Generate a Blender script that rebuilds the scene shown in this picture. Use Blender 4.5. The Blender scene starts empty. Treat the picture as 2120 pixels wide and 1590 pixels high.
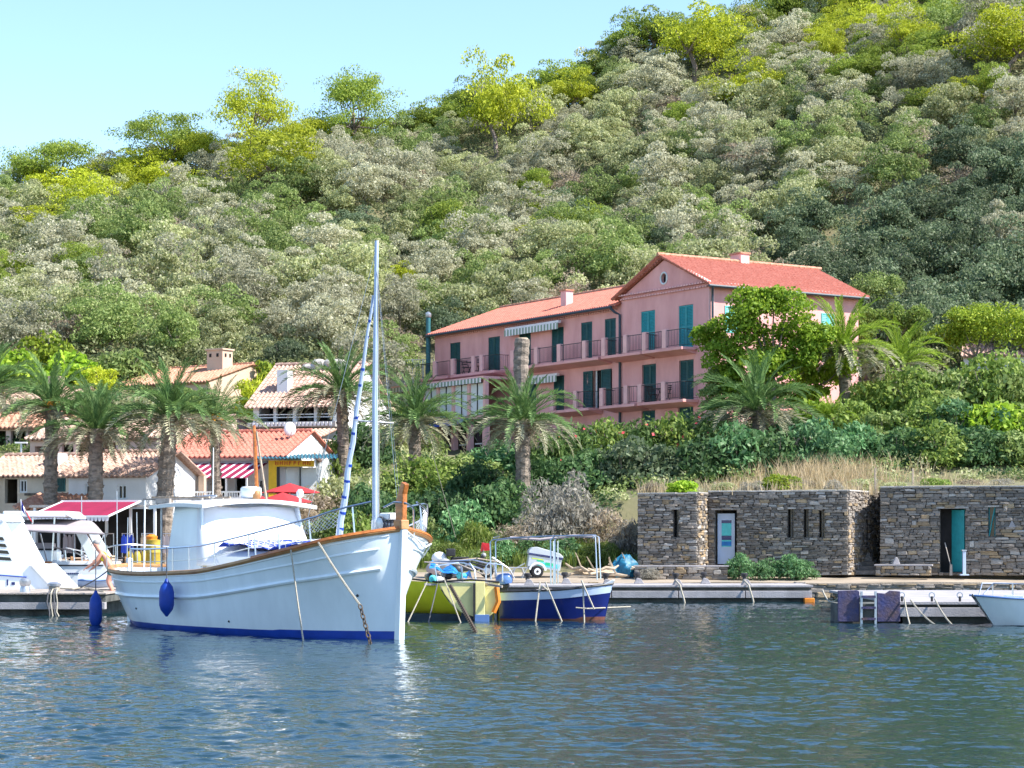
import bpy, bmesh, math, random
import numpy as np
from mathutils import Vector, Matrix

R = math.radians
SC = bpy.context.scene
COL = SC.collection
random.seed(7)
RNG = np.random.default_rng(11)

# ---------------------------------------------------------------- camera, sky, sun, exposure
FPX, CX, HOR, CH = 4300.0, 1060.0, 1110.0, 2.35      # measured from the photograph (2120 px wide)
cam_d = bpy.data.cameras.new('camera')
cam = bpy.data.objects.new('camera', cam_d)
COL.objects.link(cam)
cam.location = (0, 0, CH)
cam.rotation_euler = (R(90), 0, 0)
cam_d.sensor_width = 36.0
cam_d.lens = FPX / 2120 * 36.0
cam_d.shift_y = (HOR - 795) / 2120
cam_d.clip_start = 0.5
cam_d.clip_end = 3000
SC.camera = cam

SUN_DIR = Vector((0.89, -0.25, 0.96)).normalized()       # towards the sun: from the right, fairly high
sun_el = math.asin(SUN_DIR.z)
sun_az = math.atan2(SUN_DIR.x, SUN_DIR.y)             # clockwise from +Y
w = bpy.data.worlds.new('World')
SC.world = w
w.use_nodes = True
nt = w.node_tree
nt.nodes.clear()
sky = nt.nodes.new('ShaderNodeTexSky')
sky.sky_type = 'NISHITA'
sky.sun_disc = False
sky.sun_elevation = sun_el
sky.sun_rotation = sun_az
sky.air_density = 1.0
sky.dust_density = 0.1
sky.ozone_density = 3.5
bg = nt.nodes.new('ShaderNodeBackground')
bg.inputs['Strength'].default_value = 0.12
wo = nt.nodes.new('ShaderNodeOutputWorld')
nt.links.new(sky.outputs[0], bg.inputs[0])
nt.links.new(bg.outputs[0], wo.inputs[0])

sun_l = bpy.data.lights.new('sun', 'SUN')
sun_l.energy = 4.0
sun_l.angle = R(0.5)
sun_l.color = (1.0, 0.955, 0.87)
sun_o = bpy.data.objects.new('sun', sun_l)
COL.objects.link(sun_o)
sun_o.rotation_euler = SUN_DIR.to_track_quat('Z', 'Y').to_euler()
sun_o.location = (60, 0, 80)

SC.view_settings.view_transform = 'Standard'
SC.view_settings.look = 'None'
SC.view_settings.exposure = 1.38
SC.view_settings.gamma = 1.0
SC.view_settings.use_curve_mapping = False
SC.cycles.max_bounces = 6
SC.cycles.diffuse_bounces = 3
SC.cycles.glossy_bounces = 3
SC.cycles.transmission_bounces = 3
SC.cycles.transparent_max_bounces = 6

def P(px, py, Y):
    """the place seen at photo pixel (px, py) when it stands Y metres away"""
    return Vector(((px - CX) / FPX * Y, Y, CH + (HOR - py) / FPX * Y))

# ---------------------------------------------------------------- mesh helpers
class MB:
    def __init__(s):
        s.v, s.f = [], []
    def add(s, vs, fs):
        b = len(s.v)
        s.v.extend([tuple(x) for x in vs])
        s.f.extend([tuple(i + b for i in f) for f in fs])
        return s
    def box(s, x0, x1, y0, y1, z0, z1):
        vs = [(x0,y0,z0),(x1,y0,z0),(x1,y1,z0),(x0,y1,z0),(x0,y0,z1),(x1,y0,z1),(x1,y1,z1),(x0,y1,z1)]
        return s.add(vs, [(0,3,2,1),(4,5,6,7),(0,1,5,4),(1,2,6,5),(2,3,7,6),(3,0,4,7)])
    def bar(s, a, b, w, h=None, up=(0,0,1)):
        a, b = Vector(a), Vector(b); h = h or w
        d = (b - a).normalized(); u = Vector(up)
        if abs(d.dot(u)) > .98: u = Vector((1,0,0))
        x = d.cross(u).normalized(); y = x.cross(d).normalized()
        vs = []
        for p in (a, b):
            for sx, sy in ((-1,-1),(1,-1),(1,1),(-1,1)):
                vs.append(p + x*(sx*w/2) + y*(sy*h/2))
        return s.add(vs, [(3,2,1,0),(4,5,6,7),(0,1,5,4),(1,2,6,5),(2,3,7,6),(3,0,4,7)])
    def tube(s, pts, r, n=6, r2=None, cap=True):
        pts = [Vector(p) for p in pts]; m = len(pts)
        r2 = r if r2 is None else r2
        rs = r if isinstance(r, (list, tuple)) else [r + (r2-r)*i/max(1,m-1) for i in range(m)]
        vs = []; ref = None
        for i, p in enumerate(pts):
            d = (pts[min(i+1,m-1)] - pts[max(i-1,0)])
            d = d.normalized() if d.length > 1e-9 else Vector((0,0,1))
            if ref is None:
                ref = Vector((0,0,1)) if abs(d.z) < .9 else Vector((1,0,0))
            x = d.cross(ref)
            x = x.normalized() if x.length > 1e-6 else d.orthogonal().normalized()
            y = x.cross(d).normalized(); ref = y
            for k in range(n):
                a = 2*math.pi*k/n
                vs.append(p + x*(math.cos(a)*rs[i]) + y*(math.sin(a)*rs[i]))
        fs = []
        for i in range(m-1):
            for k in range(n):
                k2 = (k+1) % n
                fs.append((i*n+k, i*n+k2, (i+1)*n+k2, (i+1)*n+k))
        if cap:
            fs.append(tuple(range(n-1,-1,-1))); fs.append(tuple((m-1)*n+k for k in range(n)))
        return s.add(vs, fs)
    def lathe(s, prof, n=12, c=(0,0,0), sx=1, sy=1):
        vs = []
        for r, z in prof:
            for k in range(n):
                a = 2*math.pi*k/n
                vs.append((c[0]+math.cos(a)*r*sx, c[1]+math.sin(a)*r*sy, c[2]+z))
        m = len(prof); fs = []
        for i in range(m-1):
            for k in range(n):
                k2 = (k+1) % n
                fs.append((i*n+k, i*n+k2, (i+1)*n+k2, (i+1)*n+k))
        fs.append(tuple(range(n-1,-1,-1))); fs.append(tuple((m-1)*n+k for k in range(n)))
        return s.add(vs, fs)
    def ball(s, c, rx, ry=None, rz=None, n=10, m=6):
        ry = ry or rx; rz = rz or rx
        prof = [(max(1e-3, math.sin(math.pi*i/m)), -math.cos(math.pi*i/m)) for i in range(m+1)]
        vs = []
        for r, z in prof:
            for k in range(n):
                a = 2*math.pi*k/n
                vs.append((c[0]+math.cos(a)*r*rx, c[1]+math.sin(a)*r*ry, c[2]+z*rz))
        fs = []
        for i in range(m):
            for k in range(n):
                k2 = (k+1) % n
                fs.append((i*n+k, i*n+k2, (i+1)*n+k2, (i+1)*n+k))
        return s.add(vs, fs)
    def prism(s, poly, axis, a0, a1):
        """polygon in the two other axes pushed along axis ('x','y','z')"""
        n = len(poly); vs = []
        for a in (a0, a1):
            for p, q in poly:
                vs.append({'x': (a,p,q), 'y': (p,a,q), 'z': (p,q,a)}[axis])
        fs = [tuple(range(n)), tuple(range(2*n-1, n-1, -1))]
        for i in range(n):
            j = (i+1) % n
            fs.append((i, n+i, n+j, j))
        return s.add(vs, fs)
    def grid(s, rows, thick=0.0, close=False):
        """rows of equal length of points -> sheet (with thickness along -normal approx z when thick)"""
        m, n = len(rows), len(rows[0])
        vs = [p for r in rows for p in r]
        fs = [(i*n+k, i*n+k+1, (i+1)*n+k+1, (i+1)*n+k) for i in range(m-1) for k in range(n-1)]
        if thick:
            off = len(vs)
            vs = [Vector(p) for p in vs] + [Vector(p) - Vector((0,0,thick)) for p in vs]
            fs2 = [tuple(off+i for i in reversed(f)) for f in fs]
            ed = []
            for k in range(n-1):
                ed.append((k+1, k, off+k, off+k+1)); a = (m-1)*n
                ed.append((a+k, a+k+1, off+a+k+1, off+a+k))
            for i in range(m-1):
                ed.append((i*n, (i+1)*n, off+(i+1)*n, off+i*n)); b = n-1
                ed.append(((i+1)*n+b, i*n+b, off+i*n+b, off+(i+1)*n+b))
            fs = fs + fs2 + ed
        return s.add(vs, fs)
    def xf(s, M):
        s.v = [tuple(M @ Vector(p)) for p in s.v]; return s
    def mesh(s, name, m, smooth=False):
        me = bpy.data.meshes.new(name)
        me.from_pydata(s.v, [], s.f)
        bm = bmesh.new(); bm.from_mesh(me)
        bmesh.ops.recalc_face_normals(bm, faces=bm.faces[:])
        bm.to_mesh(me); bm.free()
        if smooth:
            me.polygons.foreach_set('use_smooth', [True]*len(me.polygons))
            try: me.set_sharp_from_angle(angle=R(42))
            except Exception: pass
        me.materials.append(MT[m] if isinstance(m, str) else m)
        me.update()
        return me
    def build(s, name, m, parent=None, smooth=False, bevel=0.0):
        o = link(name, s.mesh(name, m, smooth), parent)
        if bevel:
            b = o.modifiers.new('edge', 'BEVEL'); b.width = bevel; b.segments = 2; b.limit_method = 'ANGLE'
        return o

def link(name, me, parent=None, loc=None, rot=None, scale=None):
    o = bpy.data.objects.new(name, me)
    COL.objects.link(o)
    if parent is not None: o.parent = parent
    if loc is not None: o.location = loc
    if rot is not None: o.rotation_euler = rot
    if scale is not None: o.scale = scale if hasattr(scale, '__len__') else (scale,)*3
    return o

def np_mesh(name, V, F, m, smooth=False):
    V = np.asarray(V, np.float32); F = np.asarray(F, np.int32); k = F.shape[1]
    me = bpy.data.meshes.new(name)
    me.vertices.add(len(V)); me.vertices.foreach_set('co', V.ravel())
    me.loops.add(F.size); me.loops.foreach_set('vertex_index', F.ravel())
    me.polygons.add(len(F))
    me.polygons.foreach_set('loop_start', np.arange(0, F.size, k, dtype=np.int32))
    me.polygons.foreach_set('loop_total', np.full(len(F), k, np.int32))
    if smooth: me.polygons.foreach_set('use_smooth', np.ones(len(F), bool))
    me.update(calc_edges=True)
    me.materials.append(MT[m] if isinstance(m, str) else m)
    return me

def tag(o, label=None, cat=None, group=None, kind=None):
    if label: o['label'] = label
    if cat: o['category'] = cat
    if group: o['group'] = group
    if kind: o['kind'] = kind
    return o

def thing(name, label, cat, loc=(0,0,0), rz=0.0, group=None):
    o = bpy.data.objects.new(name, None)
    COL.objects.link(o)
    o.empty_display_size = .2
    o.location = loc; o.rotation_euler = (0, 0, rz)
    return tag(o, label, cat, group)

def copy_tree(o, parent=None):
    c = o.copy(); COL.objects.link(c); c.parent = parent
    for ch in o.children: copy_tree(ch, c)
    return c

# ---------------------------------------------------------------- materials
MT = {}
def mat(name, col, rough=.7, var=.18, scale=3.0, bump=0.0, bscale=20.0, metal=0.0, spec=.4, col2=None, stretch=None, objvar=0.0, detail=5.0, coat=0.0):
    m = bpy.data.materials.new(name); m.use_nodes = True
    nt = m.node_tree; N = nt.nodes; L = nt.links
    p = N['Principled BSDF']
    p.inputs['Roughness'].default_value = rough
    p.inputs['Metallic'].default_value = metal
    p.inputs['Specular IOR Level'].default_value = spec
    if coat: p.inputs['Coat Weight'].default_value = coat
    tc = N.new('ShaderNodeTexCoord')
    src = tc.outputs['Object']
    if stretch:
        mp = N.new('ShaderNodeMapping'); mp.inputs['Scale'].default_value = stretch
        L.new(src, mp.inputs['Vector']); src = mp.outputs[0]
    nz = N.new('ShaderNodeTexNoise'); nz.inputs['Scale'].default_value = scale
    nz.inputs['Detail'].default_value = detail; nz.inputs['Roughness'].default_value = .62
    L.new(src, nz.inputs['Vector'])
    rmp = N.new('ShaderNodeValToRGB')
    c2 = col2 or tuple(min(1, c*(1+var)) for c in col)
    c1 = col if col2 else tuple(c*(1-var) for c in col)
    rmp.color_ramp.elements[0].color = (*c1, 1); rmp.color_ramp.elements[0].position = .34
    rmp.color_ramp.elements[1].color = (*c2, 1); rmp.color_ramp.elements[1].position = .66
    L.new(nz.outputs['Fac'], rmp.inputs['Fac'])
    out = rmp.outputs['Color']
    if objvar:
        oi = N.new('ShaderNodeObjectInfo')
        mr = N.new('ShaderNodeMapRange'); mr.inputs['To Min'].default_value = 1-objvar; mr.inputs['To Max'].default_value = 1+objvar
        L.new(oi.outputs['Random'], mr.inputs['Value'])
        mx = N.new('ShaderNodeMix'); mx.data_type = 'RGBA'; mx.blend_type = 'MULTIPLY'; mx.inputs['Factor'].default_value = 1
        L.new(out, mx.inputs['A']); L.new(mr.outputs[0], mx.inputs['B']); out = mx.outputs['Result']
    L.new(out, p.inputs['Base Color'])
    if bump:
        n2 = N.new('ShaderNodeTexNoise'); n2.inputs['Scale'].default_value = bscale; n2.inputs['Detail'].default_value = 4
        L.new(src, n2.inputs['Vector'])
        b = N.new('ShaderNodeBump'); b.inputs['Strength'].default_value = bump; b.inputs['Distance'].default_value = .05
        L.new(n2.outputs['Fac'], b.inputs['Height']); L.new(b.outputs[0], p.inputs['Normal'])
    MT[name] = m
    return m

def leaf_mat(name, a, b, c=None, trans=.44, objvar=.24, rough=.6):
    """leaves: colour runs a..b from leaf to leaf, some leaves c, whole plants a little lighter or darker"""
    m = bpy.data.materials.new(name); m.use_nodes = True
    nt = m.node_tree; N = nt.nodes; L = nt.links
    N.remove(N['Principled BSDF'])
    out = N['Material Output']
    g = N.new('ShaderNodeNewGeometry')
    rmp = N.new('ShaderNodeValToRGB')
    e = rmp.color_ramp.elements
    e[0].color = (*a, 1); e[0].position = 0
    e[1].color = (*b, 1); e[1].position = .85
    if c:
        x = rmp.color_ramp.elements.new(1.0); x.color = (*c, 1)
    L.new(g.outputs['Random Per Island'], rmp.inputs['Fac'])
    oi = N.new('ShaderNodeObjectInfo')
    mr = N.new('ShaderNodeMapRange'); mr.inputs['To Min'].default_value = 1-objvar; mr.inputs['To Max'].default_value = 1+objvar
    L.new(oi.outputs['Random'], mr.inputs['Value'])
    mx = N.new('ShaderNodeMix'); mx.data_type = 'RGBA'; mx.blend_type = 'MULTIPLY'; mx.inputs['Factor'].default_value = 1
    L.new(rmp.outputs['Color'], mx.inputs['A']); L.new(mr.outputs[0], mx.inputs['B'])
    d = N.new('ShaderNodeBsdfPrincipled'); d.inputs['Roughness'].default_value = rough; d.inputs['Specular IOR Level'].default_value = .3
    t = N.new('ShaderNodeBsdfTranslucent')
    ms = N.new('ShaderNodeMixShader'); ms.inputs[0].default_value = trans
    L.new(mx.outputs['Result'], d.inputs['Base Color']); L.new(mx.outputs['Result'], t.inputs['Color'])
    L.new(d.outputs[0], ms.inputs[1]); L.new(t.outputs[0], ms.inputs[2]); L.new(ms.outputs[0], out.inputs['Surface'])
    MT[name] = m
    return m

mat('pink_wall', (.68,.315,.295), .85, .10, .8, .25, 30, col2=(.84,.43,.405), stretch=(1,1,.45), detail=9)
mat('pink_trim', (.82,.46,.43), .85, .08, 2, .15, 30)
mat('white_wall', (.68,.67,.66), .85, .07, 1.0, .2, 25, col2=(.79,.79,.80), stretch=(1,1,.5), detail=8)
mat('cream_wall', (.58,.42,.31), .85, .09, 1.2, .2, 25)
mat('rose_wall', (.58,.42,.36), .85, .12, 1.2, .2, 25)
mat('sand_wall', (.62,.54,.44), .85, .12, 1.2, .2, 25)
mat('tile_orange', (.40,.17,.10), .85, .30, 5, .3, 30, col2=(.58,.32,.22))
mat('tile_rose', (.34,.20,.155), .85, .3, 5, .3, 30, col2=(.56,.39,.31))
mat('tile_red', (.42,.125,.085), .85, .2, 4, .3, 30, col2=(.55,.205,.15))
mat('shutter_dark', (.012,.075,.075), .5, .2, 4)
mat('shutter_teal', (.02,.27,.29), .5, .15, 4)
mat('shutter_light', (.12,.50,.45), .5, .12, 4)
mat('glass_dark', (.012,.014,.018), .12, .4, 2, spec=.5)
mat('interior_dark', (.02,.018,.018), .9, .4, 2)
mat('curtain_white', (.72,.74,.74), .8, .06, 3)
mat('iron_dark', (.03,.028,.03), .5, .2, 6)
mat('pipe_dark', (.035,.055,.075), .5, .2, 6)
mat('pipe_teal', (.03,.14,.16), .5, .2, 6)
mat('steel', (.62,.64,.68), .28, .05, 8, metal=1.0)
mat('galvanised', (.48,.50,.54), .42, .15, 8, metal=.8)
mat('white_paint', (.80,.80,.80), .4, .03, 3, spec=.5)
mat('gel_white', (.80,.81,.82), .22, .025, .8, spec=.5, coat=.3)
mat('hull_white', (.75,.81,.85), .28, .04, 1.6, .04, 6, spec=.5, coat=.25, col2=(.83,.89,.93), stretch=(1.6,1.6,.35), detail=9)
mat('boot_blue', (.012,.055,.36), .4, .15, 3)
mat('fender_blue', (.008,.05,.34), .5, .15, 5)
mat('canvas_white', (.86,.86,.86), .85, .04, 1.5, .12, 3)
mat('canvas_grey', (.36,.31,.32), .85, .06, 1.5, .15, 4)
mat('canvas_blue', (.02,.06,.45), .8, .15, 3, .2, 5)
mat('tarp_blue', (.02,.20,.55), .5, .25, 3, .4, 6)
mat('tarp_teal', (.008,.09,.15), .5, .5, 4, .5, 6, col2=(.02,.20,.34))
mat('wood_varnish', (.42,.135,.03), .35, .35, 2.2, .1, 30, stretch=(1,6,6), coat=.2)
mat('wood_rail', (.33,.15,.06), .5, .4, 2.5, .2, 30, col2=(.50,.27,.11))
mat('wood_grey', (.36,.31,.27), .85, .3, 3, .3, 25)
mat('driftwood', (.42,.33,.24), .85, .3, 5, .4, 25, objvar=.2)
mat('rope', (.40,.36,.29), .9, .25, 30, .4, 60)
mat('rope_dark', (.10,.10,.11), .9, .3, 30)
mat('chain', (.10,.075,.055), .7, .4, 30, .3, 60, metal=.3)
mat('concrete', (.36,.34,.32), .88, .18, 1.8, .35, 22)
mat('concrete_pale', (.28,.265,.27), .88, .14, 1.4, .3, 22, col2=(.42,.39,.40), detail=9)
mat('concrete_dark', (.10,.10,.09), .9, .4, 2, .4, 15)
mat('path', (.26,.21,.155), .92, .16, .5, .4, 18, col2=(.42,.34,.26), detail=9)
mat('rubber', (.018,.018,.02), .75, .3, 8)
mat('black_plastic', (.02,.021,.024), .5, .3, 6)
mat('grey_plastic', (.32,.33,.35), .5, .1, 6)
mat('rust_blue', (.035,.045,.15), .65, .3, 2.2, .35, 14, col2=(.10,.065,.075), detail=9)
mat('yellow_paint', (.78,.47,.02), .6, .1, 4)
mat('hull_yellow', (.80,.76,.03), .3, .1, 1.4, coat=.2)
mat('hull_cream', (.82,.72,.30), .35, .1, 1.6, coat=.2)
mat('hull_navy', (.008,.016,.13), .25, .15, 2, coat=.3)
mat('hull_greyblue', (.46,.55,.72), .3, .06, 2, coat=.2)
mat('antifoul_dark', (.015,.03,.045), .6, .4, 3)
mat('antifoul_red', (.14,.05,.035), .7, .4, 3)
mat('motor_blue', (.10,.19,.42), .3, .08, 3, coat=.3)
mat('awning_magenta', (.26,.010,.05), .8, .1, 2, .15, 5)
mat('awning_red', (.46,.03,.035), .8, .1, 2, .15, 5)
mat('awning_white', (.78,.72,.74), .8, .05, 2)
mat('awning_green', (.24,.32,.25), .8, .05, 2)
mat('teal_sheet', (.02,.13,.19), .5, .2, 6)
mat('skin', (.56,.27,.19), .55, .08, 6)
mat('hair_grey', (.30,.29,.28), .8, .3, 40)
mat('cloth_yellow', (.72,.62,.02), .8, .15, 6)
mat('cloth_shorts', (.05,.17,.17), .8, .2, 6)
mat('flag_blue', (.01,.02,.30), .8, .05, 5)
mat('flag_red', (.62,.03,.04), .8, .05, 5)
mat('bark_palm', (.23,.185,.15), .95, .45, 4, .8, 12, stretch=(1,1,2.2))
mat('bark', (.17,.14,.115), .95, .35, 5, .6, 15)
mat('bark_pine', (.22,.17,.15), .95, .35, 3, .5, 15)
mat('stone', (.25,.215,.185), .92, .32, 5, .5, 18, objvar=.42)
mat('stone_ochre', (.36,.265,.165), .92, .3, 5, .5, 18, objvar=.3)
mat('stone_pale', (.40,.365,.33), .92, .2, 5, .4, 18, objvar=.25)
mat('stone_core', (.11,.095,.08), .95, .4, 6, .5, 20)
mat('earth', (.20,.17,.10), .95, .3, .35, .4, 5, col2=(.13,.14,.06))
mat('seabed', (.03,.05,.05), .9, .2, 1)
mat('dates_orange', (.70,.30,.02), .7, .3, 10)
mat('flower_pink', (.62,.05,.07), .7, .3, 20)
mat('trailer_silver', (.55,.57,.60), .35, .06, 3, metal=.35)
mat('sticker_green', (.02,.46,.22), .5, .1, 4)
mat('sticker_cyan', (.10,.58,.58), .5, .1, 4)
mat('sticker_lime', (.55,.66,.08), .5, .1, 4)
mat('terracotta', (.55,.19,.10), .8, .1, 6)
mat('barrel_yellow', (.42,.30,.04), .6, .2, 5)
mat('orange_paint', (.70,.22,.02), .6, .2, 5)
mat('sign_red', (.50,.05,.02), .7, .1, 5)

leaf_mat('leaf_olive', (.24,.28,.10), (.50,.51,.27), (.60,.58,.38))
leaf_mat('leaf_grey', (.29,.295,.17), (.56,.54,.38), (.63,.60,.46))
leaf_mat('leaf_mid', (.12,.19,.04), (.32,.40,.13), (.42,.46,.19))
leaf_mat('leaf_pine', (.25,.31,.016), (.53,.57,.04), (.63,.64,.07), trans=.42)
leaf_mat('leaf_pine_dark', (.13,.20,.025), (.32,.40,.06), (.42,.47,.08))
leaf_mat('leaf_oak', (.055,.095,.045), (.19,.245,.13), (.33,.36,.24), objvar=.25)  # dark oak green; its darkness also stands for shade on the right slope
leaf_mat('leaf_scrub_shade', (.10,.125,.05), (.29,.32,.14), (.42,.43,.24), objvar=.0)  # darker leaves, so gaps between the crowns read as shadow
leaf_mat('leaf_brown', (0.260,0.202,0.137), (0.468,0.390,0.286), (0.520,0.429,0.351))
leaf_mat('leaf_bright', (.16,.29,.02), (.38,.54,.045), (.52,.63,.08), trans=.46)
leaf_mat('leaf_umbrella', (.15,.23,.018), (.36,.45,.04), (.46,.49,.05), trans=.38)
leaf_mat('leaf_hedge', (.10,.17,.03), (.29,.39,.08), (.40,.46,.13))
leaf_mat('leaf_oleander', (.05,.11,.025), (.17,.27,.07), (.28,.35,.13))
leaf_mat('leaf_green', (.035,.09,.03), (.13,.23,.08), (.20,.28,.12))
leaf_mat('leaf_silver', (.20,.19,.155), (.40,.37,.31), (.46,.42,.36))
leaf_mat('leaf_reed', (.10,.16,.02), (.27,.33,.07), (.38,.38,.16), trans=.4)
leaf_mat('leaf_lush', (.05,.15,.05), (.20,.37,.15), (.32,.45,.24), trans=.35)
leaf_mat('grass_dry', (.42,.32,.17), (.66,.53,.33), (.56,.44,.32), trans=.3)
leaf_mat('frond_green', (.06,.13,.035), (.17,.28,.085), (.26,.36,.12), trans=.3, objvar=.3)
leaf_mat('frond_lime', (.14,.24,.02), (.32,.44,.05), (.38,.47,.08), trans=.4, objvar=.2)
leaf_mat('frond_old_sunlit', (.20,.21,.12), (.40,.38,.25), (.48,.44,.32), trans=.25, objvar=.25)  # dry grey beige; the paleness also carries sunlight on lower frond undersides
leaf_mat('frond_dead', (.26,.185,.11), (.40,.31,.20), (.45,.37,.26), trans=.2, objvar=.25)
# ---------------------------------------------------------------- terrain
def zpx(py, Y): return CH + (HOR - py) / FPX * Y
_R = lambda py, Y: [(Y, zpx(py, Y)), (Y+35, zpx(py, Y)-7), (Y+130, zpx(py, Y)-40)]
TCOL = [
 (-2600, [(79,-2),(83,.9),(94,1.2),(104,6),(115,9),(130,13)] + _R(560,190)),
 (-500,  [(79,-2),(83,.9),(94,1.2),(104,6),(115,9),(130,13)] + _R(470,192)),
 (0,     [(79,-2),(83,.9),(95,1.2),(103,5.6),(113,8.5),(128,13)] + _R(432,195)),
 (350,   [(79,-2),(83,.9),(97,1.3),(104,4.6),(113,8.5),(128,13)] + _R(385,196)),
 (680,   [(79,-2),(83,.9),(86,1.6),(96,3.6),(106,6.2),(118,8),(130,13)] + _R(322,198)),
 (850,   [(79,-2),(83,.95),(86,1.7),(93,3.8),(103,6),(116,7),(128,7.6),(136,13.6)] + _R(295,200)),
 (1000,  [(79,-2),(83,1),(86,1.9),(92,4),(100,5.8),(110,6.6),(124,7),(137,13.5)] + _R(268,203)),
 (1150,  [(79,-2),(83,1),(86,2.2),(92,4.3),(100,6),(110,6.6),(125,7),(136,13.5)] + _R(232,206)),
 (1320,  [(79,-2),(83,1),(85.8,1.2),(87,4),(93,4.8),(100,6.2),(108,6.8),(125,7.5),(135,13)] + _R(172,209)),
 (1480,  [(79,-2),(83,1),(85.8,1.2),(87,4.05),(92,4.9),(100,6.6),(108,8),(120,9.5),(132,13)] + _R(122,212)),
 (1700,  [(79,-2),(83,1),(85.8,1.2),(87,4.1),(91,5),(98,6.6),(107,9),(118,10),(130,13)] + _R(15,216)),
 (2120,  [(79,-2),(83,1),(85.8,1.2),(87,4.1),(91,5),(98,7.2),(107,10.4),(120,11.5),(130,14)] + _R(-170,222)),
 (3200,  [(79,-2),(83,1),(85.8,1.2),(87,4.1),(91,5),(98,7.2),(107,10.4),(120,12),(130,16)] + _R(-480,230)),
]
_TX = np.array([c[0] for c in TCOL], float)
def ground(X, Y):
    X = np.asarray(X, float); Y = np.asarray(Y, float)
    px = CX + FPX * X / np.maximum(Y, 1)
    px = np.clip(px, _TX[0], _TX[-1] - 1e-3)
    zs = np.stack([np.interp(Y, [q[0] for q in c[1]], [q[1] for q in c[1]]) for c in TCOL])
    i = np.clip(np.searchsorted(_TX, px, side='right') - 1, 0, len(_TX)-2)
    t = (px - _TX[i]) / (_TX[i+1] - _TX[i])
    t = t*t*(3-2*t)*.5 + t*.5
    if zs.ndim == 1:
        z = zs[i]*(1-t) + zs[i+1]*t
    else:
        idx = np.arange(zs.shape[1])
        z = zs[i, idx]*(1-t) + zs[i+1, idx]*t
    hill = np.clip((Y-132)/25, 0, 1)
    z = z + hill * (1.1*np.sin(X*.11+.7)*np.cos(Y*.09) + .7*np.sin(X*.23+Y*.17))
    return z
def gz(X, Y): return float(ground(np.array([X]), np.array([Y]))[0])

xs = np.concatenate([np.arange(-190, -40, 5), np.arange(-40, 60, 1.25), np.arange(60, 211, 5)])
ys = np.concatenate([np.arange(78, 140, 1.0), np.arange(140, 362, 3)])
GX, GY = np.meshgrid(xs, ys)
GZ = ground(GX.ravel(), GY.ravel())
n = len(xs)
ii, jj = np.meshgrid(np.arange(len(ys)-1), np.arange(n-1), indexing='ij')
q = (ii*n + jj).ravel()
F = np.stack([q, q+1, q+n+1, q+n], 1)
o = link('terrain', np_mesh('terrain', np.stack([GX.ravel(), GY.ravel(), GZ], 1), F, 'earth', True))
tag(o, 'dry earth slope of the hill under the trees', kind='structure')

MB().add([(-900,-300,-2.2),(900,-300,-2.2),(900,900,-2.2),(-900,900,-2.2)], [(0,1,2,3)]).build('seabed', 'seabed')
tag(bpy.data.objects['seabed'], 'dark ground below the water', kind='structure')

# ---------------------------------------------------------------- water
def water_mat():
    m = bpy.data.materials.new('water'); m.use_nodes = True
    nt = m.node_tree; N = nt.nodes; L = nt.links
    p = N['Principled BSDF']
    p.inputs['Base Color'].default_value = (.008, .030, .038, 1)
    p.inputs['Roughness'].default_value = .015
    p.inputs['IOR'].default_value = 1.33
    p.inputs['Specular IOR Level'].default_value = .5
    tc = N.new('ShaderNodeTexCoord')
    last = None
    for sc, st, stre, rot in (((7.0,8.5,1), .6, .02, .12),):
        mp = N.new('ShaderNodeMapping'); mp.inputs['Scale'].default_value = sc; mp.inputs['Rotation'].default_value = (0,0,rot)
        nz = N.new('ShaderNodeTexNoise'); nz.inputs['Scale'].default_value = 1.0; nz.inputs['Detail'].default_value = 2.5; nz.inputs['Roughness'].default_value = .5
        L.new(tc.outputs['Object'], mp.inputs['Vector']); L.new(mp.outputs[0], nz.inputs['Vector'])
        b = N.new('ShaderNodeBump'); b.inputs['Strength'].default_value = st; b.inputs['Distance'].default_value = stre
        L.new(nz.outputs['Fac'], b.inputs['Height'])
        if last: L.new(last, b.inputs['Normal'])
        last = b.outputs[0]
    L.new(last, p.inputs['Normal'])
    MT['water'] = m
water_mat()
wx = np.concatenate([np.linspace(-400,-24,10)[:-1], np.arange(-24,-9,.14), np.arange(-9,9,.055), np.arange(9,24,.14), np.linspace(24,400,10)])
wy = np.concatenate([np.linspace(-200,14,8)[:-1], np.arange(14,18,.12), np.arange(18,38,.052), np.arange(38,56,.11), np.arange(56,79.6,.2)])
WX, WY = np.meshgrid(wx, wy)
WZ = np.zeros_like(WX)
for k in range(60):
    lam = .20 * (4.0 ** RNG.random()) if k < 48 else RNG.uniform(1.5, 4)
    th = R(90) + RNG.normal(0, .62)
    kk = 2*np.pi/lam
    slope = .027 if k < 48 else .012
    WZ += slope/kk * np.sin(kk*(WX*math.cos(th)+WY*math.sin(th)) + RNG.random()*6.28)
# puffs of wind ruffle some patches more than others
gust = .85 + .30*np.sin(WX*.21+1.3*np.sin(WY*.13))*np.sin(WY*.17+.8)
WZ *= gust
n = len(wx)
ii, jj = np.meshgrid(np.arange(len(wy)-1), np.arange(n-1), indexing='ij')
q = (ii*n + jj).ravel()
o = link('water', np_mesh('water', np.stack([WX.ravel(), WY.ravel(), WZ.ravel()], 1), np.stack([q, q+1, q+n+1, q+n], 1), 'water', True))
tag(o, 'rippled green blue harbour water in the foreground', kind='structure')

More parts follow.
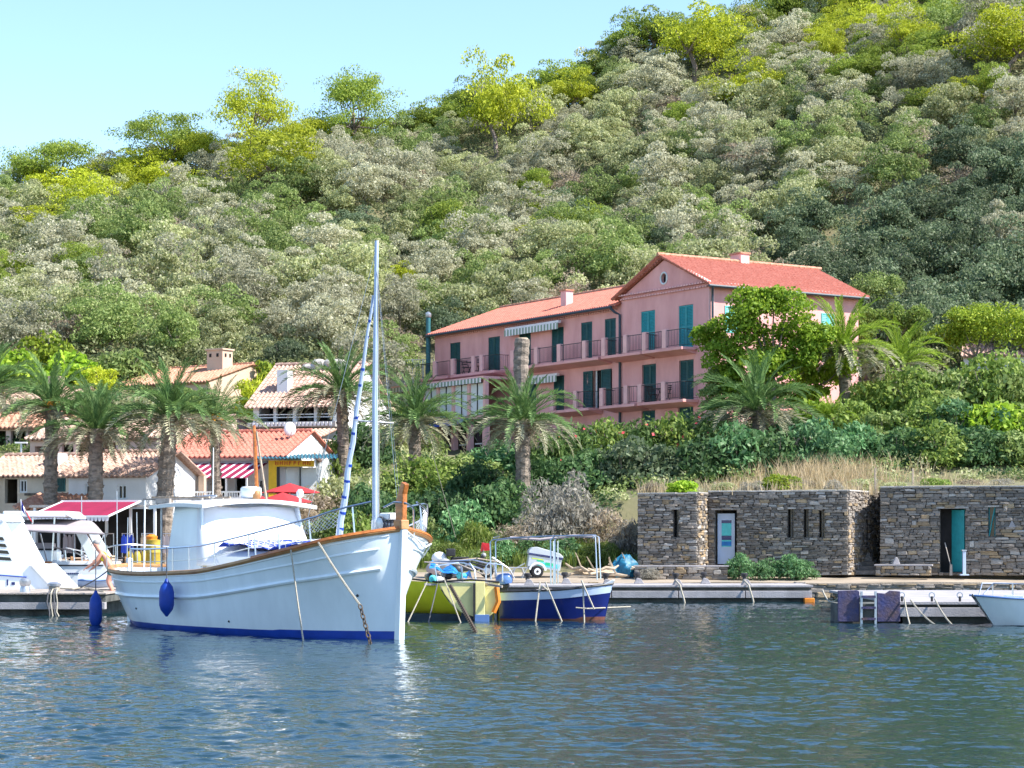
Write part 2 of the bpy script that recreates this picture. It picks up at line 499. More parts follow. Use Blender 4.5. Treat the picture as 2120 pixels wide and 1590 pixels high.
# ---------------------------------------------------------------- quay
m = MB()
rows = []
for y, z in ((77.0,.63),(78.5,.66),(81,.78),(84,.98),(87.2,1.08)):
    rows.append([(x, y, z + .02*math.sin(x*.8+y)) for x in np.arange(-60, 64, 1.0)])
m.grid(rows, .25)
o = m.build('quay_pavement', 'path', smooth=True); tag(o, 'sandy concrete walkway along the water', kind='structure')
m = MB().box(-60, 63, 77.12, 78.4, -1.6, .40)
qw = m.build('quay_wall', 'stone_core'); tag(qw, 'dark rubble stone wall of the quay', kind='structure')

# ---- irregular stones shared by every rubble wall
def stone_meshes(prefix, mname, count=7):
    out = []
    for i in range(count):
        r = random.Random(i*13+5)
        bm = bmesh.new()
        bmesh.ops.create_cube(bm, size=1)
        bmesh.ops.bevel(bm, geom=bm.edges[:], offset=.10, segments=1, affect='EDGES')
        tilt = r.uniform(-.10, .10); tap = r.uniform(-.12, .12)
        for v in bm.verts:
            v.co.z += v.co.x*tilt*.6
            v.co.z *= 1 + tap*v.co.x*1.3
            v.co.x *= 1 + r.uniform(-.1,.1)*v.co.z*2
            v.co += Vector((r.uniform(-.05,.05), r.uniform(-.05,.05), r.uniform(-.06,.06)))
        me = bpy.data.meshes.new('stone'); bm.to_mesh(me); bm.free()
        me.materials.append(MT[mname]); out.append(me)
    return out
STONES = {k: stone_meshes('stone', k) for k in ('stone','stone_ochre','stone_pale')}

def rubble(parent, x0, x1, z0, z1, yface, seed, holes=(), hmean=.12, wmean=.34, limit=290, ochre=.2, pale=.1, depth=.22, axis='x', sign=-1):
    """random coursed stones on the plane y=yface (facing -y) of the parent's local frame; the largest become single parts, the rest one part"""
    r = random.Random(seed)
    items = []
    z = z0
    while z < z1 - .03:
        h = min(r.uniform(.65,1.45)*hmean, z1 - z)
        if z1 - z - h < .04: h = z1 - z
        x = x0
        while x < x1 - .04:
            wd = r.uniform(.45, 1.7)*wmean
            if r.random() < .10: wd *= 1.5
            if x1 - x - wd < .12: wd = x1 - x
            hh = h * (1.0 if r.random() > .07 else 1.75)
            cx, cz = x + wd/2, z + h/2
            xa, xb = x, x + wd
            ok = True
            for (a, b, c, d) in holes:
                if xb > a + .02 and xa < b - .02 and z + h > c + .02 and z < d - .02:
                    if xa < a - .09: xb = a
                    elif xb > b + .09: xa = b
                    else: ok = False
            if ok and xb - xa > .05:
                hj = hh*r.uniform(.72,1.12)
                if r.random() < .16 and h > .06:
                    items.append(((xa+xb)/2, z+h*.26, (xb-xa), h*.46, r.random(), r.randrange(7), r.uniform(0,.07)))
                    items.append(((xa+xb)/2, z+h*.76, (xb-xa)*r.uniform(.7,1), h*.44, r.random(), r.randrange(7), r.uniform(0,.07)))
                else:
                    items.append(((xa+xb)/2, cz + (hh-h)*.3 + r.uniform(-.1,.1)*h, (xb-xa)*r.uniform(.88,1.0), hj, r.random(), r.randrange(7), r.uniform(0,.08)))
            x += wd
        z += h
    items.sort(key=lambda t: -t[2]*t[3])
    rest = MB()
    for k, (cx, cz, wd, h, u, mi, pr) in enumerate(items):
        key = 'stone_pale' if u < pale else ('stone_ochre' if u < pale+ochre else 'stone')
        me = STONES[key][mi]
        loc = (cx, yface + depth/2 - pr, cz); scl = (wd*1.0+.0, depth, h*1.02)
        if k < limit:
            link('stone', me, parent, loc, (0, r.uniform(-.045,.045), r.uniform(-.06,.06)), scl)
        else:
            key = 'stone'
            rest.add([(v.co.x*scl[0]+loc[0], v.co.y*scl[1]+loc[1], v.co.z*scl[2]+loc[2]) for v in me.vertices],
                     [tuple(p.vertices) for p in me.polygons])
    if rest.v:
        o = rest.build('small_stones', 'stone', parent); o['kind'] = 'stuff'

qs = bpy.data.objects['quay_wall']
rubble(qs, 10.9, 21.5, -.12, .58, 76.98, 3, hmean=.13, wmean=.42, limit=150, ochre=.15, pale=.08)
rubble(qs, -2, 10.9, .30, .60, 76.98, 4, hmean=.12, wmean=.3, limit=100, ochre=.15, pale=.08)

# ---------------------------------------------------------------- pontoons
def mooring_post(loc, label, group, rz=0, s=1.0):
    t = thing('mooring_bollard', label, 'bollard', loc, rz, group)
    m = MB().prism([(-.20*s,0),(.24*s,0),(.10*s,.22*s),(-.08*s,.26*s)], 'y', -.13*s, .13*s); m.build('foot', 'concrete_pale', t, bevel=.015)
    m = MB().lathe([(.075,0),(.075,.10),(.12,.13),(.13,.20),(.08,.24)], 10, (-.06*s,0,.22*s)); m.build('head', 'iron_dark', t, True)
    return t
def rope(label, pts, r=.022, mname='rope', sag=0.0, name='mooring_rope', cat='rope', n=5, group=None):
    if sag and len(pts) == 2:
        a, b = Vector(pts[0]), Vector(pts[1])
        pts = [a.lerp(b, i/10) - Vector((0,0,sag*4*(i/10)*(1-i/10))) for i in range(11)]
    o = MB().tube(pts, r, n).build(name, mname, smooth=True)
    return tag(o, label, cat, group)
def chain(label, a, b, link_len=.11, r=.017, group=None):
    """a chain of single welded links"""
    a, b = Vector(a), Vector(b); d = (b-a); n = max(2, int(d.length/(link_len*.80)))
    t = thing('mooring_chain', label, 'chain', a, group=group)
    base = MB()
    pts = [(math.cos(2*math.pi*k/10)*link_len*.5, math.sin(2*math.pi*k/10)*link_len*.30, 0) for k in range(11)]
    base.tube(pts, r, 5, cap=False)
    me = base.mesh('chain_link', 'chain', True)
    q = d.to_track_quat('X', 'Z')
    for i in range(n):
        qq = q @ Matrix.Rotation(R(90)*(i % 2), 3, 'X').to_quaternion()
        o = link('chain_link', me, t, d*((i+.5)/n), qq.to_euler())
    return t

# centre pontoon, parallel to the quay
t = thing('pontoon', 'long pale concrete pontoon in front of the stone huts', 'pontoon', (0, 73.2, 0))
MB().box(-1.2, 10.62, .05, 2.9, .545, .62).build('deck', 'concrete_pale', t, bevel=.01)
MB().box(-1.2, 10.5, .22, 2.8, .40, .545).build('deck_edge', 'concrete_dark', t)
for i in range(5):
    x0 = -1.2 + i*2.36
    MB().box(x0, x0+2.33, 0, .3, .17, .42).build('fascia_beam', 'concrete_pale', t, bevel=.012)
MB().box(-1.1, 10.4, .25, 2.8, -.5, .40).build('float', 'concrete_dark', t)
MB().box(10.3, 10.66, -.06, .3, .0, .16).build('corner_buffer', 'orange_paint', t, bevel=.02)
for i, (px, lab) in enumerate(((1095,'dark headed bollard behind the navy boat, leftmost on the centre pontoon'),(1172,'dark headed bollard right of the silver trailer, behind the navy boat'),
        (1257,'dark headed bollard just beyond the bow of the navy boat'),(1322,'dark headed bollard below the blue tarp on the centre pontoon'),
        (1402,'dark headed bollard with rope below the narrow single window slot'),(1460,'dark headed bollard below the white poster door'),(1544,'rightmost dark headed bollard on the centre pontoon'))):
    Y = 73.6 if i in (0,2,4,6) else 75.4
    p = P(px, 1205, Y)
    mooring_post((p.x, Y, .62), lab, 'bollards on the centre pontoon', s=.85)
for px in (1402, 1544):
    p = P(px, 1205, 73.3)
    rope('frayed pale rope hanging from the pontoon bollard %s' % ('below the single window slot' if px < 1500 else 'at the right end'),
         [(p.x-.05,73.55,.80),(p.x+.08,73.1,.62),(p.x+.15,73.05,.35),(p.x+.22,73.0,.1),(p.x+.25,72.95,-.1)], .035, group='ropes hanging from the centre pontoon')

# right pontoon (end of a finger) with rusty steel plates and a ladder
t = thing('pontoon', 'pale concrete finger pontoon with rusty blue plates at right', 'pontoon', (8.8, 56.1, 0))
MB().box(1.6, 9, .02, 12, .50, .58).build('deck', 'concrete_pale', t, bevel=.01)
MB().box(1.7, 9, .2, 11.9, .40, .50).build('deck_edge', 'concrete_dark', t)
MB().box(1.68, 5.0, 0, .3, .17, .42).build('fascia_beam', 'concrete_pale', t, bevel=.012)
MB().box(5.03, 9, 0, .3, .17, .42).build('fascia_beam', 'concrete_pale', t, bevel=.012)
MB().box(1.8, 9, .25, 11.9, -.5, .40).build('float', 'concrete_dark', t)
MB().box(0.05, 1.66, .10, 1.6, -.4, .52).build('float', 'concrete_dark', t)
m = MB().prism([(0,.04),(.58,.04),(.58,.86),(.52,.89),(0,.88)], 'y', -.03, .05); m.build('steel_plate', 'rust_blue', t, bevel=.012)
m = MB().prism([(1.06,.04),(1.68,.04),(1.68,.86),(1.40,.88),(1.28,.80),(1.06,.82)], 'y', -.03, .05); m.build('steel_plate', 'rust_blue', t, bevel=.012)
lad = MB()
for x in (.62, 1.0): lad.bar((x,-.10,-.55), (x,-.10,.86), .06)
ld = lad.build('ladder', 'galvanised', t)
for z in (-.2, .12, .42, .72): MB().box(.62, 1.0, -.16, -.02, z-.03, z+.03).build('ladder_rung', 'rust_blue', ld)
for i, (px, lab) in enumerate(((1868,'small iron ring post by the rusty plates of the right pontoon'),(1930,'small iron ring post at the middle of the right pontoon'),(1988,'small iron ring post nearest the white motor boat'))):
    p = P(px, 1240, 56.2)
    b = thing('mooring_ring', lab, 'mooring ring', (p.x, 56.25, .58), group='ring posts on the right pontoon')
    MB().tube([(0,0,0),(0,0,.14)], .035, 7).build('post', 'iron_dark', b, True)
    MB().tube([(math.cos(a)*.075, 0, .17+math.sin(a)*.075) for a in np.linspace(0, 6.28, 11)], .016, 5).build('ring', 'galvanised', b, True)
for i, (a, b, lab) in enumerate((((1872,1245),(1885,1288),'short slack mooring rope nearest the rusty plates'),((1885,1250),(1942,1292),'long slanting rope falling from the left ring post'),
        ((1935,1248),(1975,1290),'slanting rope falling from the middle ring post'))):
    pa, pb = P(a[0], a[1]-8, 56.05), P(b[0], b[1], 55.2); pb.z = -.05
    rope(lab, [pa, pb], .024, 'rope', .08, group='ropes of the right pontoon')
rope('rope lying from the quay stones to the rusty plate', [P(1703,1222,73), P(1735,1238,60)], .03, 'rope', .25)

# left pontoon
t = thing('pontoon', 'left wooden decked pontoon with pale fascia beam', 'pontoon', (-24, 61.2, 0))
for i in range(58):
    x = i*.208
    MB().box(x, x+.19, -.06, 8, .635, .675).build('plank', 'wood_grey', t)
MB().box(0, 12.0, .12, 7.9, .40, .63).build('deck_edge', 'concrete_dark', t)
MB().box(0, 12.0, 0, .3, .19, .40).build('fascia_beam', 'concrete_pale', t, bevel=.012)
MB().box(0, 11.6, .3, 7.8, -.5, .39).build('float', 'concrete_dark', t)
p = P(52, 1220, 62); b = thing('mooring_bollard', 'rounded grey bollard on the left pontoon beside white yacht', 'bollard', (p.x, 62, .675))
MB().lathe([(.16,0),(.15,.12),(.13,.18),(.17,.24),(.17,.36),(.10,.42)], 12).build('post', 'galvanised', b, True)
p = P(117, 1220, 61.8); b = thing('mooring_bollard', 'rope wrapped bollard at the edge of the left pontoon', 'bollard', (p.x, 61.5, .675))
MB().lathe([(.13,0),(.12,.16),(.20,.20),(.21,.27),(.10,.32)], 12).build('post', 'galvanised', b, True)
for k in range(4):
    MB().tube([(math.cos(a)*.15, math.sin(a)*.15, .05+.035*k) for a in np.linspace(0,6.28,13)], .022, 5).build('rope_turn', 'rope', b, True)
for i, dx in enumerate((-.14, -.02, .10, .2)):
    rope(['outer left','inner left','inner right','outer right'][i] + ' rope hanging from wrapped bollard of the left pontoon',
         [(p.x+dx*.5, 61.5, .86), (p.x+dx*.7, 61.12, .66), (p.x+dx*.9, 61.1, .4), (p.x+dx*.6+.05, 61.05, .12), (p.x+dx+.1, 61.0, -.1)], .026, 'rope' if i % 2 else 'rope_dark', group='ropes of the left pontoon')
# ---------------------------------------------------------------- foliage tools
def leaves(clumps, per, size, rng, outward=.55, aspect=.5, shell=.55, down=.15):
    """leaf-sized diamond faces spread through ellipsoid clumps (x,y,z,rx,ry,rz)"""
    c = np.asarray(clumps, float); n = len(c)*per
    cl = np.repeat(c, per, axis=0)
    d = rng.normal(size=(n,3)); d /= np.linalg.norm(d, axis=1)[:,None]
    d[:,2] = np.where((d[:,2] < 0) & (rng.random(n) > down), -d[:,2], d[:,2])
    r = shell + (1.06-shell)*rng.random(n)**.6
    p = cl[:,:3] + d*cl[:,3:6]*r[:,None]
    nr = rng.normal(size=(n,3)); nr /= np.linalg.norm(nr, axis=1)[:,None]
    nn = d*outward + nr*(1-outward); nn /= np.linalg.norm(nn, axis=1)[:,None]
    t = np.cross(nn, rng.normal(size=(n,3))); t /= (np.linalg.norm(t, axis=1)[:,None]+1e-9)
    s = np.cross(nn, t)
    L = size*(.6+.8*rng.random(n))[:,None]
    V = np.empty((n,4,3)); V[:,0] = p - t*L*.5; V[:,1] = p + s*L*aspect*.5; V[:,2] = p + t*L*.5; V[:,3] = p - s*L*aspect*.5
    F = np.arange(n*4).reshape(n,4)
    return V.reshape(-1,3), F

def blob_clumps(rng, n, R_, h=1.0, cr=.4, lo=-.25, jitter=.26, fill=.22):
    """clumps over a rounded crown of radius R_, centre at height z=0"""
    out = []
    for i in range(n):
        z = lo + (1-lo)*((i+.5)/n)
        a = i*2.399963 + rng.random()*.7
        rr = math.sqrt(max(0, 1-z*z))
        k = (.72 + rng.normal(0, jitter)) if rng.random() > fill else .35
        q = R_*cr*(.7+.6*rng.random())
        out.append((math.cos(a)*rr*R_*k, math.sin(a)*rr*R_*k, z*R_*k*h, q, q, q*.8))
    return out

def crown_mesh(name, mname, rng, n=26, R_=2.0, h=.85, cr=.40, per=150, size=.19, outward=.55, lo=-.3, aspect=.55):
    V, F = leaves(blob_clumps(rng, n, R_, h, cr, lo), per, size, rng, outward, aspect)
    return np_mesh(name, V, F, mname)

def limb_mesh(name, rng, H, r0, mname, k=4, spread=1.0):
    m = MB()
    lean = (rng.normal(0,.15), rng.normal(0,.15))
    top = Vector((lean[0]*H, lean[1]*H, H*.62))
    m.tube([(0,0,-.8), (lean[0]*.2*H, lean[1]*.2*H, H*.3), top], r0, 6, r0*.6)
    for i in range(k):
        a = 6.28*i/k + rng.random()
        e = top + Vector((math.cos(a)*spread*H*.35, math.sin(a)*spread*H*.35, H*(.25+.2*rng.random())))
        mid = top.lerp(e, .5) + Vector((0,0,-.06*H))
        m.tube([top - Vector((0,0,.1*H)), mid, e], r0*.5, 5, r0*.15)
    return m.mesh(name, mname, True)

g = np.random.default_rng
HK = {}
def kind(name, variants):
    HK[name] = variants
# (crown mesh, trunk mesh, crown centre height)
kind('olive', [(crown_mesh('crown','leaf_olive', g(i), 30, 2.0, 1.05, .31, 190, .165, .5), limb_mesh('trunk', g(i), 1.9, .12, 'bark', 4), 1.2) for i in range(4)])
kind('grey',  [(crown_mesh('crown','leaf_grey', g(20+i), 30, 2.0, 1.1, .30, 180, .16, .45), limb_mesh('trunk', g(20+i), 1.9, .12, 'bark', 5), 1.25) for i in range(3)])
kind('mid',   [(crown_mesh('crown','leaf_mid', g(30+i), 28, 2.0, 1.05, .32, 190, .16, .5), limb_mesh('trunk', g(30+i), 1.9, .12, 'bark', 4), 1.2) for i in range(3)])
kind('brown', [(crown_mesh('crown','leaf_brown', g(40+i), 24, 1.8, .8, .36, 90, .17, .4), limb_mesh('trunk', g(40+i), 2.4, .10, 'bark', 7, 1.3), .95) for i in range(2)])
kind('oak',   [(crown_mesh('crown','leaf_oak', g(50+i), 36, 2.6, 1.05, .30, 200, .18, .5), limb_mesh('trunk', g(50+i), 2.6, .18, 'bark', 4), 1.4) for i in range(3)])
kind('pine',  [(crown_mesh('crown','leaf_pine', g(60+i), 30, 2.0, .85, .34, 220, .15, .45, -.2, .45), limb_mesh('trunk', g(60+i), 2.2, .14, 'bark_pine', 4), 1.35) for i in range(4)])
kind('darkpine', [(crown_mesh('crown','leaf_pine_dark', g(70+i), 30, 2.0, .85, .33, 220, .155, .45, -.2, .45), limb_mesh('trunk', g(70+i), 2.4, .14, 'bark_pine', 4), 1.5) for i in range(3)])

def umbrella_pine(seed, mname, H=4.6, spread=2.7, n=16, per=620):
    """pine with bent limbs and separate clouds of needles, flat topped"""
    rng = g(seed)
    tr = MB(); cl = []
    lean = Vector((rng.normal(0,.35), rng.normal(0,.2), 0))
    fork = lean*.5 + Vector((0,0,H*.40))
    tr.tube([(0,0,-1), tuple(lean*.1+Vector((0,0,H*.2))), fork], .15, 7, .11)
    top2 = fork + Vector((rng.normal(0,.4), rng.normal(0,.3), H*.32))
    tr.tube([fork, fork.lerp(top2,.5)+Vector((.12,0,0)), top2], .10, 6, .05)
    for i in range(n):
        a = i*2.4 + rng.random()*1.2
        rr = spread*math.sqrt((i+.6)/n)*(.75+.45*rng.random())
        zt = H*(1.0 - .34*(rr/spread)**2 - .22*rng.random())
        e = Vector((lean.x + math.cos(a)*rr, lean.y + math.sin(a)*rr*.85, zt))
        st = fork.lerp(top2, rng.random())
        md = st.lerp(e, .55) + Vector((rng.normal(0,.2), rng.normal(0,.2), -.18*H*rng.random()*.6))
        tr.tube([st, md, e], .05, 5, .018)
        q = .75 + .65*rng.random()
        for _ in range(4):
            o = rng.normal(0,.5,3)*q
            cl.append((e.x+o[0], e.y+o[1], e.z+.35*o[2]+.1, q*(.65+.4*rng.random()), q*.8, q*.42))
    V, F = leaves(cl, per//4, .155, rng, .55, .4, .3, .4)
    return np_mesh('crown', V, F, mname), tr.mesh('trunk', 'bark_pine', True), 0.0
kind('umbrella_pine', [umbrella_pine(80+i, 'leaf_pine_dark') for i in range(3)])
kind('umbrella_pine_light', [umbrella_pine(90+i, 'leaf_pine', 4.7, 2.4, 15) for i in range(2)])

NICE = {'olive': ('pale green rounded olive tree', 'olive tree'), 'grey': ('silver grey bushy tree', 'tree'), 'mid': ('mid green bushy tree', 'tree'),
        'brown': ('dry brownish thin leaved bush', 'bush'), 'oak': ('dense dark holm oak', 'oak tree'), 'pine': ('bright yellow green pine', 'pine tree'),
        'darkpine': ('dark green bushy pine', 'pine tree'), 'umbrella_pine': ('flat topped pine with bare limbs', 'pine tree'), 'umbrella_pine_light': ('sunlit flat topped pine with bare limbs', 'pine tree')}
NAME = {'olive': 'olive_tree', 'grey': 'hillside_tree', 'mid': 'hillside_tree', 'brown': 'dry_bush', 'oak': 'holm_oak', 'pine': 'pine_tree', 'darkpine': 'pine_tree', 'umbrella_pine': 'pine_tree', 'umbrella_pine_light': 'pine_tree'}

def hill_tree(k, X, Y, s, rng, label=None, group=None, sz=1.0, zoff=0.0, vi=None):
    vs = HK[k]; cm, tm, ch = vs[int(rng.integers(len(vs))) if vi is None else vi % len(vs)]
    z = gz(X, Y) + zoff
    t = thing(NAME[k], label, NICE[k][1], (X, Y, z), rng.random()*6.28, group)
    f1, f2 = .85+.35*rng.random(), .85+.35*rng.random(); t.scale = (s*f1, s*f2, s*sz*(.85+.4*rng.random())); t.rotation_euler = (rng.normal(0,.07), rng.normal(0,.07), t.rotation_euler[2])
    link('crown', cm, t, (0,0,ch)); link('trunk', tm, t)
    return t

def hill_at(px, py):
    """where the ground of the hill is seen at this pixel"""
    Ys = np.arange(126, 226, .5); Xs = (px-CX)/FPX*Ys
    pr = HOR - (ground(Xs, Ys)-CH)/Ys*FPX
    k = np.argmax(pr <= py)
    if pr[k] > py: k = int(np.argmin(pr))
    return float(Xs[k]), float(Ys[k])

hr = g(5); WOOD_ROW = []
placed = []
def put_px(k, px, py, s, label, sz=1.0, vi=None, dy=0.0, zoff=0.0):
    X, Y = hill_at(px, py); Y += dy
    placed.append((X, Y, 1.6*s)); placed.append((X, Y-2.0*s, .55*s))
    return hill_tree(k, X, Y, s, hr, label, 'named pines of the hill', sz, zoff, vi)

# pines that stand out, given by where their foot is seen
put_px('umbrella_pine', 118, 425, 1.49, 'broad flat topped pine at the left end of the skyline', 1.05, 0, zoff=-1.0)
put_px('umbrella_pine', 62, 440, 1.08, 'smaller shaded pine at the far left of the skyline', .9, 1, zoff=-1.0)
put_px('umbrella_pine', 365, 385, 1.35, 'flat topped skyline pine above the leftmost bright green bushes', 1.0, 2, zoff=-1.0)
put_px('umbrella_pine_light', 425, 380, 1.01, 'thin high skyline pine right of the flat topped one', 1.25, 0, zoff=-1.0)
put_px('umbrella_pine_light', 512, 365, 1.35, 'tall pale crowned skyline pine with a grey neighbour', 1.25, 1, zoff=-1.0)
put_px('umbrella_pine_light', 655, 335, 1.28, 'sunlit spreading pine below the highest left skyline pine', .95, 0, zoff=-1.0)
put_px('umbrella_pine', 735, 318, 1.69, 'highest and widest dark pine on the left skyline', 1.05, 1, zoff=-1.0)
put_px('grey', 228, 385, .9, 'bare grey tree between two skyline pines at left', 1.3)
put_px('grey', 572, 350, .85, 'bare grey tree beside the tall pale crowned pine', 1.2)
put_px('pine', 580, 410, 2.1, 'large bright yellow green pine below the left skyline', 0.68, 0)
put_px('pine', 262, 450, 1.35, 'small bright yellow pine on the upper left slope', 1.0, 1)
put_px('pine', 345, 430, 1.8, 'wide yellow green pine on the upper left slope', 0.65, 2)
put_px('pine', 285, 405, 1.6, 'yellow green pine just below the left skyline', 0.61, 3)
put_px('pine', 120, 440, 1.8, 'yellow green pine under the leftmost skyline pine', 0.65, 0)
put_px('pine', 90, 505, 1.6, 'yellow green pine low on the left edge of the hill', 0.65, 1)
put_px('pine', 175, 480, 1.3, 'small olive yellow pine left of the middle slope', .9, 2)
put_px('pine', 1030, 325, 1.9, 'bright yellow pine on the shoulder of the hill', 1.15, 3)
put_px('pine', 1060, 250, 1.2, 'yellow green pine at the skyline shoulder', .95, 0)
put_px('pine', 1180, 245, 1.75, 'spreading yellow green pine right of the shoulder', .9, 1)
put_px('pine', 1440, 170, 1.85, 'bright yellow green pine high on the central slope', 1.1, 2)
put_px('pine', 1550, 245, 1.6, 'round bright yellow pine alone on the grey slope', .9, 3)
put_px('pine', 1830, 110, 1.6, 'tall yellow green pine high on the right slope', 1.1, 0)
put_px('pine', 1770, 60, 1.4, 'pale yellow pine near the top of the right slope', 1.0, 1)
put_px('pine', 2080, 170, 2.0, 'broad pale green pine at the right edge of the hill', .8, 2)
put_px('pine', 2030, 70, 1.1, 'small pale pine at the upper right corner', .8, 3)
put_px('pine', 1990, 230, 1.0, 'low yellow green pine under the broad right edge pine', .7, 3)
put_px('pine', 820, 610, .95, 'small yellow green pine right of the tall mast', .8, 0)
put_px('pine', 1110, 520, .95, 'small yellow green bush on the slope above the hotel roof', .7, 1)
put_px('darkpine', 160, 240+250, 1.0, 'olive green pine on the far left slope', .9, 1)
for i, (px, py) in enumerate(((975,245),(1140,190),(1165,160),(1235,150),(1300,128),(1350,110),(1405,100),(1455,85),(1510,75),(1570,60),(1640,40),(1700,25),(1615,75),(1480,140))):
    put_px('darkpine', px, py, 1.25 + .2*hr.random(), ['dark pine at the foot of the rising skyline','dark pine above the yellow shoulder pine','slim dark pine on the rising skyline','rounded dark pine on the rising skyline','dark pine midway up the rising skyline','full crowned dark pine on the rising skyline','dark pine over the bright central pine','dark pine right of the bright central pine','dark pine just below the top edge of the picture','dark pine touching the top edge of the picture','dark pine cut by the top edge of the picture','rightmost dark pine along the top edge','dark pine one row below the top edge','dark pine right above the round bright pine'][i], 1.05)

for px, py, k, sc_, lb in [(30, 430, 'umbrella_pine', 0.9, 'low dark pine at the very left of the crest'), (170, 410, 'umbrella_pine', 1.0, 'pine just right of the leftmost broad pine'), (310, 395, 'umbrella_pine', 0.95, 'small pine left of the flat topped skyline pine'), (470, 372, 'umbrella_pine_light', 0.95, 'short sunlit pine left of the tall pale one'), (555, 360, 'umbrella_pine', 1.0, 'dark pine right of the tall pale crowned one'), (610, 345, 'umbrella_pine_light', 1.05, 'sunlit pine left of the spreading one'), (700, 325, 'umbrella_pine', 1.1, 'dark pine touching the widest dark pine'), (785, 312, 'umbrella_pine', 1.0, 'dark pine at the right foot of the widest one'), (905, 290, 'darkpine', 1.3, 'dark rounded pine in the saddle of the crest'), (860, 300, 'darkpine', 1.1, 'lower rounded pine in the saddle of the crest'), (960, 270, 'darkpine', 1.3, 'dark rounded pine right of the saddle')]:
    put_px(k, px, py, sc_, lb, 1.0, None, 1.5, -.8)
# a closed row of trees along the crest
sk = 0
for px in range(-30, 1560, 46):
    Yr = float(np.interp(px, _TX, [c[1][-3][0] for c in TCOL])); Y = Yr - 2 + 5*hr.random(); X = (px + hr.uniform(-12,12) - CX)/FPX*Y
    k = ['mid','grey','darkpine','olive','darkpine','grey','olive'][sk % 7] if px < 900 else ['darkpine','mid','darkpine','olive','grey'][sk % 5]
    sk += 1
    WOOD_ROW.append((px, hill_tree(k, X, Y, hr.uniform(.85,1.25), hr, '-', 'trees along the crest'), k)); placed.append((X, Y, 1.3))
# the wood of the slope
LAND = [(0, 420, 'above the left palms'), (420, 760, 'over the tiled houses'), (760, 1060, 'behind the tall mast'),
        (1060, 1320, 'above the hotel roof'), (1320, 1640, 'above the hotel gable'), (1640, 2400, 'at the right')]
def land(px):
    for a, b, s in LAND:
        if px < b: return s
    return LAND[-1][2]
count = 0; tries = 0; WOOD = {}
while count < 520 and tries < 60000:
    tries += 1
    px = hr.uniform(-60, 2190) if count % 5 else hr.uniform(1380, 2190)
    i = np.clip(np.searchsorted(_TX, px)-1, 0, len(_TX)-2)
    Yr = np.interp(px, _TX, [c[1][-3][0] for c in TCOL])
    Yf = 127 if px < 850 else (139 if px < 1480 else 128 - 6*min(1,(px-1480)/400))
    Y = Yf + (Yr + 7 - Yf)*hr.random()
    X = (px-CX)/FPX*Y
    zg = gz(X, Y); py = HOR - (zg-CH)/Y*FPX
    if py < -70 or (count % 5 == 0 and px > 1380 and py > 300): continue
    u = hr.random()
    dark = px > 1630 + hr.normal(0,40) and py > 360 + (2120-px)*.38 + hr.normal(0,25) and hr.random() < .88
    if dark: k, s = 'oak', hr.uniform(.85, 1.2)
    elif py < 230 + 40*hr.normal() and px > 1350 and u < .42: k, s = ('darkpine' if u < .3 else 'pine'), hr.uniform(.9, 1.3)
    elif u < .36: k, s = 'olive', hr.uniform(.8, 1.3)
    elif u < .66: k, s = 'grey', hr.uniform(.8, 1.25)
    elif u < .86: k, s = 'mid', hr.uniform(.75, 1.25)
    elif u < .93: k, s = 'brown', hr.uniform(.8, 1.1)
    elif u < .97: k, s = 'darkpine', hr.uniform(.8, 1.2)
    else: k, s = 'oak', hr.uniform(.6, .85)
    rad = 1.75*s*(1.15 if k == 'oak' else 1)
    if any((X-a)**2 + (Y-b)**2 < (.70*(rad+c))**2 for a, b, c in placed): continue
    placed.append((X, Y, rad)); count += 1
    band = 'high' if py < 330 else ('midway' if py < 520 else 'low')
    grp = f'{NAME[k].replace("_"," ")}s {band} on the hill {land(px)}'
    WOOD.setdefault((k, band, land(px)), []).append((px, hill_tree(k, X, Y, s, hr, '-', grp)))
ORD = ['leftmost','second','third','fourth','fifth','sixth','seventh','eighth','ninth','tenth','eleventh','twelfth','thirteenth','fourteenth','fifteenth','sixteenth','seventeenth','eighteenth','nineteenth','twentieth','twenty-first','twenty-second','twenty-third','twenty-fourth','twenty-fifth','twenty-sixth','twenty-seventh','twenty-eighth','twenty-ninth','thirtieth','thirty-first','thirty-second','thirty-third']
for i, (px, t, k) in enumerate(WOOD_ROW):
    t['label'] = f'{NICE[k][0]} on the crest line, {ORD[min(i,32)]} of the crest row from left'
for (k, band, ld), lst in WOOD.items():
    lst.sort(key=lambda t: t[0])
    for i, (px, t) in enumerate(lst):
        pos = '' if len(lst) == 1 else (', rightmost' if i == len(lst)-1 else (', leftmost' if i == 0 else f', {ORD[min(i,32)]} from left'))
        t['label'] = f'{NICE[k][0]}{pos}, {band} on the slope {ld}'

# undergrowth between the trees, leaf colour darkened to stand for shade in the gaps
cl = []
for _ in range(5200):
    px = hr.uniform(-120, 2300)
    Yr = np.interp(px, _TX, [c[1][-3][0] for c in TCOL])
    Y = 124 + (Yr+8-124)*hr.random(); X = (px-CX)/FPX*Y
    if 860 < px < 1800 and Y < 139: continue
    q = hr.uniform(.5, 1.2); z = gz(X, Y)
    cl.append((X, Y, z + q*.5, q*1.2, q*1.2, q*1.0))
for nm, a, b, mn in (('hillside_scrub', 0, 2600, 'leaf_scrub_shade'), ('hillside_undergrowth', 2600, 5200, 'leaf_scrub_shade')):
    V, F = leaves(cl[a:b], 75, .23, hr, .5, .55, .5, .1)
    o = link(nm, np_mesh(nm, V, F, mn))
    tag(o, 'low grey green scrub coloured dark as shade in gaps between the hillside trees' if a == 0 else 'low undergrowth coloured dark as shade between the hillside trees', kind='stuff')
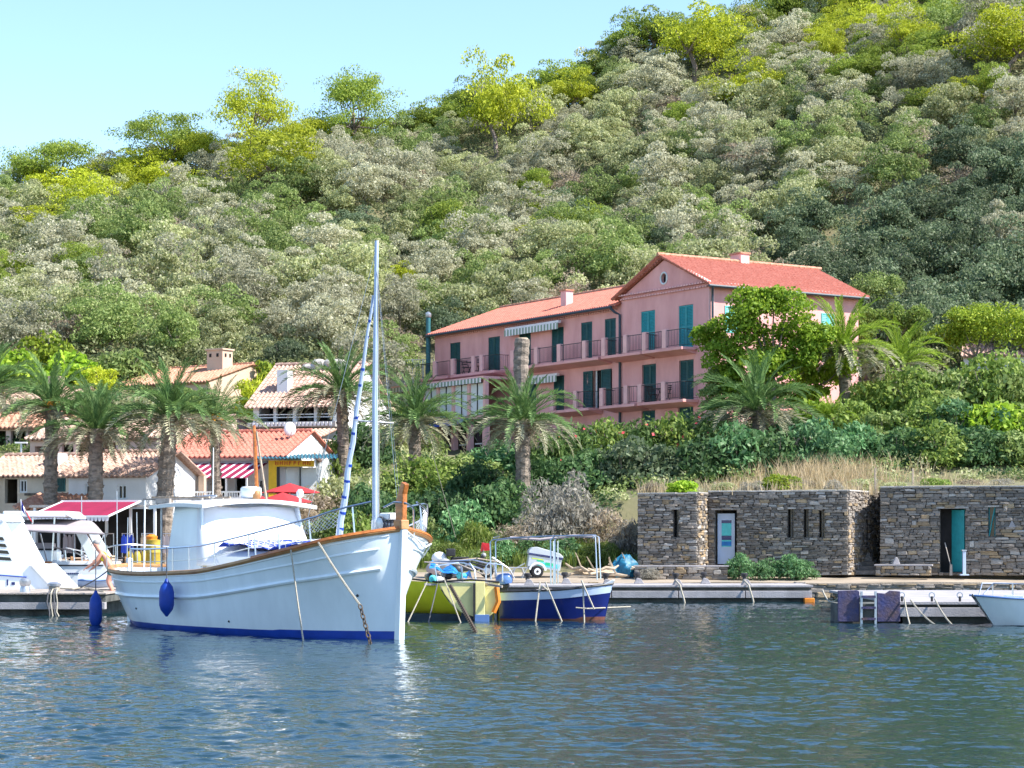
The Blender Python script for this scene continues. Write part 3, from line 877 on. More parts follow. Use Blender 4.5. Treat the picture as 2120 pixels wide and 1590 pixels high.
# ---------------------------------------------------------------- the pink hotel
def wall_cells(m, x0, x1, z0, z1, y0, y1, holes):
    """a wall slab in the local xz plane with real openings (a,b,c,d)=(x0,x1,z0,z1)"""
    xs = sorted({x0, x1, *[min(max(h[0],x0),x1) for h in holes], *[min(max(h[1],x0),x1) for h in holes]})
    for a, b in zip(xs, xs[1:]):
        if b - a < 1e-4: continue
        cx = (a+b)/2; hs = sorted([(h[2], h[3]) for h in holes if h[0] < cx < h[1]])
        z = z0
        for c, d in hs:
            if c > z: m.box(a, b, y0, y1, z, c)
            z = max(z, d)
        if z < z1: m.box(a, b, y0, y1, z, z1)
    return m

def slatted(parent, x0, x1, z0, z1, y, mname, name='shutter', leaves_=2, slats=None):
    """closed louvred shutters: each leaf a frame, with its slats as sub-parts in one mesh"""
    w_ = (x1-x0)/leaves_
    for i in range(leaves_):
        a, b = x0 + i*w_ + .012, x0 + (i+1)*w_ - .012
        m = MB()
        m.box(a, a+.07, y-.05, y, z0, z1); m.box(b-.07, b, y-.05, y, z0, z1)
        for z in (z0, (z0+z1)/2-.04, z1-.08): m.box(a+.07, b-.07, y-.048, y-.002, z, z+.08)
        o = m.build(name, mname, parent)
        s = MB(); n = int((z1-z0)/.085)
        for k in range(n):
            z = z0 + .08 + (z1-z0-.16)*k/n
            s.add([(a+.07,y-.042,z),(b-.07,y-.042,z),(b-.07,y-.012,z+.075),(a+.07,y-.012,z+.075)], [(0,1,2,3)])
        s.build('louvres', mname, o)

def corrugated(P00, P10, P11, P01, mname, name, parent, pitch=.22, amp=.045, rows=None, thick=.07, tile_len=.38):
    """canal tile roof plane: P00-P10 is the eave, P01-P11 the ridge; rounded ribs run from eave to ridge, rows overlap"""
    P00, P10, P11, P01 = map(Vector, (P00, P10, P11, P01))
    wl = (P10-P00).length; n = max(4, int(wl/pitch))*4
    nr = rows or max(3, int((P01-P00).length/tile_len))
    nrm = (P10-P00).cross(P01-P00).normalized()
    if nrm.z < 0: nrm = -nrm
    rws = []
    for r in range(nr):
        for e, dz in ((0, .022), (1, 0)):
            v = (r+e)/nr
            row = []
            for i in range(n+1):
                u = i/n
                p = P00.lerp(P10, u).lerp(P01.lerp(P11, u), v)
                ph = 2*math.pi*i/4
                h = amp*math.cos(ph) + dz
                row.append(p + nrm*h)
            rws.append(row)
    m = MB(); m.grid(rws, thick)
    return m.build(name, mname, parent, smooth=True)

def tile_ends(m, a, b, pitch=.22, r=.10, out=(0,-1,0), length=.3):
    """row of half round eave tiles from a to b pointing along out"""
    a, b = Vector(a), Vector(b); n = int((b-a).length/pitch); d = (b-a)/n; o = Vector(out).normalized()
    ax = (b-a).normalized()
    for i in range(n):
        c = a + d*(i+.5); vs = []
        for e in (c, c+o*length):
            for k in range(6):
                t = math.pi*k/5
                vs.append(e + ax*(math.cos(t)*r) + Vector((0,0,1))*(math.sin(t)*r))
        m.add(vs, [(k,k+1,7+k,6+k) for k in range(5)] + [(5,4,3,2,1,0),(6,7,8,9,10,11)])

HT = math.atan2(-.839, .544)
HC = Vector((10.3, 108.0, 0))
def fx(px): 
    k = (px-CX)/FPX
    return -(HC.x - HC.y*k)/(.544 + .839*k)
def fz(px, py):
    s = -fx(px); return CH + (HOR-py)/FPX*(HC.y + .839*s)
def sx(px):
    k = (px-CX)/FPX
    return (HC.y*k - HC.x)/(.839 - .544*k)

hotel = thing('hotel', 'pink hotel with teal shutters, balconies and red tile roofs', 'hotel', (HC.x, HC.y, 0), HT)
ZB, Z1, Z2 = 5.6, 9.50, 12.25           # base, first floor slab, second floor slab
EV, RG = 15.15, 17.0                    # main wing eave and ridge
EV2, RG2 = 15.5, 17.25                  # gabled wing
xL, xM = -27.9, -7.75
D = 10.3
# openings of the top floor, middle floor, ground floor (px range -> local x)
def op(pxa, pxb, za, zb): return (fx(pxa), fx(pxb), za, zb)
TOP = [op(932,953,Z2,Z2+2.15), op(1011,1035,Z2,Z2+2.15), op(1075,1099,Z2,Z2+2.15), op(1142,1167,Z2,Z2+2.15), op(1203,1226,Z2,Z2+2.2), op(1252,1275,Z2,Z2+2.2)]
TOPR = [op(1329,1358,Z2,Z2+2.3), op(1407,1437,Z2,Z2+2.3)]
MID = [op(1210,1267,Z1,Z1+2.15), op(1146,1168,Z1,Z1+2.1), op(1085,1110,Z1,Z1+2.1)]
MIDR = [op(1331,1360,Z1,Z1+2.15), op(1408,1438,Z1,Z1+2.15)]
GRDR = [op(1330,1358,ZB+1.6,ZB+3.55), op(1406,1437,ZB+1.6,ZB+3.6)]
m = MB()
wall_cells(m, xL, xM, ZB, EV, 0, .3, TOP+MID)
m.box(xL, xL+.3, .3, D, ZB, EV); m.box(xL+.3, xM, D-.3, D, ZB, EV)
m.prism([(.3,EV),(D,EV),(D/2,RG-.1)], 'x', xL, xL+.25)
m.build('wall', 'pink_wall', hotel)
m = MB()
wall_cells(m, xM, 0, ZB, EV2, -.06, .3, TOPR+MIDR+GRDR)
SIDE = [(sx(1500), sx(1531), Z2+.75, Z2+2.15), (sx(1700), sx(1728), Z2+.75, Z2+2.15)]
for a, b in ((.3, D),):                       # side wall with openings
    ys_ = sorted({a, b, SIDE[0][0], SIDE[0][1], SIDE[1][0], SIDE[1][1]})
    for p, q_ in zip(ys_, ys_[1:]):
        c = (p+q_)/2; hs = [h for h in SIDE if h[0] < c < h[1]]
        if hs:
            m.box(-.3, 0, p, q_, ZB, hs[0][2]); m.box(-.3, 0, p, q_, hs[0][3], EV2)
        else: m.box(-.3, 0, p, q_, ZB, EV2)
m.box(xM, -.3, D-.3, D, ZB, EV2)
m.box(xM, xM+.3, .3, D-.3, EV-1, EV2)
mid = xM/2
def disc_hole_gable(y0, y1):
    # gable triangle with a round opening: fan ring
    c = (mid, EV2+.66); rr = .27; n = 24
    tri = [(xM, EV2), (0, EV2), (mid, RG2-.12)]
    ring = [(c[0]+math.cos(2*math.pi*k/n)*rr, c[1]+math.sin(2*math.pi*k/n)*rr*1.05) for k in range(n)]
    def hit(a):
        d = (math.cos(a), math.sin(a)); best = 9
        for i in range(3):
            p, q_ = tri[i], tri[(i+1)%3]; ex, ez = q_[0]-p[0], q_[1]-p[1]
            den = d[0]*ez - d[1]*ex
            if abs(den) < 1e-9: continue
            t_ = ((p[0]-c[0])*ez - (p[1]-c[1])*ex)/den
            u_ = ((p[0]-c[0])*d[1] - (p[1]-c[1])*d[0])/den
            if t_ > 0 and -1e-6 <= u_ <= 1+1e-6: best = min(best, t_)
        return (c[0]+d[0]*best, c[1]+d[1]*best)
    angs = sorted({*(2*math.pi*k/n for k in range(n)), *(math.atan2(t[1]-c[1], t[0]-c[0]) % (2*math.pi) for t in tri)})
    inn = [(c[0]+math.cos(a)*rr, c[1]+math.sin(a)*rr*1.05) for a in angs]; out = [hit(a) for a in angs]
    k = len(angs); vs = [(p[0], y0, p[1]) for p in inn] + [(p[0], y0, p[1]) for p in out] + [(p[0], y1, p[1]) for p in inn]
    fs = [(i, (i+1)%k, k+(i+1)%k, k+i) for i in range(k)] + [(i, (i+1)%k, 2*k+(i+1)%k, 2*k+i) for i in range(k)]
    m.add(vs, fs)
disc_hole_gable(-.06, .3)
m.prism([(xM,EV2),(0,EV2),(mid,RG2-.12)], 'y', D-.25, D)
m.build('wall', 'pink_wall', hotel)
# round window
rw = MB().tube([(mid+math.cos(a)*.29, -.07, EV2+.66+math.sin(a)*.31) for a in np.linspace(0,6.283,25)], .05, 6).build('round_window', 'curtain_white', hotel, True)
MB().prism([(mid+math.cos(a)*.28, EV2+.66+math.sin(a)*.29) for a in np.linspace(0,6.283,17)[:-1]], 'y', .12, .14).build('pane', 'glass_dark', rw)
MB().box(mid-.02, mid+.02, .08, .115, EV2+.38, EV2+.94).build('glazing_bar', 'curtain_white', rw)
# pale surround strip at the wing corner
MB().box(-.02, .025, -.085, .26, ZB, EV2-.3).build('corner_trim', 'pink_trim', hotel)

# roofs
ov = .45
sl = (RG-EV)/(D/2)
corrugated((xL-.35,-ov,EV-ov*sl+.1),(xM+.0,-ov,EV-ov*sl+.1),(xM+.0,D/2,RG+.1),(xL-.35,D/2,RG+.1),'tile_red','roof',hotel)
corrugated((xM,D+ov,EV-ov*sl+.1),(xL-.35,D+ov,EV-ov*sl+.1),(xL-.35,D/2,RG+.1),(xM,D/2,RG+.1),'tile_red','roof',hotel, tile_len=1.0)
sl2 = (RG2-EV2)/(-mid)
corrugated((ov,D+.4,EV2-ov*sl2+.12),(ov,-.45,EV2-ov*sl2+.12),(mid,-.45,RG2+.12),(mid,D+.4,RG2+.12),'tile_red','roof',hotel)
corrugated((xM-ov,-.45,EV2-ov*sl2+.12),(xM-ov,D+.4,EV2-ov*sl2+.12),(mid,D+.4,RG2+.12),(mid,-.45,RG2+.12),'tile_red','roof',hotel)
m = MB()
for k in range(28):
    y = -.5 + k*.41; m.tube([(mid, y, RG2+.16), (mid, y+.44, RG2+.19)], .11, 8, .10)
m.build('ridge_tiles', 'tile_orange', hotel, True)
m = MB()
for k in range(49):
    x = xL-.35 + k*.41; m.tube([(x, D/2, RG+.14), (x+.44, D/2, RG+.17)], .11, 8, .10)
m.build('ridge_tiles', 'tile_orange', hotel, True)
# double rows of eave tiles (genoise) and gutters
m = MB()
tile_ends(m, (xL,.02,EV-.13), (xM-.45,.02,EV-.13), .24, .09, (0,-1,0), .22)
tile_ends(m, (xL,.02,EV-.32), (xM-.45,.02,EV-.32), .24, .09, (0,-1,0), .13)
m.build('eave_cornice', 'pink_trim', hotel)
m = MB()
tile_ends(m, (xM,-.05,EV2+.02), (.0,-.05,EV2+.02), .24, .09, (0,-1,0), .26)
tile_ends(m, (xM,-.05,EV2-.18), (.0,-.05,EV2-.18), .24, .09, (0,-1,0), .15)
tile_ends(m, (xM-.2,-.05,EV2+.02), (mid,-.05,RG2+.0), .24, .08, (0,-1,0), .26)
tile_ends(m, (mid,-.05,RG2+.0), (.2,-.05,EV2+.02), .24, .08, (0,-1,0), .26)
tile_ends(m, (-.02,-.1,EV2-.02), (-.02,D,EV2-.02), .24, .09, (1,0,0), .25)
tile_ends(m, (-.02,-.1,EV2-.20), (-.02,D,EV2-.20), .24, .09, (1,0,0), .14)
m.build('gable_cornice', 'pink_trim', hotel)
g1 = MB().tube([(xL-.3,-ov-.04,EV-ov*sl+.0),(xM-.35,-ov-.04,EV-ov*sl+.0)], .075, 6).build('gutter', 'pipe_dark', hotel, True)
x_ = xM-.15
MB().tube([(xM-.5,-ov-.04,EV-ov*sl-.02),(x_-.1,-.35,EV-.45),(x_+.12,-.15,EV-.6),(x_+.12,-.15,ZB+1.4)], .075, 7).build('downpipe', 'pipe_dark', g1, True)
g2 = MB().tube([(ov+.04,-.45,EV2-ov*sl2+.02),(ov+.04,D+.3,EV2-ov*sl2+.02)], .075, 6).build('gutter', 'pipe_dark', hotel, True)
MB().tube([(ov+.02,-.2,EV2-.25),(.14,.05,EV2-.6),(.12,.12,ZB)], .065, 7).build('downpipe', 'pipe_dark', g2, True)
fl = MB().tube([(xL-.32,-.3,Z2-.2),(xL-.32,-.3,EV+1.1)], .15, 9).build('flue_pipe', 'pipe_teal', hotel, True)
MB().lathe([(.17,0),(.2,.05),(.2,.25),(.05,.36)], 10, (xL-.32,-.3,EV+1.05)).build('flue_cap', 'galvanised', fl, True)

# chimneys
for (x, y, z, w_, d_, h_) in ((fx(1139)-1.2, 2.0, EV+.7, .55, .5, .95), (xM-.75, 3.6, RG-.75, 1.05, .8, 1.35), (mid-.3, 5.4, RG2-.15, .9, .6, .75)):
    c = MB().box(x-w_/2, x+w_/2, y-d_/2, y+d_/2, z-.3, z+h_).build('chimney', 'pink_trim', hotel)
    MB().box(x-w_/2-.06, x+w_/2+.06, y-d_/2-.06, y+d_/2+.06, z+h_, z+h_+.09).build('chimney_cap', 'tile_orange', c)

# shutters, windows
def opening(o, mname, y=.06, half=False):
    a, b, c, d = o
    if half:
        w3 = (b-a)
        slatted(hotel, a, a+w3*.34, c+.03, d, -.05, mname, leaves_=1)
        slatted(hotel, a+w3*.66, b, c+.03, d, -.05, mname, leaves_=1)
        wn = MB().box(a+w3*.36, a+w3*.40, .1, .16, c, d).build('window', 'curtain_white', hotel)
        MB().box(a+w3*.40, b, .20, .22, c, d).build('pane', 'glass_dark', wn)
        MB().box(a+w3*.02, a+w3*.36, .20, .23, c, d).build('door_leaf', 'pink_trim', wn)
    else:
        slatted(hotel, a+.02, b-.02, c+.03, d-.02, y, mname)
        MB().box(a, b, .14, .16, c, d).build('backing', 'interior_dark', hotel)
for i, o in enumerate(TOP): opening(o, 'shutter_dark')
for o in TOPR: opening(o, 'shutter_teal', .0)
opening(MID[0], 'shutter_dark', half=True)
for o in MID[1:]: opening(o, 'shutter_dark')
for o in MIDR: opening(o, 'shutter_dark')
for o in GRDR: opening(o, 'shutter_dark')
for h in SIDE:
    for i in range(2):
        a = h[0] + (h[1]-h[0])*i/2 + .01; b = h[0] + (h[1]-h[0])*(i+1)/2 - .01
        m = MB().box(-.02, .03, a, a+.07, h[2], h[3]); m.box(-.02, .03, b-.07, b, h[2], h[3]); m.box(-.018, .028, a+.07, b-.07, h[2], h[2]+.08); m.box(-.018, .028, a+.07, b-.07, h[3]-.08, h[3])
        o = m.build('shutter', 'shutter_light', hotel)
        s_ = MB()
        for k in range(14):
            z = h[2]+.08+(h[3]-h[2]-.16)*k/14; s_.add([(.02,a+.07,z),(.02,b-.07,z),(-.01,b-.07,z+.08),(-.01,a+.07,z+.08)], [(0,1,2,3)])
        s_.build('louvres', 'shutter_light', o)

# balconies: slab, pink pillars, iron railings
def balcony(xa, xb, z, pillars, depth=1.05, y0=0.0):
    b = MB().box(xa, xb, y0-depth, y0+.0, z-.16, z).build('balcony', 'pink_wall', hotel, bevel=.02)
    m = MB().prism([(y0-depth+.06,z-.161),(y0,z-.161),(y0,z-.34)], 'x', xa+.1, xb-.1); m.build('bracket', 'pink_wall', b)
    ps = []
    for p in pillars:
        MB().box(p-.17, p+.17, y0-depth-.01, y0-depth+.22, z+.002, z+1.0).build('pillar', 'pink_trim', b, bevel=.015)
        ps.append(p)
    ends = sorted([xa] + ps + [xb])
    for p, q_ in zip(ends, ends[1:]):
        a = p + (.17 if p in ps else .03); c = q_ - (.17 if q_ in ps else .03)
        if c - a < .25: continue
        m = MB(); y = y0-depth+.08
        m.bar((a,y,z+.92),(c,y,z+.92),.035); m.bar((a,y,z+.10),(c,y,z+.10),.025)
        n = max(2, int((c-a)/.13))
        for k in range(1, n): m.bar((a+(c-a)*k/n,y,z+.10),(a+(c-a)*k/n,y,z+.92),.013)
        m.build('railing', 'iron_dark', b)
    for xx in (xa+.03, xb-.03):
        m = MB(); m.bar((xx,y0-depth+.08,z+.92),(xx,y0,z+.92),.03); m.bar((xx,y0-depth+.08,z+.1),(xx,y0,z+.1),.02)
        for k in range(1,8): m.bar((xx,y0-depth+.08+k*.125,z+.1),(xx,y0-depth+.08+k*.125,z+.92),.013)
        m.build('railing', 'iron_dark', b)
def bx(px): return fx(px) - .55      # pillars stand about a metre in front of the wall
balcony(bx(906), bx(966), Z2, [bx(938)], 1.05)
balcony(bx(972), bx(1064), Z2, [bx(972)+.2, bx(1019), bx(1036)])
balcony(bx(1098), bx(1282), Z2, [bx(1101), bx(1151), bx(1199), bx(1252)])
balcony(bx(1290), bx(1373), Z2, [bx(1290)+.2, bx(1340)], 1.05, -.06)
balcony(bx(1368)+.3, bx(1448)+.45, Z2, [bx(1368)+.5, bx(1422)], 1.05, -.06)
balcony(bx(1180), bx(1262), Z1, [bx(1180)+.2, bx(1233)])
balcony(bx(1286), bx(1360), Z1, [bx(1286)+.2, bx(1341)], 1.05, -.06)
balcony(bx(1360)+.25, bx(1452)+.4, Z1, [bx(1360)+.45, bx(1420)], 1.05, -.06)

# striped rolled awning over the top floor
def awning_roll(xa, xb, z, y, name='awning'):
    b = MB().box(xa, xb, y-.22, y-.02, z, z+.16).build(name, 'awning_white', hotel, bevel=.02)
    n = int((xb-xa)/.16)
    for k in range(n):
        a = xa + (xb-xa)*k/n
        MB().box(a+.004, a+(xb-xa)/n-.004, y-.25, y-.235, z-.34, z+.02).build('valance_strip', 'awning_white' if k % 2 else 'awning_green', b)
    for xx in (xa+.3, xb-.3): MB().bar((xx,y-.02,z+.05),(xx,y-.22,z+.05),.05).build('arm', 'iron_dark', b)
awning_roll(fx(1064)-.3, fx(1176)-.3, Z2+2.32, -.25)
awning_roll(fx(1098)-.3, fx(1173)-.3, Z1+2.05, -.25)

# veranda at the left end: glazed upper gallery over columns
vx0, vx1, vy = xL-1.2, fx(1070), -2.3
v = MB().box(vx0, vx1, vy, -.005, Z1-.22, Z1-.02).build('veranda', 'pink_trim', hotel)
MB().box(vx0-.1, vx1+.1, vy-.15, -.006, Z2-.62, Z2-.47).build('veranda_roof', 'pink_trim', v)
for k in range(7):
    x = vx0 + (vx1-vx0)*k/6
    MB().box(x-.16, x+.16, vy-.02, vy+.3, ZB, Z1-.22).build('column', 'pink_trim', v)
    MB().box(x-.12, x+.12, vy, vy+.25, Z1-.02, Z2-.62).build('column', 'pink_trim', v)
    if k < 6:
        x2 = vx0 + (vx1-vx0)*(k+1)/6
        MB().box(x+.13, x2-.13, vy+.12, vy+.15, Z1+.02, Z2-.85).build('gallery_window', 'curtain_white', v)
        MB().bar(((x+x2)/2, vy+.10, Z1), ((x+x2)/2, vy+.10, Z2-.85), .06).build('mullion', 'iron_dark', v)
        MB().box(x+.17, x2-.17, vy+.4, vy+.44, ZB+1.2, Z1-.4).build('ground_window', 'glass_dark', v)
        MB().box(x+.17, x2-.17, vy+.36, vy+.39, ZB+2.2, ZB+2.28).build('glazing_bar', 'curtain_white', v)
        MB().box(x+.17, x2-.17, vy+.36, vy+.46, ZB, ZB+1.2).build('low_wall', 'pink_wall', v)
n = 56
for k in range(n):
    a = vx0 + (vx1-vx0)*k/n
    MB().box(a+.01, a+(vx1-vx0)/n-.01, vy-.22, vy-.2, Z2-.86, Z2-.58).build('valance_strip', 'awning_white' if k % 2 else 'awning_green', v)
aw = MB().add([(vx0+3.5,vy-1.0,Z1-.55),(vx1-1.5,vy-1.0,Z1-.55),(vx1-1.5,vy-.02,Z1-.12),(vx0+3.5,vy-.02,Z1-.12),(vx0+3.5,vy-1.0,Z1-.6),(vx1-1.5,vy-1.0,Z1-.6),(vx1-1.5,vy-.02,Z1-.17),(vx0+3.5,vy-.02,Z1-.17)],
    [(0,1,2,3),(7,6,5,4),(0,4,5,1)]).build('terrace_awning', 'boot_blue', v)

def hotel_point(x, y, z):
    return Vector((HC.x + x*.544 + y*.839, HC.y - x*.839 + y*.544, z))
def garden_set(px, zf, label):
    """folding table and chair seen through the railings"""
    p = hotel_point(bx(px), -.45, zf)
    t = thing('folding_table', 'dark folding table on the ' + label, 'table', p, HT, 'balcony furniture')
    MB().lathe([(.34,0),(.34,.03)], 14, (0,0,.70)).build('table_top', 'iron_dark', t)
    for s_ in (-1,1):
        MB().bar((-.28*s_,-.12*s_,0),(.28*s_,-.12*s_,.70),.025).build('leg', 'iron_dark', t)
        MB().bar((-.28*s_,.14,0),(.28*s_,.14,.70),.025).build('leg', 'iron_dark', t)
    for s_ in (-1, 1):
        p2 = hotel_point(bx(px)+s_*.62, -.5, zf)
        c = thing('folding_chair', ('left' if s_ < 0 else 'right') + ' dark folding chair on the ' + label, 'chair', p2, HT + (0 if s_ < 0 else math.pi), 'balcony furniture')
        MB().box(-.18, .2, -.2, .2, .42, .45).build('seat', 'iron_dark', c)
        bk = MB()
        for z in (.62,.72,.82): bk.box(-.22,-.20,-.2,.2,z,z+.05)
        bk.build('backrest', 'iron_dark', c)
        for y in (-.19,.19):
            MB().bar((.2,y,0),(-.21,y,.88),.022).build('leg', 'iron_dark', c)
            MB().bar((-.16,y,0),(.18,y,.43),.022).build('leg', 'iron_dark', c)
garden_set(1000, Z2, 'upper balcony near the left end')
garden_set(1393, Z1, 'lower balcony of the gabled wing')
p = hotel_point(fx(962), -2.1, Z1)
t = thing('flower_pot', 'terracotta pot with small plant on the veranda sill', 'plant pot', p)
MB().lathe([(.16,0),(.24,.36),(.26,.40),(.2,.40)], 12).build('pot', 'terracotta', t, True)
V, F = leaves([(0,0,.55,.28,.28,.25)], 160, .12, RNG); link('plant', np_mesh('plant', V, F, 'leaf_bright'), t)
# ---------------------------------------------------------------- village houses at left
class House:
    def __init__(s, name, label, cat, pl, pr, Y, rz, zb, ze, depth, rise, wall, roof, ridge='x', over=.3, group=None, verge=.15, lean=False, holes=(), side_holes=()):
        s.Y, s.rz = Y, R(rz); c, sn = math.cos(s.rz), math.sin(s.rz)
        X0 = (pl-CX)/FPX*Y; k = (pr-CX)/FPX
        s.w = (k*Y - X0)/(c - k*sn); s.X0 = X0; s.c, s.sn = c, sn
        s.t = thing(name, label, cat, (X0, Y, 0), s.rz, group)
        s.ze, s.zb, s.d = ze, zb, depth
        hl = [s.hole(*h[:4]) for h in holes]
        m = MB(); wall_cells(m, 0, s.w, zb, ze, 0, .25, hl)
        m.box(0, .25, .25, depth, zb, ze); m.box(s.w-.25, s.w, .25, depth, zb, ze); m.box(.25, s.w-.25, depth-.25, depth, zb, ze)
        e = .02
        if lean:
            m.prism([(.25,ze),(depth,ze),(depth,ze+rise-e)], 'x', 0, .2); m.prism([(.25,ze),(depth,ze),(depth,ze+rise-e)], 'x', s.w-.2, s.w)
        elif ridge == 'x':
            for a, b in ((0,.2),(s.w-.2,s.w)): m.prism([(.0,ze),(depth,ze),(depth/2,ze+rise-e)], 'x', a, b)
        else:
            for a, b in ((0,.2),(depth-.2,depth)): m.prism([(0,ze),(s.w,ze),(s.w/2,ze+rise-e)], 'y', a, b)
        m.build('wall', wall, s.t)
        if roof:
            up = .07
            if lean:
                sl = rise/depth
                corrugated((-verge,-over,ze-over*sl+up),(s.w+verge,-over,ze-over*sl+up),(s.w+verge,depth,ze+rise+up),(-verge,depth,ze+rise+up), roof, 'roof', s.t, .24, .05)
            elif ridge == 'x':
                sl = rise/(depth/2)
                corrugated((-verge,-over,ze-over*sl+up),(s.w+verge,-over,ze-over*sl+up),(s.w+verge,depth/2,ze+rise+up),(-verge,depth/2,ze+rise+up), roof, 'roof', s.t, .24, .05)
                corrugated((s.w+verge,depth+over,ze-over*sl+up),(-verge,depth+over,ze-over*sl+up),(-verge,depth/2,ze+rise+up),(s.w+verge,depth/2,ze+rise+up), roof, 'roof', s.t, .24, .05, tile_len=.9)
                m = MB()
                for k_ in range(int((s.w+2*verge)/.4)): m.tube([(-verge+k_*.4,depth/2,ze+rise+up+.02),(-verge+k_*.4+.43,depth/2,ze+rise+up+.05)], .1, 7)
                m.build('ridge_tiles', roof, s.t, True)
            else:
                sl = rise/(s.w/2)
                corrugated((s.w+over,depth+verge,ze-over*sl+up),(s.w+over,-verge,ze-over*sl+up),(s.w/2,-verge,ze+rise+up),(s.w/2,depth+verge,ze+rise+up), roof, 'roof', s.t, .24, .05)
                corrugated((-over,-verge,ze-over*sl+up),(-over,depth+verge,ze-over*sl+up),(s.w/2,depth+verge,ze+rise+up),(s.w/2,-verge,ze+rise+up), roof, 'roof', s.t, .24, .05)
            if ridge == 'x' or lean:
                m = MB(); tile_ends(m, (0,.0,ze-.12), (s.w,.0,ze-.12), .24, .085, (0,-1,0), .2); m.build('eave_tiles', roof, s.t)
        for h, hh in zip(holes, hl):
            kd = h[4] if len(h) > 4 else 'window'
            a, b, c_, d_ = hh
            if kd == 'window':
                f = MB(); fw = .07
                f.box(a, a+fw, .04, .12, c_, d_); f.box(b-fw, b, .04, .12, c_, d_); f.box(a+fw, b-fw, .04, .12, c_, c_+fw); f.box(a+fw, b-fw, .04, .12, d_-fw, d_)
                f.box((a+b)/2-.025, (a+b)/2+.025, .05, .11, c_+fw, d_-fw)
                fo = f.build('window', 'curtain_white', s.t)
                MB().box(a+fw, b-fw, .13, .14, c_+fw, d_-fw).build('pane', 'glass_dark', fo)
                MB().box(a-.06, b+.06, -.07, .02, c_-.07, c_).build('sill', wall, fo)
            elif kd == 'dark':
                lo = MB().box(a, b, 1.6, 1.64, c_, d_).build('opening', 'interior_dark', s.t)
                MB().box(a+.05, a+(b-a)*.45, 1.5, 1.56, c_, d_-.15).build('glass_door', 'glass_dark', lo)
                MB().box(a, b, .26, 1.6, c_-.02, c_-.0).build('floor', 'concrete', lo)
            elif kd == 'shutter':
                slatted(s.t, a, b, c_, d_, .03, 'shutter_dark')
    def u(s, px):
        k = (px-CX)/FPX; return (k*s.Y - s.X0)/(s.c - k*s.sn)
    def z(s, px, py, dy=0.0):
        return CH + (HOR-py)/FPX*(s.Y + s.u(px)*s.sn + dy)
    def hole(s, pa, pb, pt, pbm):
        return (s.u(pa), s.u(pb), s.z((pa+pb)/2, pbm), s.z((pa+pb)/2, pt))
    def part(s, m, name, mt, parent=None, **k): return m.build(name, mt, parent or s.t, **k)

def zz(py, Y): return CH + (HOR-py)/FPX*Y

# white cottage behind the second and third palm
h5 = House('cottage', 'low white cottage with rose tiled roof behind the magenta awning', 'house', 142, 302, 88, -15, .8, zz(984,88), 5.5, 1.0, 'white_wall', 'tile_rose', verge=.35,
      holes=((176,191,1003,1034),(243,263,1003,1034)))
# cream house at far left
h6 = House('cottage', 'cream cottage with arched loggia at the far left edge', 'house', -40, 150, 93, -15, .8, zz(984,93), 5, .9, 'sand_wall', 'tile_rose',
      holes=((10,36,992,1042,'dark'),(40,56,993,1020),(118,136,990,1018,'shutter')))
m = MB().box(h6.u(75), h6.u(98), 1.0, 1.9, h6.ze+.0, h6.ze+1.0); h6.part(m, 'chimney', 'white_wall')
m = MB().box(h6.u(56), h6.u(146), -.25, -.003, h6.z(90,1026), h6.z(90,1021)); h6.part(m, 'ledge', 'stone_core')
# small tiled shed in front of it
h6b = House('shed', 'small stone shed with orange tiled lean-to roof at left', 'shed', 40, 146, 86.5, -14, .8, zz(1050,86.5), 2.2, .55, 'stone_pale', 'tile_orange', lean=True)
# arcade building behind
h7 = House('arcade_house', 'rose rendered house with dark loggia openings behind the left palms', 'house', 62, 330, 104, -15, 3.0, zz(908,104), 6, .9, 'rose_wall', 'tile_rose',
      holes=((72,100,924,960,'dark'),(128,152,920,958,'dark'),(158,192,920,960,'dark'),(214,240,916,956,'dark'),(285,300,925,955,'dark')))
m = MB().box(h7.u(118), h7.u(192), -1.2, -.003, h7.z(150,978), h7.z(150,962)); h7.part(m, 'terrace_wall', 'rose_wall')
h7a = House('house', 'rose house with tiled porch and columns at the left edge', 'house', -60, 84, 108, -15, 4.0, zz(886,108), 6, .8, 'rose_wall', 'tile_orange',
      holes=((-20,12,892,928,'dark'),(22,54,892,926,'dark'),(58,76,892,926,'dark')))
h8 = House('house', 'upper rose house behind the leftmost palm with holed chimney', 'house', -90, 128, 118, -15, 5.0, zz(842,118), 7, 1.1, 'rose_wall', 'tile_rose')
c = MB().box(h8.u(57)-.1, h8.u(72)+.1, 2.6, 3.4, h8.ze+.6, zz(783,121)); c = h8.part(c, 'chimney', 'cream_wall')
for k in range(2): MB().box(h8.u(59)+k*.3, h8.u(59)+k*.3+.12, 2.56, 2.62, zz(792,121), zz(787,121)).build('vent', 'interior_dark', c)

# cream gabled house high behind the third palm
h1 = House('house', 'cream house with lit gable and holed chimney behind the third palm', 'house', 246, 432, 122, -33, 5.5, zz(799,122), 7.5, 1.15, 'cream_wall', 'tile_orange')
cz = h1.ze + .9
cx_ = h1.u(378)
c = h1.part(MB().box(cx_-.45, cx_+.75, 2.6, 3.5, cz-.6, cz+1.15), 'chimney', 'cream_wall')
MB().box(cx_-.53, cx_+.83, 2.52, 3.58, cz+1.15, cz+1.24).build('cap', 'cream_wall', c)
for k in range(2):
    MB().box(cx_-.25+k*.55, cx_-.1+k*.55, 2.57, 2.62, cz+.75, cz+.95).build('vent', 'interior_dark', c)
    MB().box(cx_+.73, cx_+.78, 2.8+k*.4, 2.93+k*.4, cz+.75, cz+.95).build('vent', 'interior_dark', c)
h1b = House('annex', 'plain cream block with parapet right of the lit gable', 'house', 470, 520, 121, 12, 5.5, zz(803,121), 4, 0.01, 'cream_wall', None)
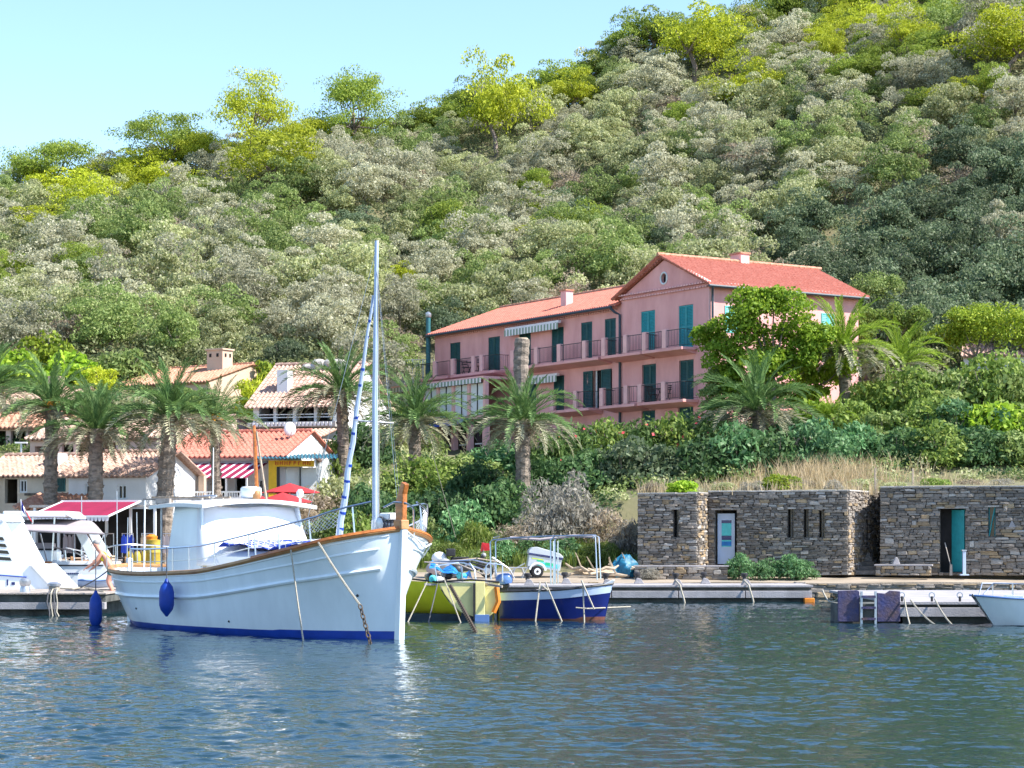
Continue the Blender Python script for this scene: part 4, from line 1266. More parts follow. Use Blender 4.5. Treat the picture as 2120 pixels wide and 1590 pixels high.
h1c = House('house', 'low rose house under tiles between third and fourth palm', 'house', 350, 452, 108, -15, 4, zz(893,108), 5, .8, 'rose_wall', 'tile_rose', holes=((360,385,905,940,'dark'),(395,420,905,940,'dark')))

# house with white loggia and red roof
h2 = House('house', 'white loggia house with rose hipped roof and rocky chimney', 'house', 524, 706, 110, -15, 4.5, zz(836,110), 8, 2.3, 'white_wall', 'tile_rose', over=.5, verge=.3,
      holes=((536,566,841,873,'dark'),(572,606,841,873,'dark'),(614,650,841,873,'dark'),(656,690,841,873,'dark')))
m = MB()
for z_ in (h2.z(610,858), h2.z(610,864)): m.bar((.3,-.05,z_),(h2.w-.3,-.05,z_),.045)
h2.part(m, 'railing', 'white_paint')
m = MB().box(0, h2.w, -.9, -.003, h2.z(610,886), h2.z(610,875)); h2.part(m, 'terrace_wall', 'concrete')
for k in range(22):
    x = .1 + k*(h2.w-.2)/22
    MB().box(x, x+.13, -.98, -.91, h2.z(610,884), h2.z(610,876)).build('baluster', 'white_wall', h2.t)
c = h2.part(MB().box(h2.u(559), h2.u(581), 1.0, 1.8, h2.ze+.3, zz(770,112)), 'chimney', 'white_wall')
r_ = random.Random(4); m = MB()
for k in range(9): m.ball((h2.u(590)+k*.24+r_.uniform(-.1,.1), 3.6, h2.ze+2.1+r_.uniform(0,.35)), .33+r_.random()*.15, .35, .25, 7, 5)
h2.part(m, 'rooftop_rocks', 'stone_pale')
corrugated((-.2,-3.2,zz(904,106)),(h2.w+.2,-3.2,zz(904,106)),(h2.w+.2,-.95,zz(888,108)),(-.2,-.95,zz(888,108)),'tile_rose','lower_roof',h2.t,.24,.05)
h2.part(MB().box(-.1, h2.w+.1, -3.0, -.95, 3.5, zz(906,106)-.06), 'lower_wall', 'rose_wall')

# restaurant with long orange roof and striped awning
h3 = House('restaurant', 'white restaurant with orange tiled roof and pink striped awning', 'restaurant', 345, 592, 95.5, -15, .8, zz(944,95.5), 6.5, 1.15, 'white_wall', 'tile_red', over=.4,
      holes=((362,380,992,1026,'dark'),(390,414,992,1026),(450,470,990,1026,'dark'),(486,512,990,1026,'dark'),(524,548,992,1026)))
n = 34
ua, ub = h3.u(352), h3.u(556)
aw = MB().bar((ua,-.10,zz(958,95)),(ub,-.10,zz(958,95)),.10).build('awning', 'grey_plastic', h3.t)
for k in range(n):
    a, b = ua+(ub-ua)*k/n, ua+(ub-ua)*(k+1)/n
    zt, zo = zz(959,95), zz(989,92)
    MB().add([(a,-.1,zt),(b,-.1,zt),(b,-2.7,zo),(a,-2.7,zo),(a,-.1,zt-.03),(b,-.1,zt-.03),(b,-2.7,zo-.03),(a,-2.7,zo-.03)],[(0,1,2,3),(7,6,5,4),(3,2,6,7),(0,3,7,4),(1,5,6,2)]).build('awning_strip', ('awning_magenta','awning_magenta','awning_white')[k % 3], aw)
m = MB()
for x in np.linspace(ua, ub, 6): m.bar((x,-2.6,.8),(x,-2.6,zz(990,92)),.07)
m.build('awning_posts', 'white_paint', aw)
h3.part(MB().box(h3.u(465), h3.u(476), -2.95, -2.7, .8, zz(985,92)), 'terrace_post', 'cream_wall')
m = MB()
m.bar((ua-.6,-3.1,zz(1019,92)),(ub,-3.1,zz(1019,92)),.07)
m.bar((ua-.6,-3.1,zz(1031,92)),(ub,-3.1,zz(1031,92)),.05)
for k in range(46):
    x = ua-.6+(ub-ua+.6)*k/46; m.bar((x,-3.1,zz(1031,92)),(x,-3.1,zz(1019,92)),.035)
h3.part(m, 'terrace_railing', 'white_paint')
h3.part(MB().box(ua-.8, ub+.2, -3.3, -.004, .6, zz(1032,92)), 'terrace', 'concrete')

# yellow framed restaurant front with white gable
h4 = House('gabled_house', 'white gabled house behind the yellow restaurant front', 'house', 560, 654, 97, 16, .8, zz(946,97), 6, .95, 'white_wall', 'tile_rose', ridge='y', over=.25)
post = h4.part(MB().box(h4.u(589), h4.u(600), -.45, -.06, .8, zz(895,97)), 'chimney_stack', 'cream_wall')
p = P(600, 889, 96.2)
d_ = thing('satellite_dish', 'round white satellite dish on the white gable', 'satellite dish', p, R(25))
m = MB()
rows = [[(math.cos(a)*r, -.10*(1-r*r/.09)-.02, math.sin(a)*r) for a in np.linspace(0, 2*math.pi, 19)] for r in (.01,.12,.22,.30)]
m.grid(rows); o = m.build('dish', 'white_paint', d_, True); o.scale = (1.0, 1, 1.15); sm = o.modifiers.new('thick','SOLIDIFY'); sm.thickness = .02
MB().tube([(0,.05,0),(0,.1,-.5)], .03, 6).build('mast', 'galvanised', d_)
MB().tube([(0,-.1,-.30),(0,-.38,.0)], .015, 5).build('feed_arm', 'galvanised', d_)

q0 = P(556, 960, 93.5)
rf = thing('restaurant_canopy', 'yellow timber canopy with teal corrugated roof and red lettered sign', 'canopy', (q0.x, 93.5, .8), R(5))
W4 = (P(664,960,93.5).x - q0.x)
zt = zz(951,93.5)-.8; zb_ = zz(966,93.5)-.8
bm_ = MB().box(0, W4-.3, -.06, .1, zb_, zt-.05).build('sign_board', 'yellow_paint', rf)
# worn red letter strokes
r_ = random.Random(9); x = .30; m = MB()
while x < W4-.55:
    hh = (zt-zb_)*.5; zc = zb_+(zt-zb_)*.22
    k = r_.randrange(4)
    m.box(x, x+.035, -.075, -.062, zc, zc+hh)
    if k in (0,1): m.box(x+.035, x+.11, -.075, -.062, zc+hh-.04, zc+hh)
    if k in (1,2): m.box(x+.035, x+.11, -.075, -.062, zc+hh*.45, zc+hh*.45+.035)
    if k in (2,3): m.box(x+.11, x+.14, -.075, -.062, zc, zc+hh)
    if k == 3: m.bar((x+.02,-.07,zc+hh),(x+.12,-.07,zc),.035,.012)
    x += .205
m.build('lettering', 'sign_red', bm_)
MB().box(.0, .36, -.05, .2, 0, zb_).build('post', 'yellow_paint', rf)
MB().box(.37, .50, .0, .15, 0, zb_).build('post', 'iron_dark', rf)
MB().box(1.38, 1.44, .3, .36, 0, zb_).build('post', 'iron_dark', rf)
MB().box(.52, 1.36, .5, .54, .9, zb_-.02).build('white_screen', 'curtain_white', rf)
MB().box(1.46, W4-.2, .5, .54, .9, zb_-.02).build('white_screen', 'curtain_white', rf)
corrugated((-.5,-.6,zt+.02),(W4+.75,-.6,zt+.04),(W4+.75,2.2,zt+.34),(-.5,2.2,zt+.32),'teal_sheet','corrugated_roof',rf,.16,.035,rows=2,thick=.03)
# red parasols in front
def parasol(px, py, Y, r, label, h=2.3):
    p = P(px, py, Y); t = thing('parasol', label, 'parasol', (p.x, Y, p.z - h), R(20), 'red parasols of the restaurant')
    vs = [(0,0,h)] + [(math.cos(a)*r, math.sin(a)*r, h-.42+.03*math.cos(3*a)) for a in np.linspace(0,2*math.pi,9)[:-1]]
    m = MB().add(vs, [(0,i+1,(i+1)%8+1) for i in range(8)]); o = m.build('canopy', 'awning_red', t); sm = o.modifiers.new('thick','SOLIDIFY'); sm.thickness = .02
    MB().tube([(0,0,0),(0,0,h-.02)], .03, 6).build('pole', 'white_paint', t)
    for i in range(8):
        a = 2*math.pi*i/8; MB().tube([(0,0,h-.10),(math.cos(a)*r*.97,math.sin(a)*r*.97,h-.45)], .012, 4).build('rib', 'white_paint', t)
parasol(600, 1000, 90, 1.35, 'upper red parasol below the yellow sign')
parasol(585, 1019, 88, 1.3, 'lower red parasol nearest the boat cabin roof')
parasol(535, 1024, 87, 1.0, 'small dark red parasol left of the yellow post')

# magenta awning of the quayside shop with its dark interior
p0 = P(150, 1110, 83.5)
sh = thing('quayside_shop', 'quayside shop with wide magenta awning and dark open front', 'shop', (p0.x, 83.5, .95), R(-8))
W5 = P(335,1100,83.5).x - p0.x
MB().box(-1.6, W5, .4, .5, 0, 2.5).build('back_wall', 'interior_dark', sh)
MB().box(-1.7, W5+.1, -.3, .5, 2.55, 2.65).build('roof_slab', 'concrete', sh)
for i, x in enumerate(np.linspace(-1.5, W5-.1, 6)): MB().box(x-.05, x+.05, -.25, -.15, 0, 2.55).build('post', 'white_paint', sh)
za, zo = zz(1039,83.5)-.95, zz(1069,80)-.95
for k in range(9):
    a, b = -.3+(3.2)*k/9, -.3+(3.2)*(k+1)/9
    MB().add([(a,-.3,za),(b,-.3,za),(b-.25,-3.4,zo+.02*math.sin(k*2)),(a-.25,-3.4,zo+.02*math.sin(k*2-2)),(a,-.3,za-.03),(b,-.3,za-.03),(b-.25,-3.4,zo-.03),(a-.25,-3.4,zo-.03)],[(0,1,2,3),(7,6,5,4),(2,6,7,3)]).build('awning_panel', 'awning_magenta', sh)
m = MB(); m.bar((-.6,-3.4,zo),(2.7,-3.4,zo),.07); m.bar((2.9,-.3,za),(2.65,-3.4,zo),.06); m.bar((-.3,-.3,za),(-.55,-3.4,zo),.06); m.bar((-.35,-.3,za+.02),(2.95,-.3,za+.02),.08)
m.build('awning_frame', 'white_paint', sh)
m = MB()
for k in range(22):
    a = -.6 + 3.3*k/22
    m.add([(a,-3.42,zo-.02),(a+.15,-3.42,zo-.02),(a+.13,-3.42,zo-.16),(a+.075,-3.42,zo-.2),(a+.02,-3.42,zo-.16)], [(0,1,2,3,4)])
o = m.build('valance', 'awning_white', sh)
r_ = random.Random(12)
# goods: hanging shirts, display racks, yellow drum
for i in range(6):
    x = .2 + i*.8; c = ['canvas_grey','wood_grey','interior_dark','canvas_blue','driftwood'][i % 5]
    loc = sh.matrix_world @ Vector((0,0,0))
    X = p0.x + math.cos(R(-8))*x + math.sin(R(-8))*.9; Yy = 83.5 + math.sin(R(-8))*x - math.cos(R(-8))*.9
    t = thing('shirt_rack', ['pale grey','brown','black','blue','straw coloured'][i % 5] + ' clothes rack ' + ['at the left','in the middle','at the right'][i//2] + ' of the shop front', 'clothes rack', (X, Yy, .95), R(-8), 'clothes racks in front of the shop')
    m = MB(); m.tube([(-.22,0,0),(-.22,0,1.5)], .018, 5); m.tube([(.22,0,0),(.22,0,1.5)], .018, 5); m.tube([(-.24,0,1.5),(.24,0,1.5)], .018, 5); m.build('frame', 'galvanised', t)
    for k in range(3):
        y = -.05+.05*k; xx = -.15+.15*k
        MB().prism([(xx-.10,.75),(xx+.10,.72),(xx+.09,1.32),(xx+.03,1.46),(xx-.03,1.46),(xx-.09,1.32)], 'y', y-.015, y+.015).build('garment', c, t)
p = P(317, 1120, 79); t = thing('fuel_drum', 'tall yellow drum stack behind the boat cabin', 'drum', (p.x, 79, .95))
MB().lathe([(.27,0),(.28,.05),(.27,.4),(.29,.43),(.27,.46),(.27,.85),(.28,.9),(.2,.92)], 14, (0,0,.35)).build('drum', 'barrel_yellow', t, True)
MB().box(-.35,.35,-.35,.35,0,.35).build('crate', 'wood_grey', t); MB().lathe([(.2,0),(.22,.12),(.1,.2)], 10, (-.05,0,1.27)).build('lid', 'orange_paint', t, True)
for i, (px, Y) in enumerate(((268,79.5),(284,78.8),(298,80))):
    p = P(px, 1130, Y); t = thing('gas_cylinder', ['left','middle','right'][i] + ' yellow gas cylinder in front of the shop', 'gas cylinder', (p.x, Y, .9), 0, 'gas cylinders')
    MB().lathe([(.13,0),(.15,.04),(.15,.7),(.10,.85),(.04,.9)], 10).build('body', 'barrel_yellow', t, True); MB().lathe([(.08,0),(.09,.1),(.05,.12)], 8, (0,0,.88)).build('collar', 'iron_dark', t, True)
# lamp post with T head
p = P(44, 955, 98); t = thing('street_lamp', 'thin lamp post with flat T shaped head at left', 'lamp post', (p.x, 98, 4.0))
MB().tube([(0,0,0),(0,0,zz(918,98)-4.0)], .045, 6).build('pole', 'galvanised', t); MB().box(-.28,.28,-.1,.1,zz(918,98)-4.0,zz(915,98)-4.0).build('lamp_head', 'white_paint', t)
p = P(44, 1015, 84); t = thing('globe_lamp', 'white globe lamp in front of the cream cottage', 'lamp', (p.x, 84, .95))
MB().tube([(0,0,0),(0,0,1.9)], .04, 6).build('pole', 'iron_dark', t); MB().ball((0,0,2.05), .17).build('globe', 'white_paint', t, True)
# ---------------------------------------------------------------- stone boat sheds on the quay
SR = R(-15)
def shed(name, label, pl, pr, Y, zb, zt, depth, seed, holes, cat='stone hut', rz=SR, **kw):
    c, sn = math.cos(rz), math.sin(rz)
    X0 = (pl-CX)/FPX*Y; k = (pr-CX)/FPX; w_ = (k*Y-X0)/(c-k*sn)
    t = thing(name, label, cat, (X0, Y, 0), rz)
    def u(px):
        kk = (px-CX)/FPX; return (kk*Y-X0)/(c-kk*sn)
    def z(px, py): return CH + (HOR-py)/FPX*(Y+u(px)*sn)
    hl = [(u(h[0]), u(h[1]), z(h[0], h[3]), z(h[0], h[2])) for h in holes]
    m = MB(); wall_cells(m, 0, w_, zb, zt-.02, .04, .5, hl)
    m.box(0.04, .5, .5, depth, zb, zt-.02); m.box(w_-.5, w_-.04, .5, depth, zb, zt-.02); m.box(.04, w_-.04, .5, depth, zt-.3, zt-.021)
    m.build('core', 'stone_core', t)
    rubble(t, 0, w_, zb, zt, 0, seed, hl, **kw)
    for h in hl:
        MB().box(h[0]-.02, h[1]+.02, .55, .58, h[2]-.05, h[3]+.05).build('recess', 'interior_dark', t)
        MB().box(h[0]-.14, h[1]+.14, -.035, .3, h[3], h[3]+.07).build('lintel', 'stone_pale', t, bevel=.01)
    # flat coping stones
    r_ = random.Random(seed+50); x = 0
    while x < w_-.1:
        l = min(r_.uniform(.35,.75), w_-x)
        MB().box(x+.008, x+l-.008, -.07, .5, zt, zt+.055+r_.random()*.02).build('coping_stone', 'stone_pale', t, bevel=.012); x += l
    rows = [[(x, y, zt + .02 + .04*math.sin(x*1.3+y*2) + .05*y) for x in np.linspace(.1, w_-.1, 12)] for y in np.arange(.52, depth+1.2, .6)]
    MB().grid(rows, .12).build('roof_earth', 'earth', t, smooth=True)
    return t, u, z, w_, hl
def side_stones(t, x, y0, y1, zb, zt, seed, mname_bias=.6, holes=()):
    """stones on the right hand return wall (faces +x of the hut)"""
    e = bpy.data.objects.new('return_wall', None); COL.objects.link(e); e.parent = t
    e.location = (x, y0, 0); e.rotation_euler = (0,0,R(90))
    rubble(e, 0, y1-y0, zb, zt, 0, seed, holes, limit=70, ochre=.75, pale=.15)
def splay(name, label, pl, Yl, pr, Yr, zb, zt, seed, holes=()):
    """a wall running back from the corner of one hut to the next: it faces right and catches the sun"""
    a, b = P(pl, 0, Yl), P(pr, 0, Yr)
    rz = math.atan2(b.y-a.y, b.x-a.x); w_ = math.hypot(b.x-a.x, b.y-a.y)
    t = thing(name, label, 'stone wall', (a.x, a.y, 0), rz)
    MB().box(.02, w_-.02, .05, .4, zb, zt-.02).build('core', 'stone_core', t)
    rubble(t, 0, w_, zb, zt, 0, seed, holes, limit=160, ochre=.6, pale=.2, hmean=.09, wmean=.24)
    for h in holes: MB().box(h[0], h[1], .03, .06, h[2], h[3]).build('slot', 'interior_dark', t)
    MB().box(0, w_, -.06, .42, zt, zt+.06).build('coping_stone', 'stone_pale', t, bevel=.012)
    return t, w_

ZQ = .85
tA, uA, zA, wA, _ = shed('stone_hut', 'left stone hut with a single narrow window slot', 1320, 1444, 80.6, ZQ, zz(1024,80.6), 5.5, 21, [(1394,1405,1055,1112)], limit=290, hmean=.085, wmean=.27, ochre=.10, pale=.16)
YA1 = 80.6 + wA*math.sin(SR)
splay('stone_return_wall', 'sunlit end wall of the left stone hut beside the poster door', 1444.3, YA1+.05, 1485, YA1+2.9, ZQ, zz(1022,80.6), 22)
tB, uB, zB, wB, hB = shed('stone_hut', 'long stone hut with three window slots and white poster door', 1466, 1756, 81.4, ZQ, zz(1019,81.2), 5.0, 23,
      [(1480,1525,1056,1190),(1631,1643,1054,1112),(1664,1674,1054,1112),(1696,1707,1054,1112)], limit=295, hmean=.085, wmean=.27, ochre=.10, pale=.16)
# poster door set back in the recess
h = hB[0]
dr = MB().box(h[0]+.06, h[1]-.12, .30, .36, zB(1500,1168), zB(1500,1063)).build('door', 'hull_greyblue', tB)
x0, x1 = h[0]+.22, h[1]-.25; zd = lambda py: zB(1500, py)
MB().box(x0, x1, .288, .299, zd(1132), zd(1077)).build('poster', 'sticker_cyan', dr)
MB().box(x0, x1, .282, .287, zd(1083), zd(1077)).build('poster_title', 'hull_navy', dr)
MB().box(x0, x1, .282, .287, zd(1118), zd(1109)).build('poster_band', 'hull_navy', dr)
MB().box(x0, x1, .282, .287, zd(1130), zd(1121)).build('poster_band', 'tarp_blue', dr)
for pa, pb in ((1631,1643),(1664,1674),(1696,1707)):
    MB().box(uB(pa)+.02, uB(pb)-.02, .42, .44, zB(pa,1112), zB(pa,1054)).build('pane', 'glass_dark', tB)
    MB().box((uB(pa)+uB(pb))/2-.02, (uB(pa)+uB(pb))/2+.02, .36, .41, zB(pa,1112), zB(pa,1054)).build('glazing_bar', 'wood_grey', tB)
MB().box(uA(1394), uA(1405), .42, .44, zA(1394,1112), zA(1394,1055)).build('pane', 'glass_dark', tA)
YB1 = 81.4 + wB*math.sin(SR)
s_, w_s = splay('stone_return_wall', 'sunlit stone wall with one slot beside the steps', 1756.3, YB1+.05, 1826, YB1+4.3, ZQ, zz(1018,81), 24, holes=((2.4,2.75,2.0,3.35),))
# steps climbing beside it
st = thing('stone_steps', 'dark stone steps climbing between the huts', 'steps', (P(1772,0,YB1+1.0).x, YB1+.9, ZQ), R(6))
for k in range(7):
    w0 = .9
    MB().box(-.1+.06*k, w0, .30*k, .30*k+2.6, .17*k, .17*k+.165).build('step', 'stone', st, bevel=.012)
# right hut with green door
tC, uC, zC, wC, hC = shed('stone_hut', 'right stone hut with open green door and triangle stone', 1822, 2190, 80.4, ZQ, zz(1010,80.2), 5.5, 25,
      [(1946,1998,1053,1185),(2046,2061,1050,1110)], limit=298, hmean=.11, wmean=.3, ochre=.16, pale=.17)
h = hC[0]
dC = MB().bar((h[1]-.05,.35,h[2]),(h[1]-.05,.35,h[3]),.03).build('door', 'shutter_teal', tC)
o = MB().box(-.62, 0, 0, .05, h[2]+.02, h[3]-.05).build('door_leaf', 'shutter_teal', dC); o.location = (h[1]-.04, .12, 0); o.rotation_euler = (0,0,R(-38))
h2_ = hC[1]
f = MB(); f.box(h2_[0]+.01,h2_[0]+.05,.2,.26,h2_[2],h2_[3]); f.box(h2_[1]-.05,h2_[1]-.01,.2,.26,h2_[2],h2_[3]); f.bar((h2_[0]+.03,.1,h2_[2]),(h2_[1]-.03,.1,h2_[3]),.04)
f.build('window', 'shutter_teal', tC)
MB().box(h2_[0]+.05, h2_[1]-.05, .27, .28, h2_[2], h2_[3]).build('pane', 'glass_dark', tC)
# pale triangle stone and round plaque set in the wall
a = uC(2095); MB().prism([(a-.13,zC(2095,1092)),(a+.15,zC(2095,1092)),(a+.0,zC(2095,1076))], 'y', -.06, .1).build('triangle_stone', 'concrete_pale', tC, bevel=.01)
lp = thing('wall_lamp', 'round blue and white lamp on the wall left of green door', 'lamp', P(1935,1062,80.0), R(-9))
MB().lathe([(.02,-.1),(.14,-.08),(.15,0),(.14,.06)], 14).xf(Matrix.Rotation(R(90),4,'X')).build('lamp_body', 'white_paint', lp, True)
MB().lathe([(.10,0),(.09,.03)], 12).xf(Matrix.Translation((0,-.09,0)) @ Matrix.Rotation(R(90),4,'X')).build('lens', 'tarp_blue', lp, True)
bn = thing('stone_bench', 'pale stone slab bench against the right hut', 'bench', P(1810,1185,79.6)); bn.location.z = ZQ; bn.rotation_euler = (0,0,SR)
bw = (1928-1810)/FPX*79.6
MB().box(0, bw, -.05, .5, .36, .42).build('seat', 'concrete_pale', bn, bevel=.01)
MB().box(.06, bw-.06, .05, .5, 0, .36).build('base', 'stone_core', bn); rubble(bn, .05, bw-.05, 0, .36, .02, 31, limit=60)
p = P(1858,1150,79.4); t = thing('stone_block', 'small pale triangular stone standing on the bench', 'stone', (p.x, 79.75, ZQ+.42)); MB().prism([(-.14,0),(.16,0),(.06,.26),(-.02,.28)], 'y', -.1, .1).build('block', 'concrete_pale', t, bevel=.02)
t = thing('leaning_oar', 'old grey oar leaning in the green doorway', 'oar', (P(1965,1180,79.6).x, 79.3, ZQ)); MB().tube([(0,0,.35),(-.12,.5,1.25)], .02, 6).build('shaft', 'wood_grey', t); MB().prism([(-.05,0),(.06,0),(.05,.42),(-.03,.42)], 'y', -.015, .015).build('blade', 'wood_grey', t)
p = P(1996,1183,79.2); t = thing('water_post', 'slim pale blue service post by the green door', 'service post', (p.x, 79.2, ZQ)); MB().box(-.17,.17,-.12,.12,0,.05).build('foot', 'hull_greyblue', t, bevel=.01); MB().box(-.06,.06,-.06,.06,.05,.92).build('column', 'hull_greyblue', t, bevel=.01); MB().box(-.10,.08,-.08,.08,.92,.98).build('cap', 'galvanised', t, bevel=.01)
# low terrace wall in front of the left hut
lw = thing('terrace_wall', 'low stone planter wall in front of the left hut', 'stone wall', (P(1313,0,79.4).x, 79.3, 0), R(-6))
ww = (1505-1313)/FPX*79.4
MB().box(.03, ww, .04, .45, .6, 1.16).build('core', 'stone_core', lw); rubble(lw, 0, ww, .7, 1.18, 0, 33, limit=150)
MB().box(-.04, ww+.05, -.05, .48, 1.18, 1.235).build('coping_stone', 'concrete_pale', lw, bevel=.01)
MB().box(0, ww, .46, 1.9, .6, 1.16).build('terrace_fill', 'path', lw)
# ---------------------------------------------------------------- date palms
def frond_mesh(seed, L, th0, bend, mname, n=38, width=.40, sparse=0.0):
    """one feather leaf: arched midrib with two rows of single leaflets; grows along +x, th0 = starting angle"""
    rng = g(seed)
    pts = []; p = Vector((0,0,0)); N_ = 14
    for i in range(N_+1):
        s_ = i/N_; th = th0 - bend*(s_**1.25)
        pts.append(p.copy()); p = p + Vector((math.cos(th), .0, math.sin(th)))*(L/N_)
    side = rng.normal(0, .12)
    pts = [q_ + Vector((0, side*(i/N_)**2*L*.5, 0)) for i, q_ in enumerate(pts)]
    m = MB(); m.tube(pts[::2], .028, 4, .006, cap=False)
    for i in range(2, n):
        s_ = i/n; f = s_*N_; a = int(f); t_ = f-a
        q_ = pts[a].lerp(pts[min(a+1,N_)], t_); d = (pts[min(a+1,N_)]-pts[max(a-1,0)]).normalized()
        up = d.cross(Vector((0,1,0))); up = -up if up.z < 0 and th0 > 0 else up
        ll = width*(math.sin(math.pi*min(1, s_*.92+.10))**.6)*(.85+.3*rng.random())
        for sg in (-1, 1):
            if rng.random() < sparse: continue
            out = Vector((0,sg,0))
            v = (d*(.55+.3*s_) + out*(.62-.2*s_) + Vector((0,0,1))*(rng.normal(.30,.14))).normalized()
            tip = q_ + v*ll - Vector((0,0,.07*ll))
            w_ = (d*.036)
            md = q_.lerp(tip, .45) + Vector((0,0,.04*ll))
            m.add([q_, md - w_, tip, md + w_], [(0,1,2,3)])
    me = m.mesh('frond', mname)
    return me
FR = {}
for key, mn in (('green','frond_green'), ('lime','frond_lime')):
    FR[key+'_up'] = [frond_mesh(i, 2.6, R(80), R(40+9*i), mn) for i in range(3)]
    FR[key+'_mid'] = [frond_mesh(10+i, 3.0, R(54), R(90+8*i), mn) for i in range(3)]
    FR[key+'_out'] = [frond_mesh(20+i, 3.0, R(28), R(84+8*i), mn) for i in range(3)]
for key, mn in (('old','frond_old_sunlit'), ):
    FR['old_out'] = [frond_mesh(30+i, 2.9, R(12), R(72+9*i), mn, 32, .38) for i in range(3)]
    FR['old_low'] = [frond_mesh(40+i, 2.1, R(-4), R(60+9*i), mn, 28, .32) for i in range(3)]
FR['dead'] = [frond_mesh(50+i, 1.35, R(-30), R(44+6*i), 'frond_dead', 22, .26, .25) for i in range(3)]

def palm_trunk(H, r, seed):
    rng = g(seed); m = MB(); pts = []; rs = []
    lean = rng.normal(0, .12, 2); n = max(8, int(H/.22))
    for i in range(n+1):
        s_ = i/n
        pts.append((lean[0]*s_*s_*H*.25, lean[1]*s_*s_*H*.25, -.5 + (H+.5)*s_))
        rs.append(r*(1.12-.14*s_)*(1 + (.06 if i % 2 else -.05)) * (1.25 if s_ > .94 else 1))
    m.tube(pts, rs, 11)
    # stubs of cut leaf bases spiral round the trunk
    k = 0
    for i in range(int(H/.115)):
        z = .1 + i*.115
        a = i*2.399
        s_ = z/H
        c = Vector((lean[0]*s_*s_*H*.25 + math.cos(a)*r*1.02, lean[1]*s_*s_*H*.25 + math.sin(a)*r*1.02, z))
        o = Vector((math.cos(a), math.sin(a), 0)); t_ = Vector((-math.sin(a), math.cos(a), 0))
        m.add([c - t_*.11, c + t_*.11, c + t_*.07 + o*.06 + Vector((0,0,.12)), c - t_*.07 + o*.06 + Vector((0,0,.12)), c + Vector((0,0,.17)) - o*.04], [(0,1,2,3),(3,2,4),(0,3,4),(1,4,2)])
    return m.mesh('trunk', 'bark_palm', False), Vector((lean[0]*H*.25, lean[1]*H*.25, H))

def palm(px, py, Y, zb, label, seed, s=1.0, r=.27, dates=False, key='green', group='date palms', counts=(13,18,18,17,11,6)):
    p = P(px, py, Y); H = p.z - zb
    t = thing('date_palm', label, 'palm tree', (p.x, Y, zb), 0, group)
    tm, top = palm_trunk(H, r, seed)
    link('trunk', tm, t)
    rng = g(seed+100)
    a0 = rng.random()*6
    for ring, (nm, cnt) in enumerate(zip((key+'_up', key+'_mid', key+'_out', 'old_out', 'old_low', 'dead'), counts)):
        for i in range(cnt):
            a = a0 + 6.283*i/cnt + rng.normal(0,.16) + ring*.5
            me = FR[nm][int(rng.integers(3))]
            o = link('frond', me, t, top + Vector((math.cos(a)*.1, math.sin(a)*.1, -.06*ring)), (rng.normal(0,.10), rng.normal(0,.10), a), s*(.80+.25*rng.random()))
    if dates:
        for k in range(3):
            a = -1.57 + (k-1)*.8
            V, F = leaves([(0,0,-.25,.13,.13,.3)], 120, .09, rng)
            link('date_cluster', np_mesh('date_cluster', V, F, 'dates_orange'), t, top + Vector((math.cos(a)*.38, math.sin(a)*.38, .25)))
    return t

palm(103, 842, 86.5, .9, 'tall palm with orange dates, first from the left', 1, 1.0, .27, True)
palm(198, 888, 85.5, .9, 'palm in front of the white cottage, second from left', 2, 1.0, .29)
palm(338, 862, 86, .9, 'thickest palm in front of the striped awning, third from left', 3, 1.12, .33)
palm(450, 872, 88, .9, 'slimmer palm with yellow dates, fourth from left', 4, .86, .20, True, counts=(9,12,12,11,9,5))
palm(-25, 800, 92, 1.0, 'palm cut off by the left edge of the picture', 12, 1.0, .27)
palm(712, 812, 100, gz(P(712,0,100).x, 100), 'palm left of the mast behind the diagonal spar', 5, 1.15, .27)
palm(857, 868, 96, gz(P(857,0,96).x, 96), 'palm right of the mast below the hotel veranda', 6, 1.12, .27)
palm(1083, 872, 90, 3.6, 'lone palm with thick pale trunk in front of the hotel', 7, 1.05, .30)
palm(1752, 722, 103, gz(P(1752,0,103).x,103), 'highest palm right of the bright fig tree', 8, 1.2, .30, key='lime')
palm(1866, 752, 107, gz(P(1866,0,107).x,107)-.3, 'bright palm beside the umbrella shaped tree', 9, 1.05, .28, key='lime', counts=(10,15,15,12,9,4))
palm(1572, 850, 97, gz(P(1572,0,97).x,97)-.3, 'wide low palm under the bright fig tree', 10, 1.25, .30)
palm(1722, 866, 99, gz(P(1722,0,99).x,99)-.3, 'small young palm with bright upright fronds', 11, .62, .16, key='lime', counts=(9,12,10,0,0,0))
# dead palm trunk, cut off
p = P(1080, 702, 96); zb = gz(p.x, 96)
t = thing('palm_stump', 'tall cut palm trunk without leaves in front of the hotel', 'palm trunk', (p.x, 96, zb))
m = MB(); H = p.z - zb; n = 34
m.tube([(0.03*math.sin(i*.4),0,-.4+(H+.4)*i/n) for i in range(n+1)], [.33*(1+(.05 if i % 2 else -.05))*(.95 if i < n-8 else 1.05) for i in range(n+1)], 12)
m.build('trunk', 'bark_palm', t); MB().lathe([(.30,0),(.28,.05)], 12, (0,0,H)).build('cut_top', 'driftwood', t)

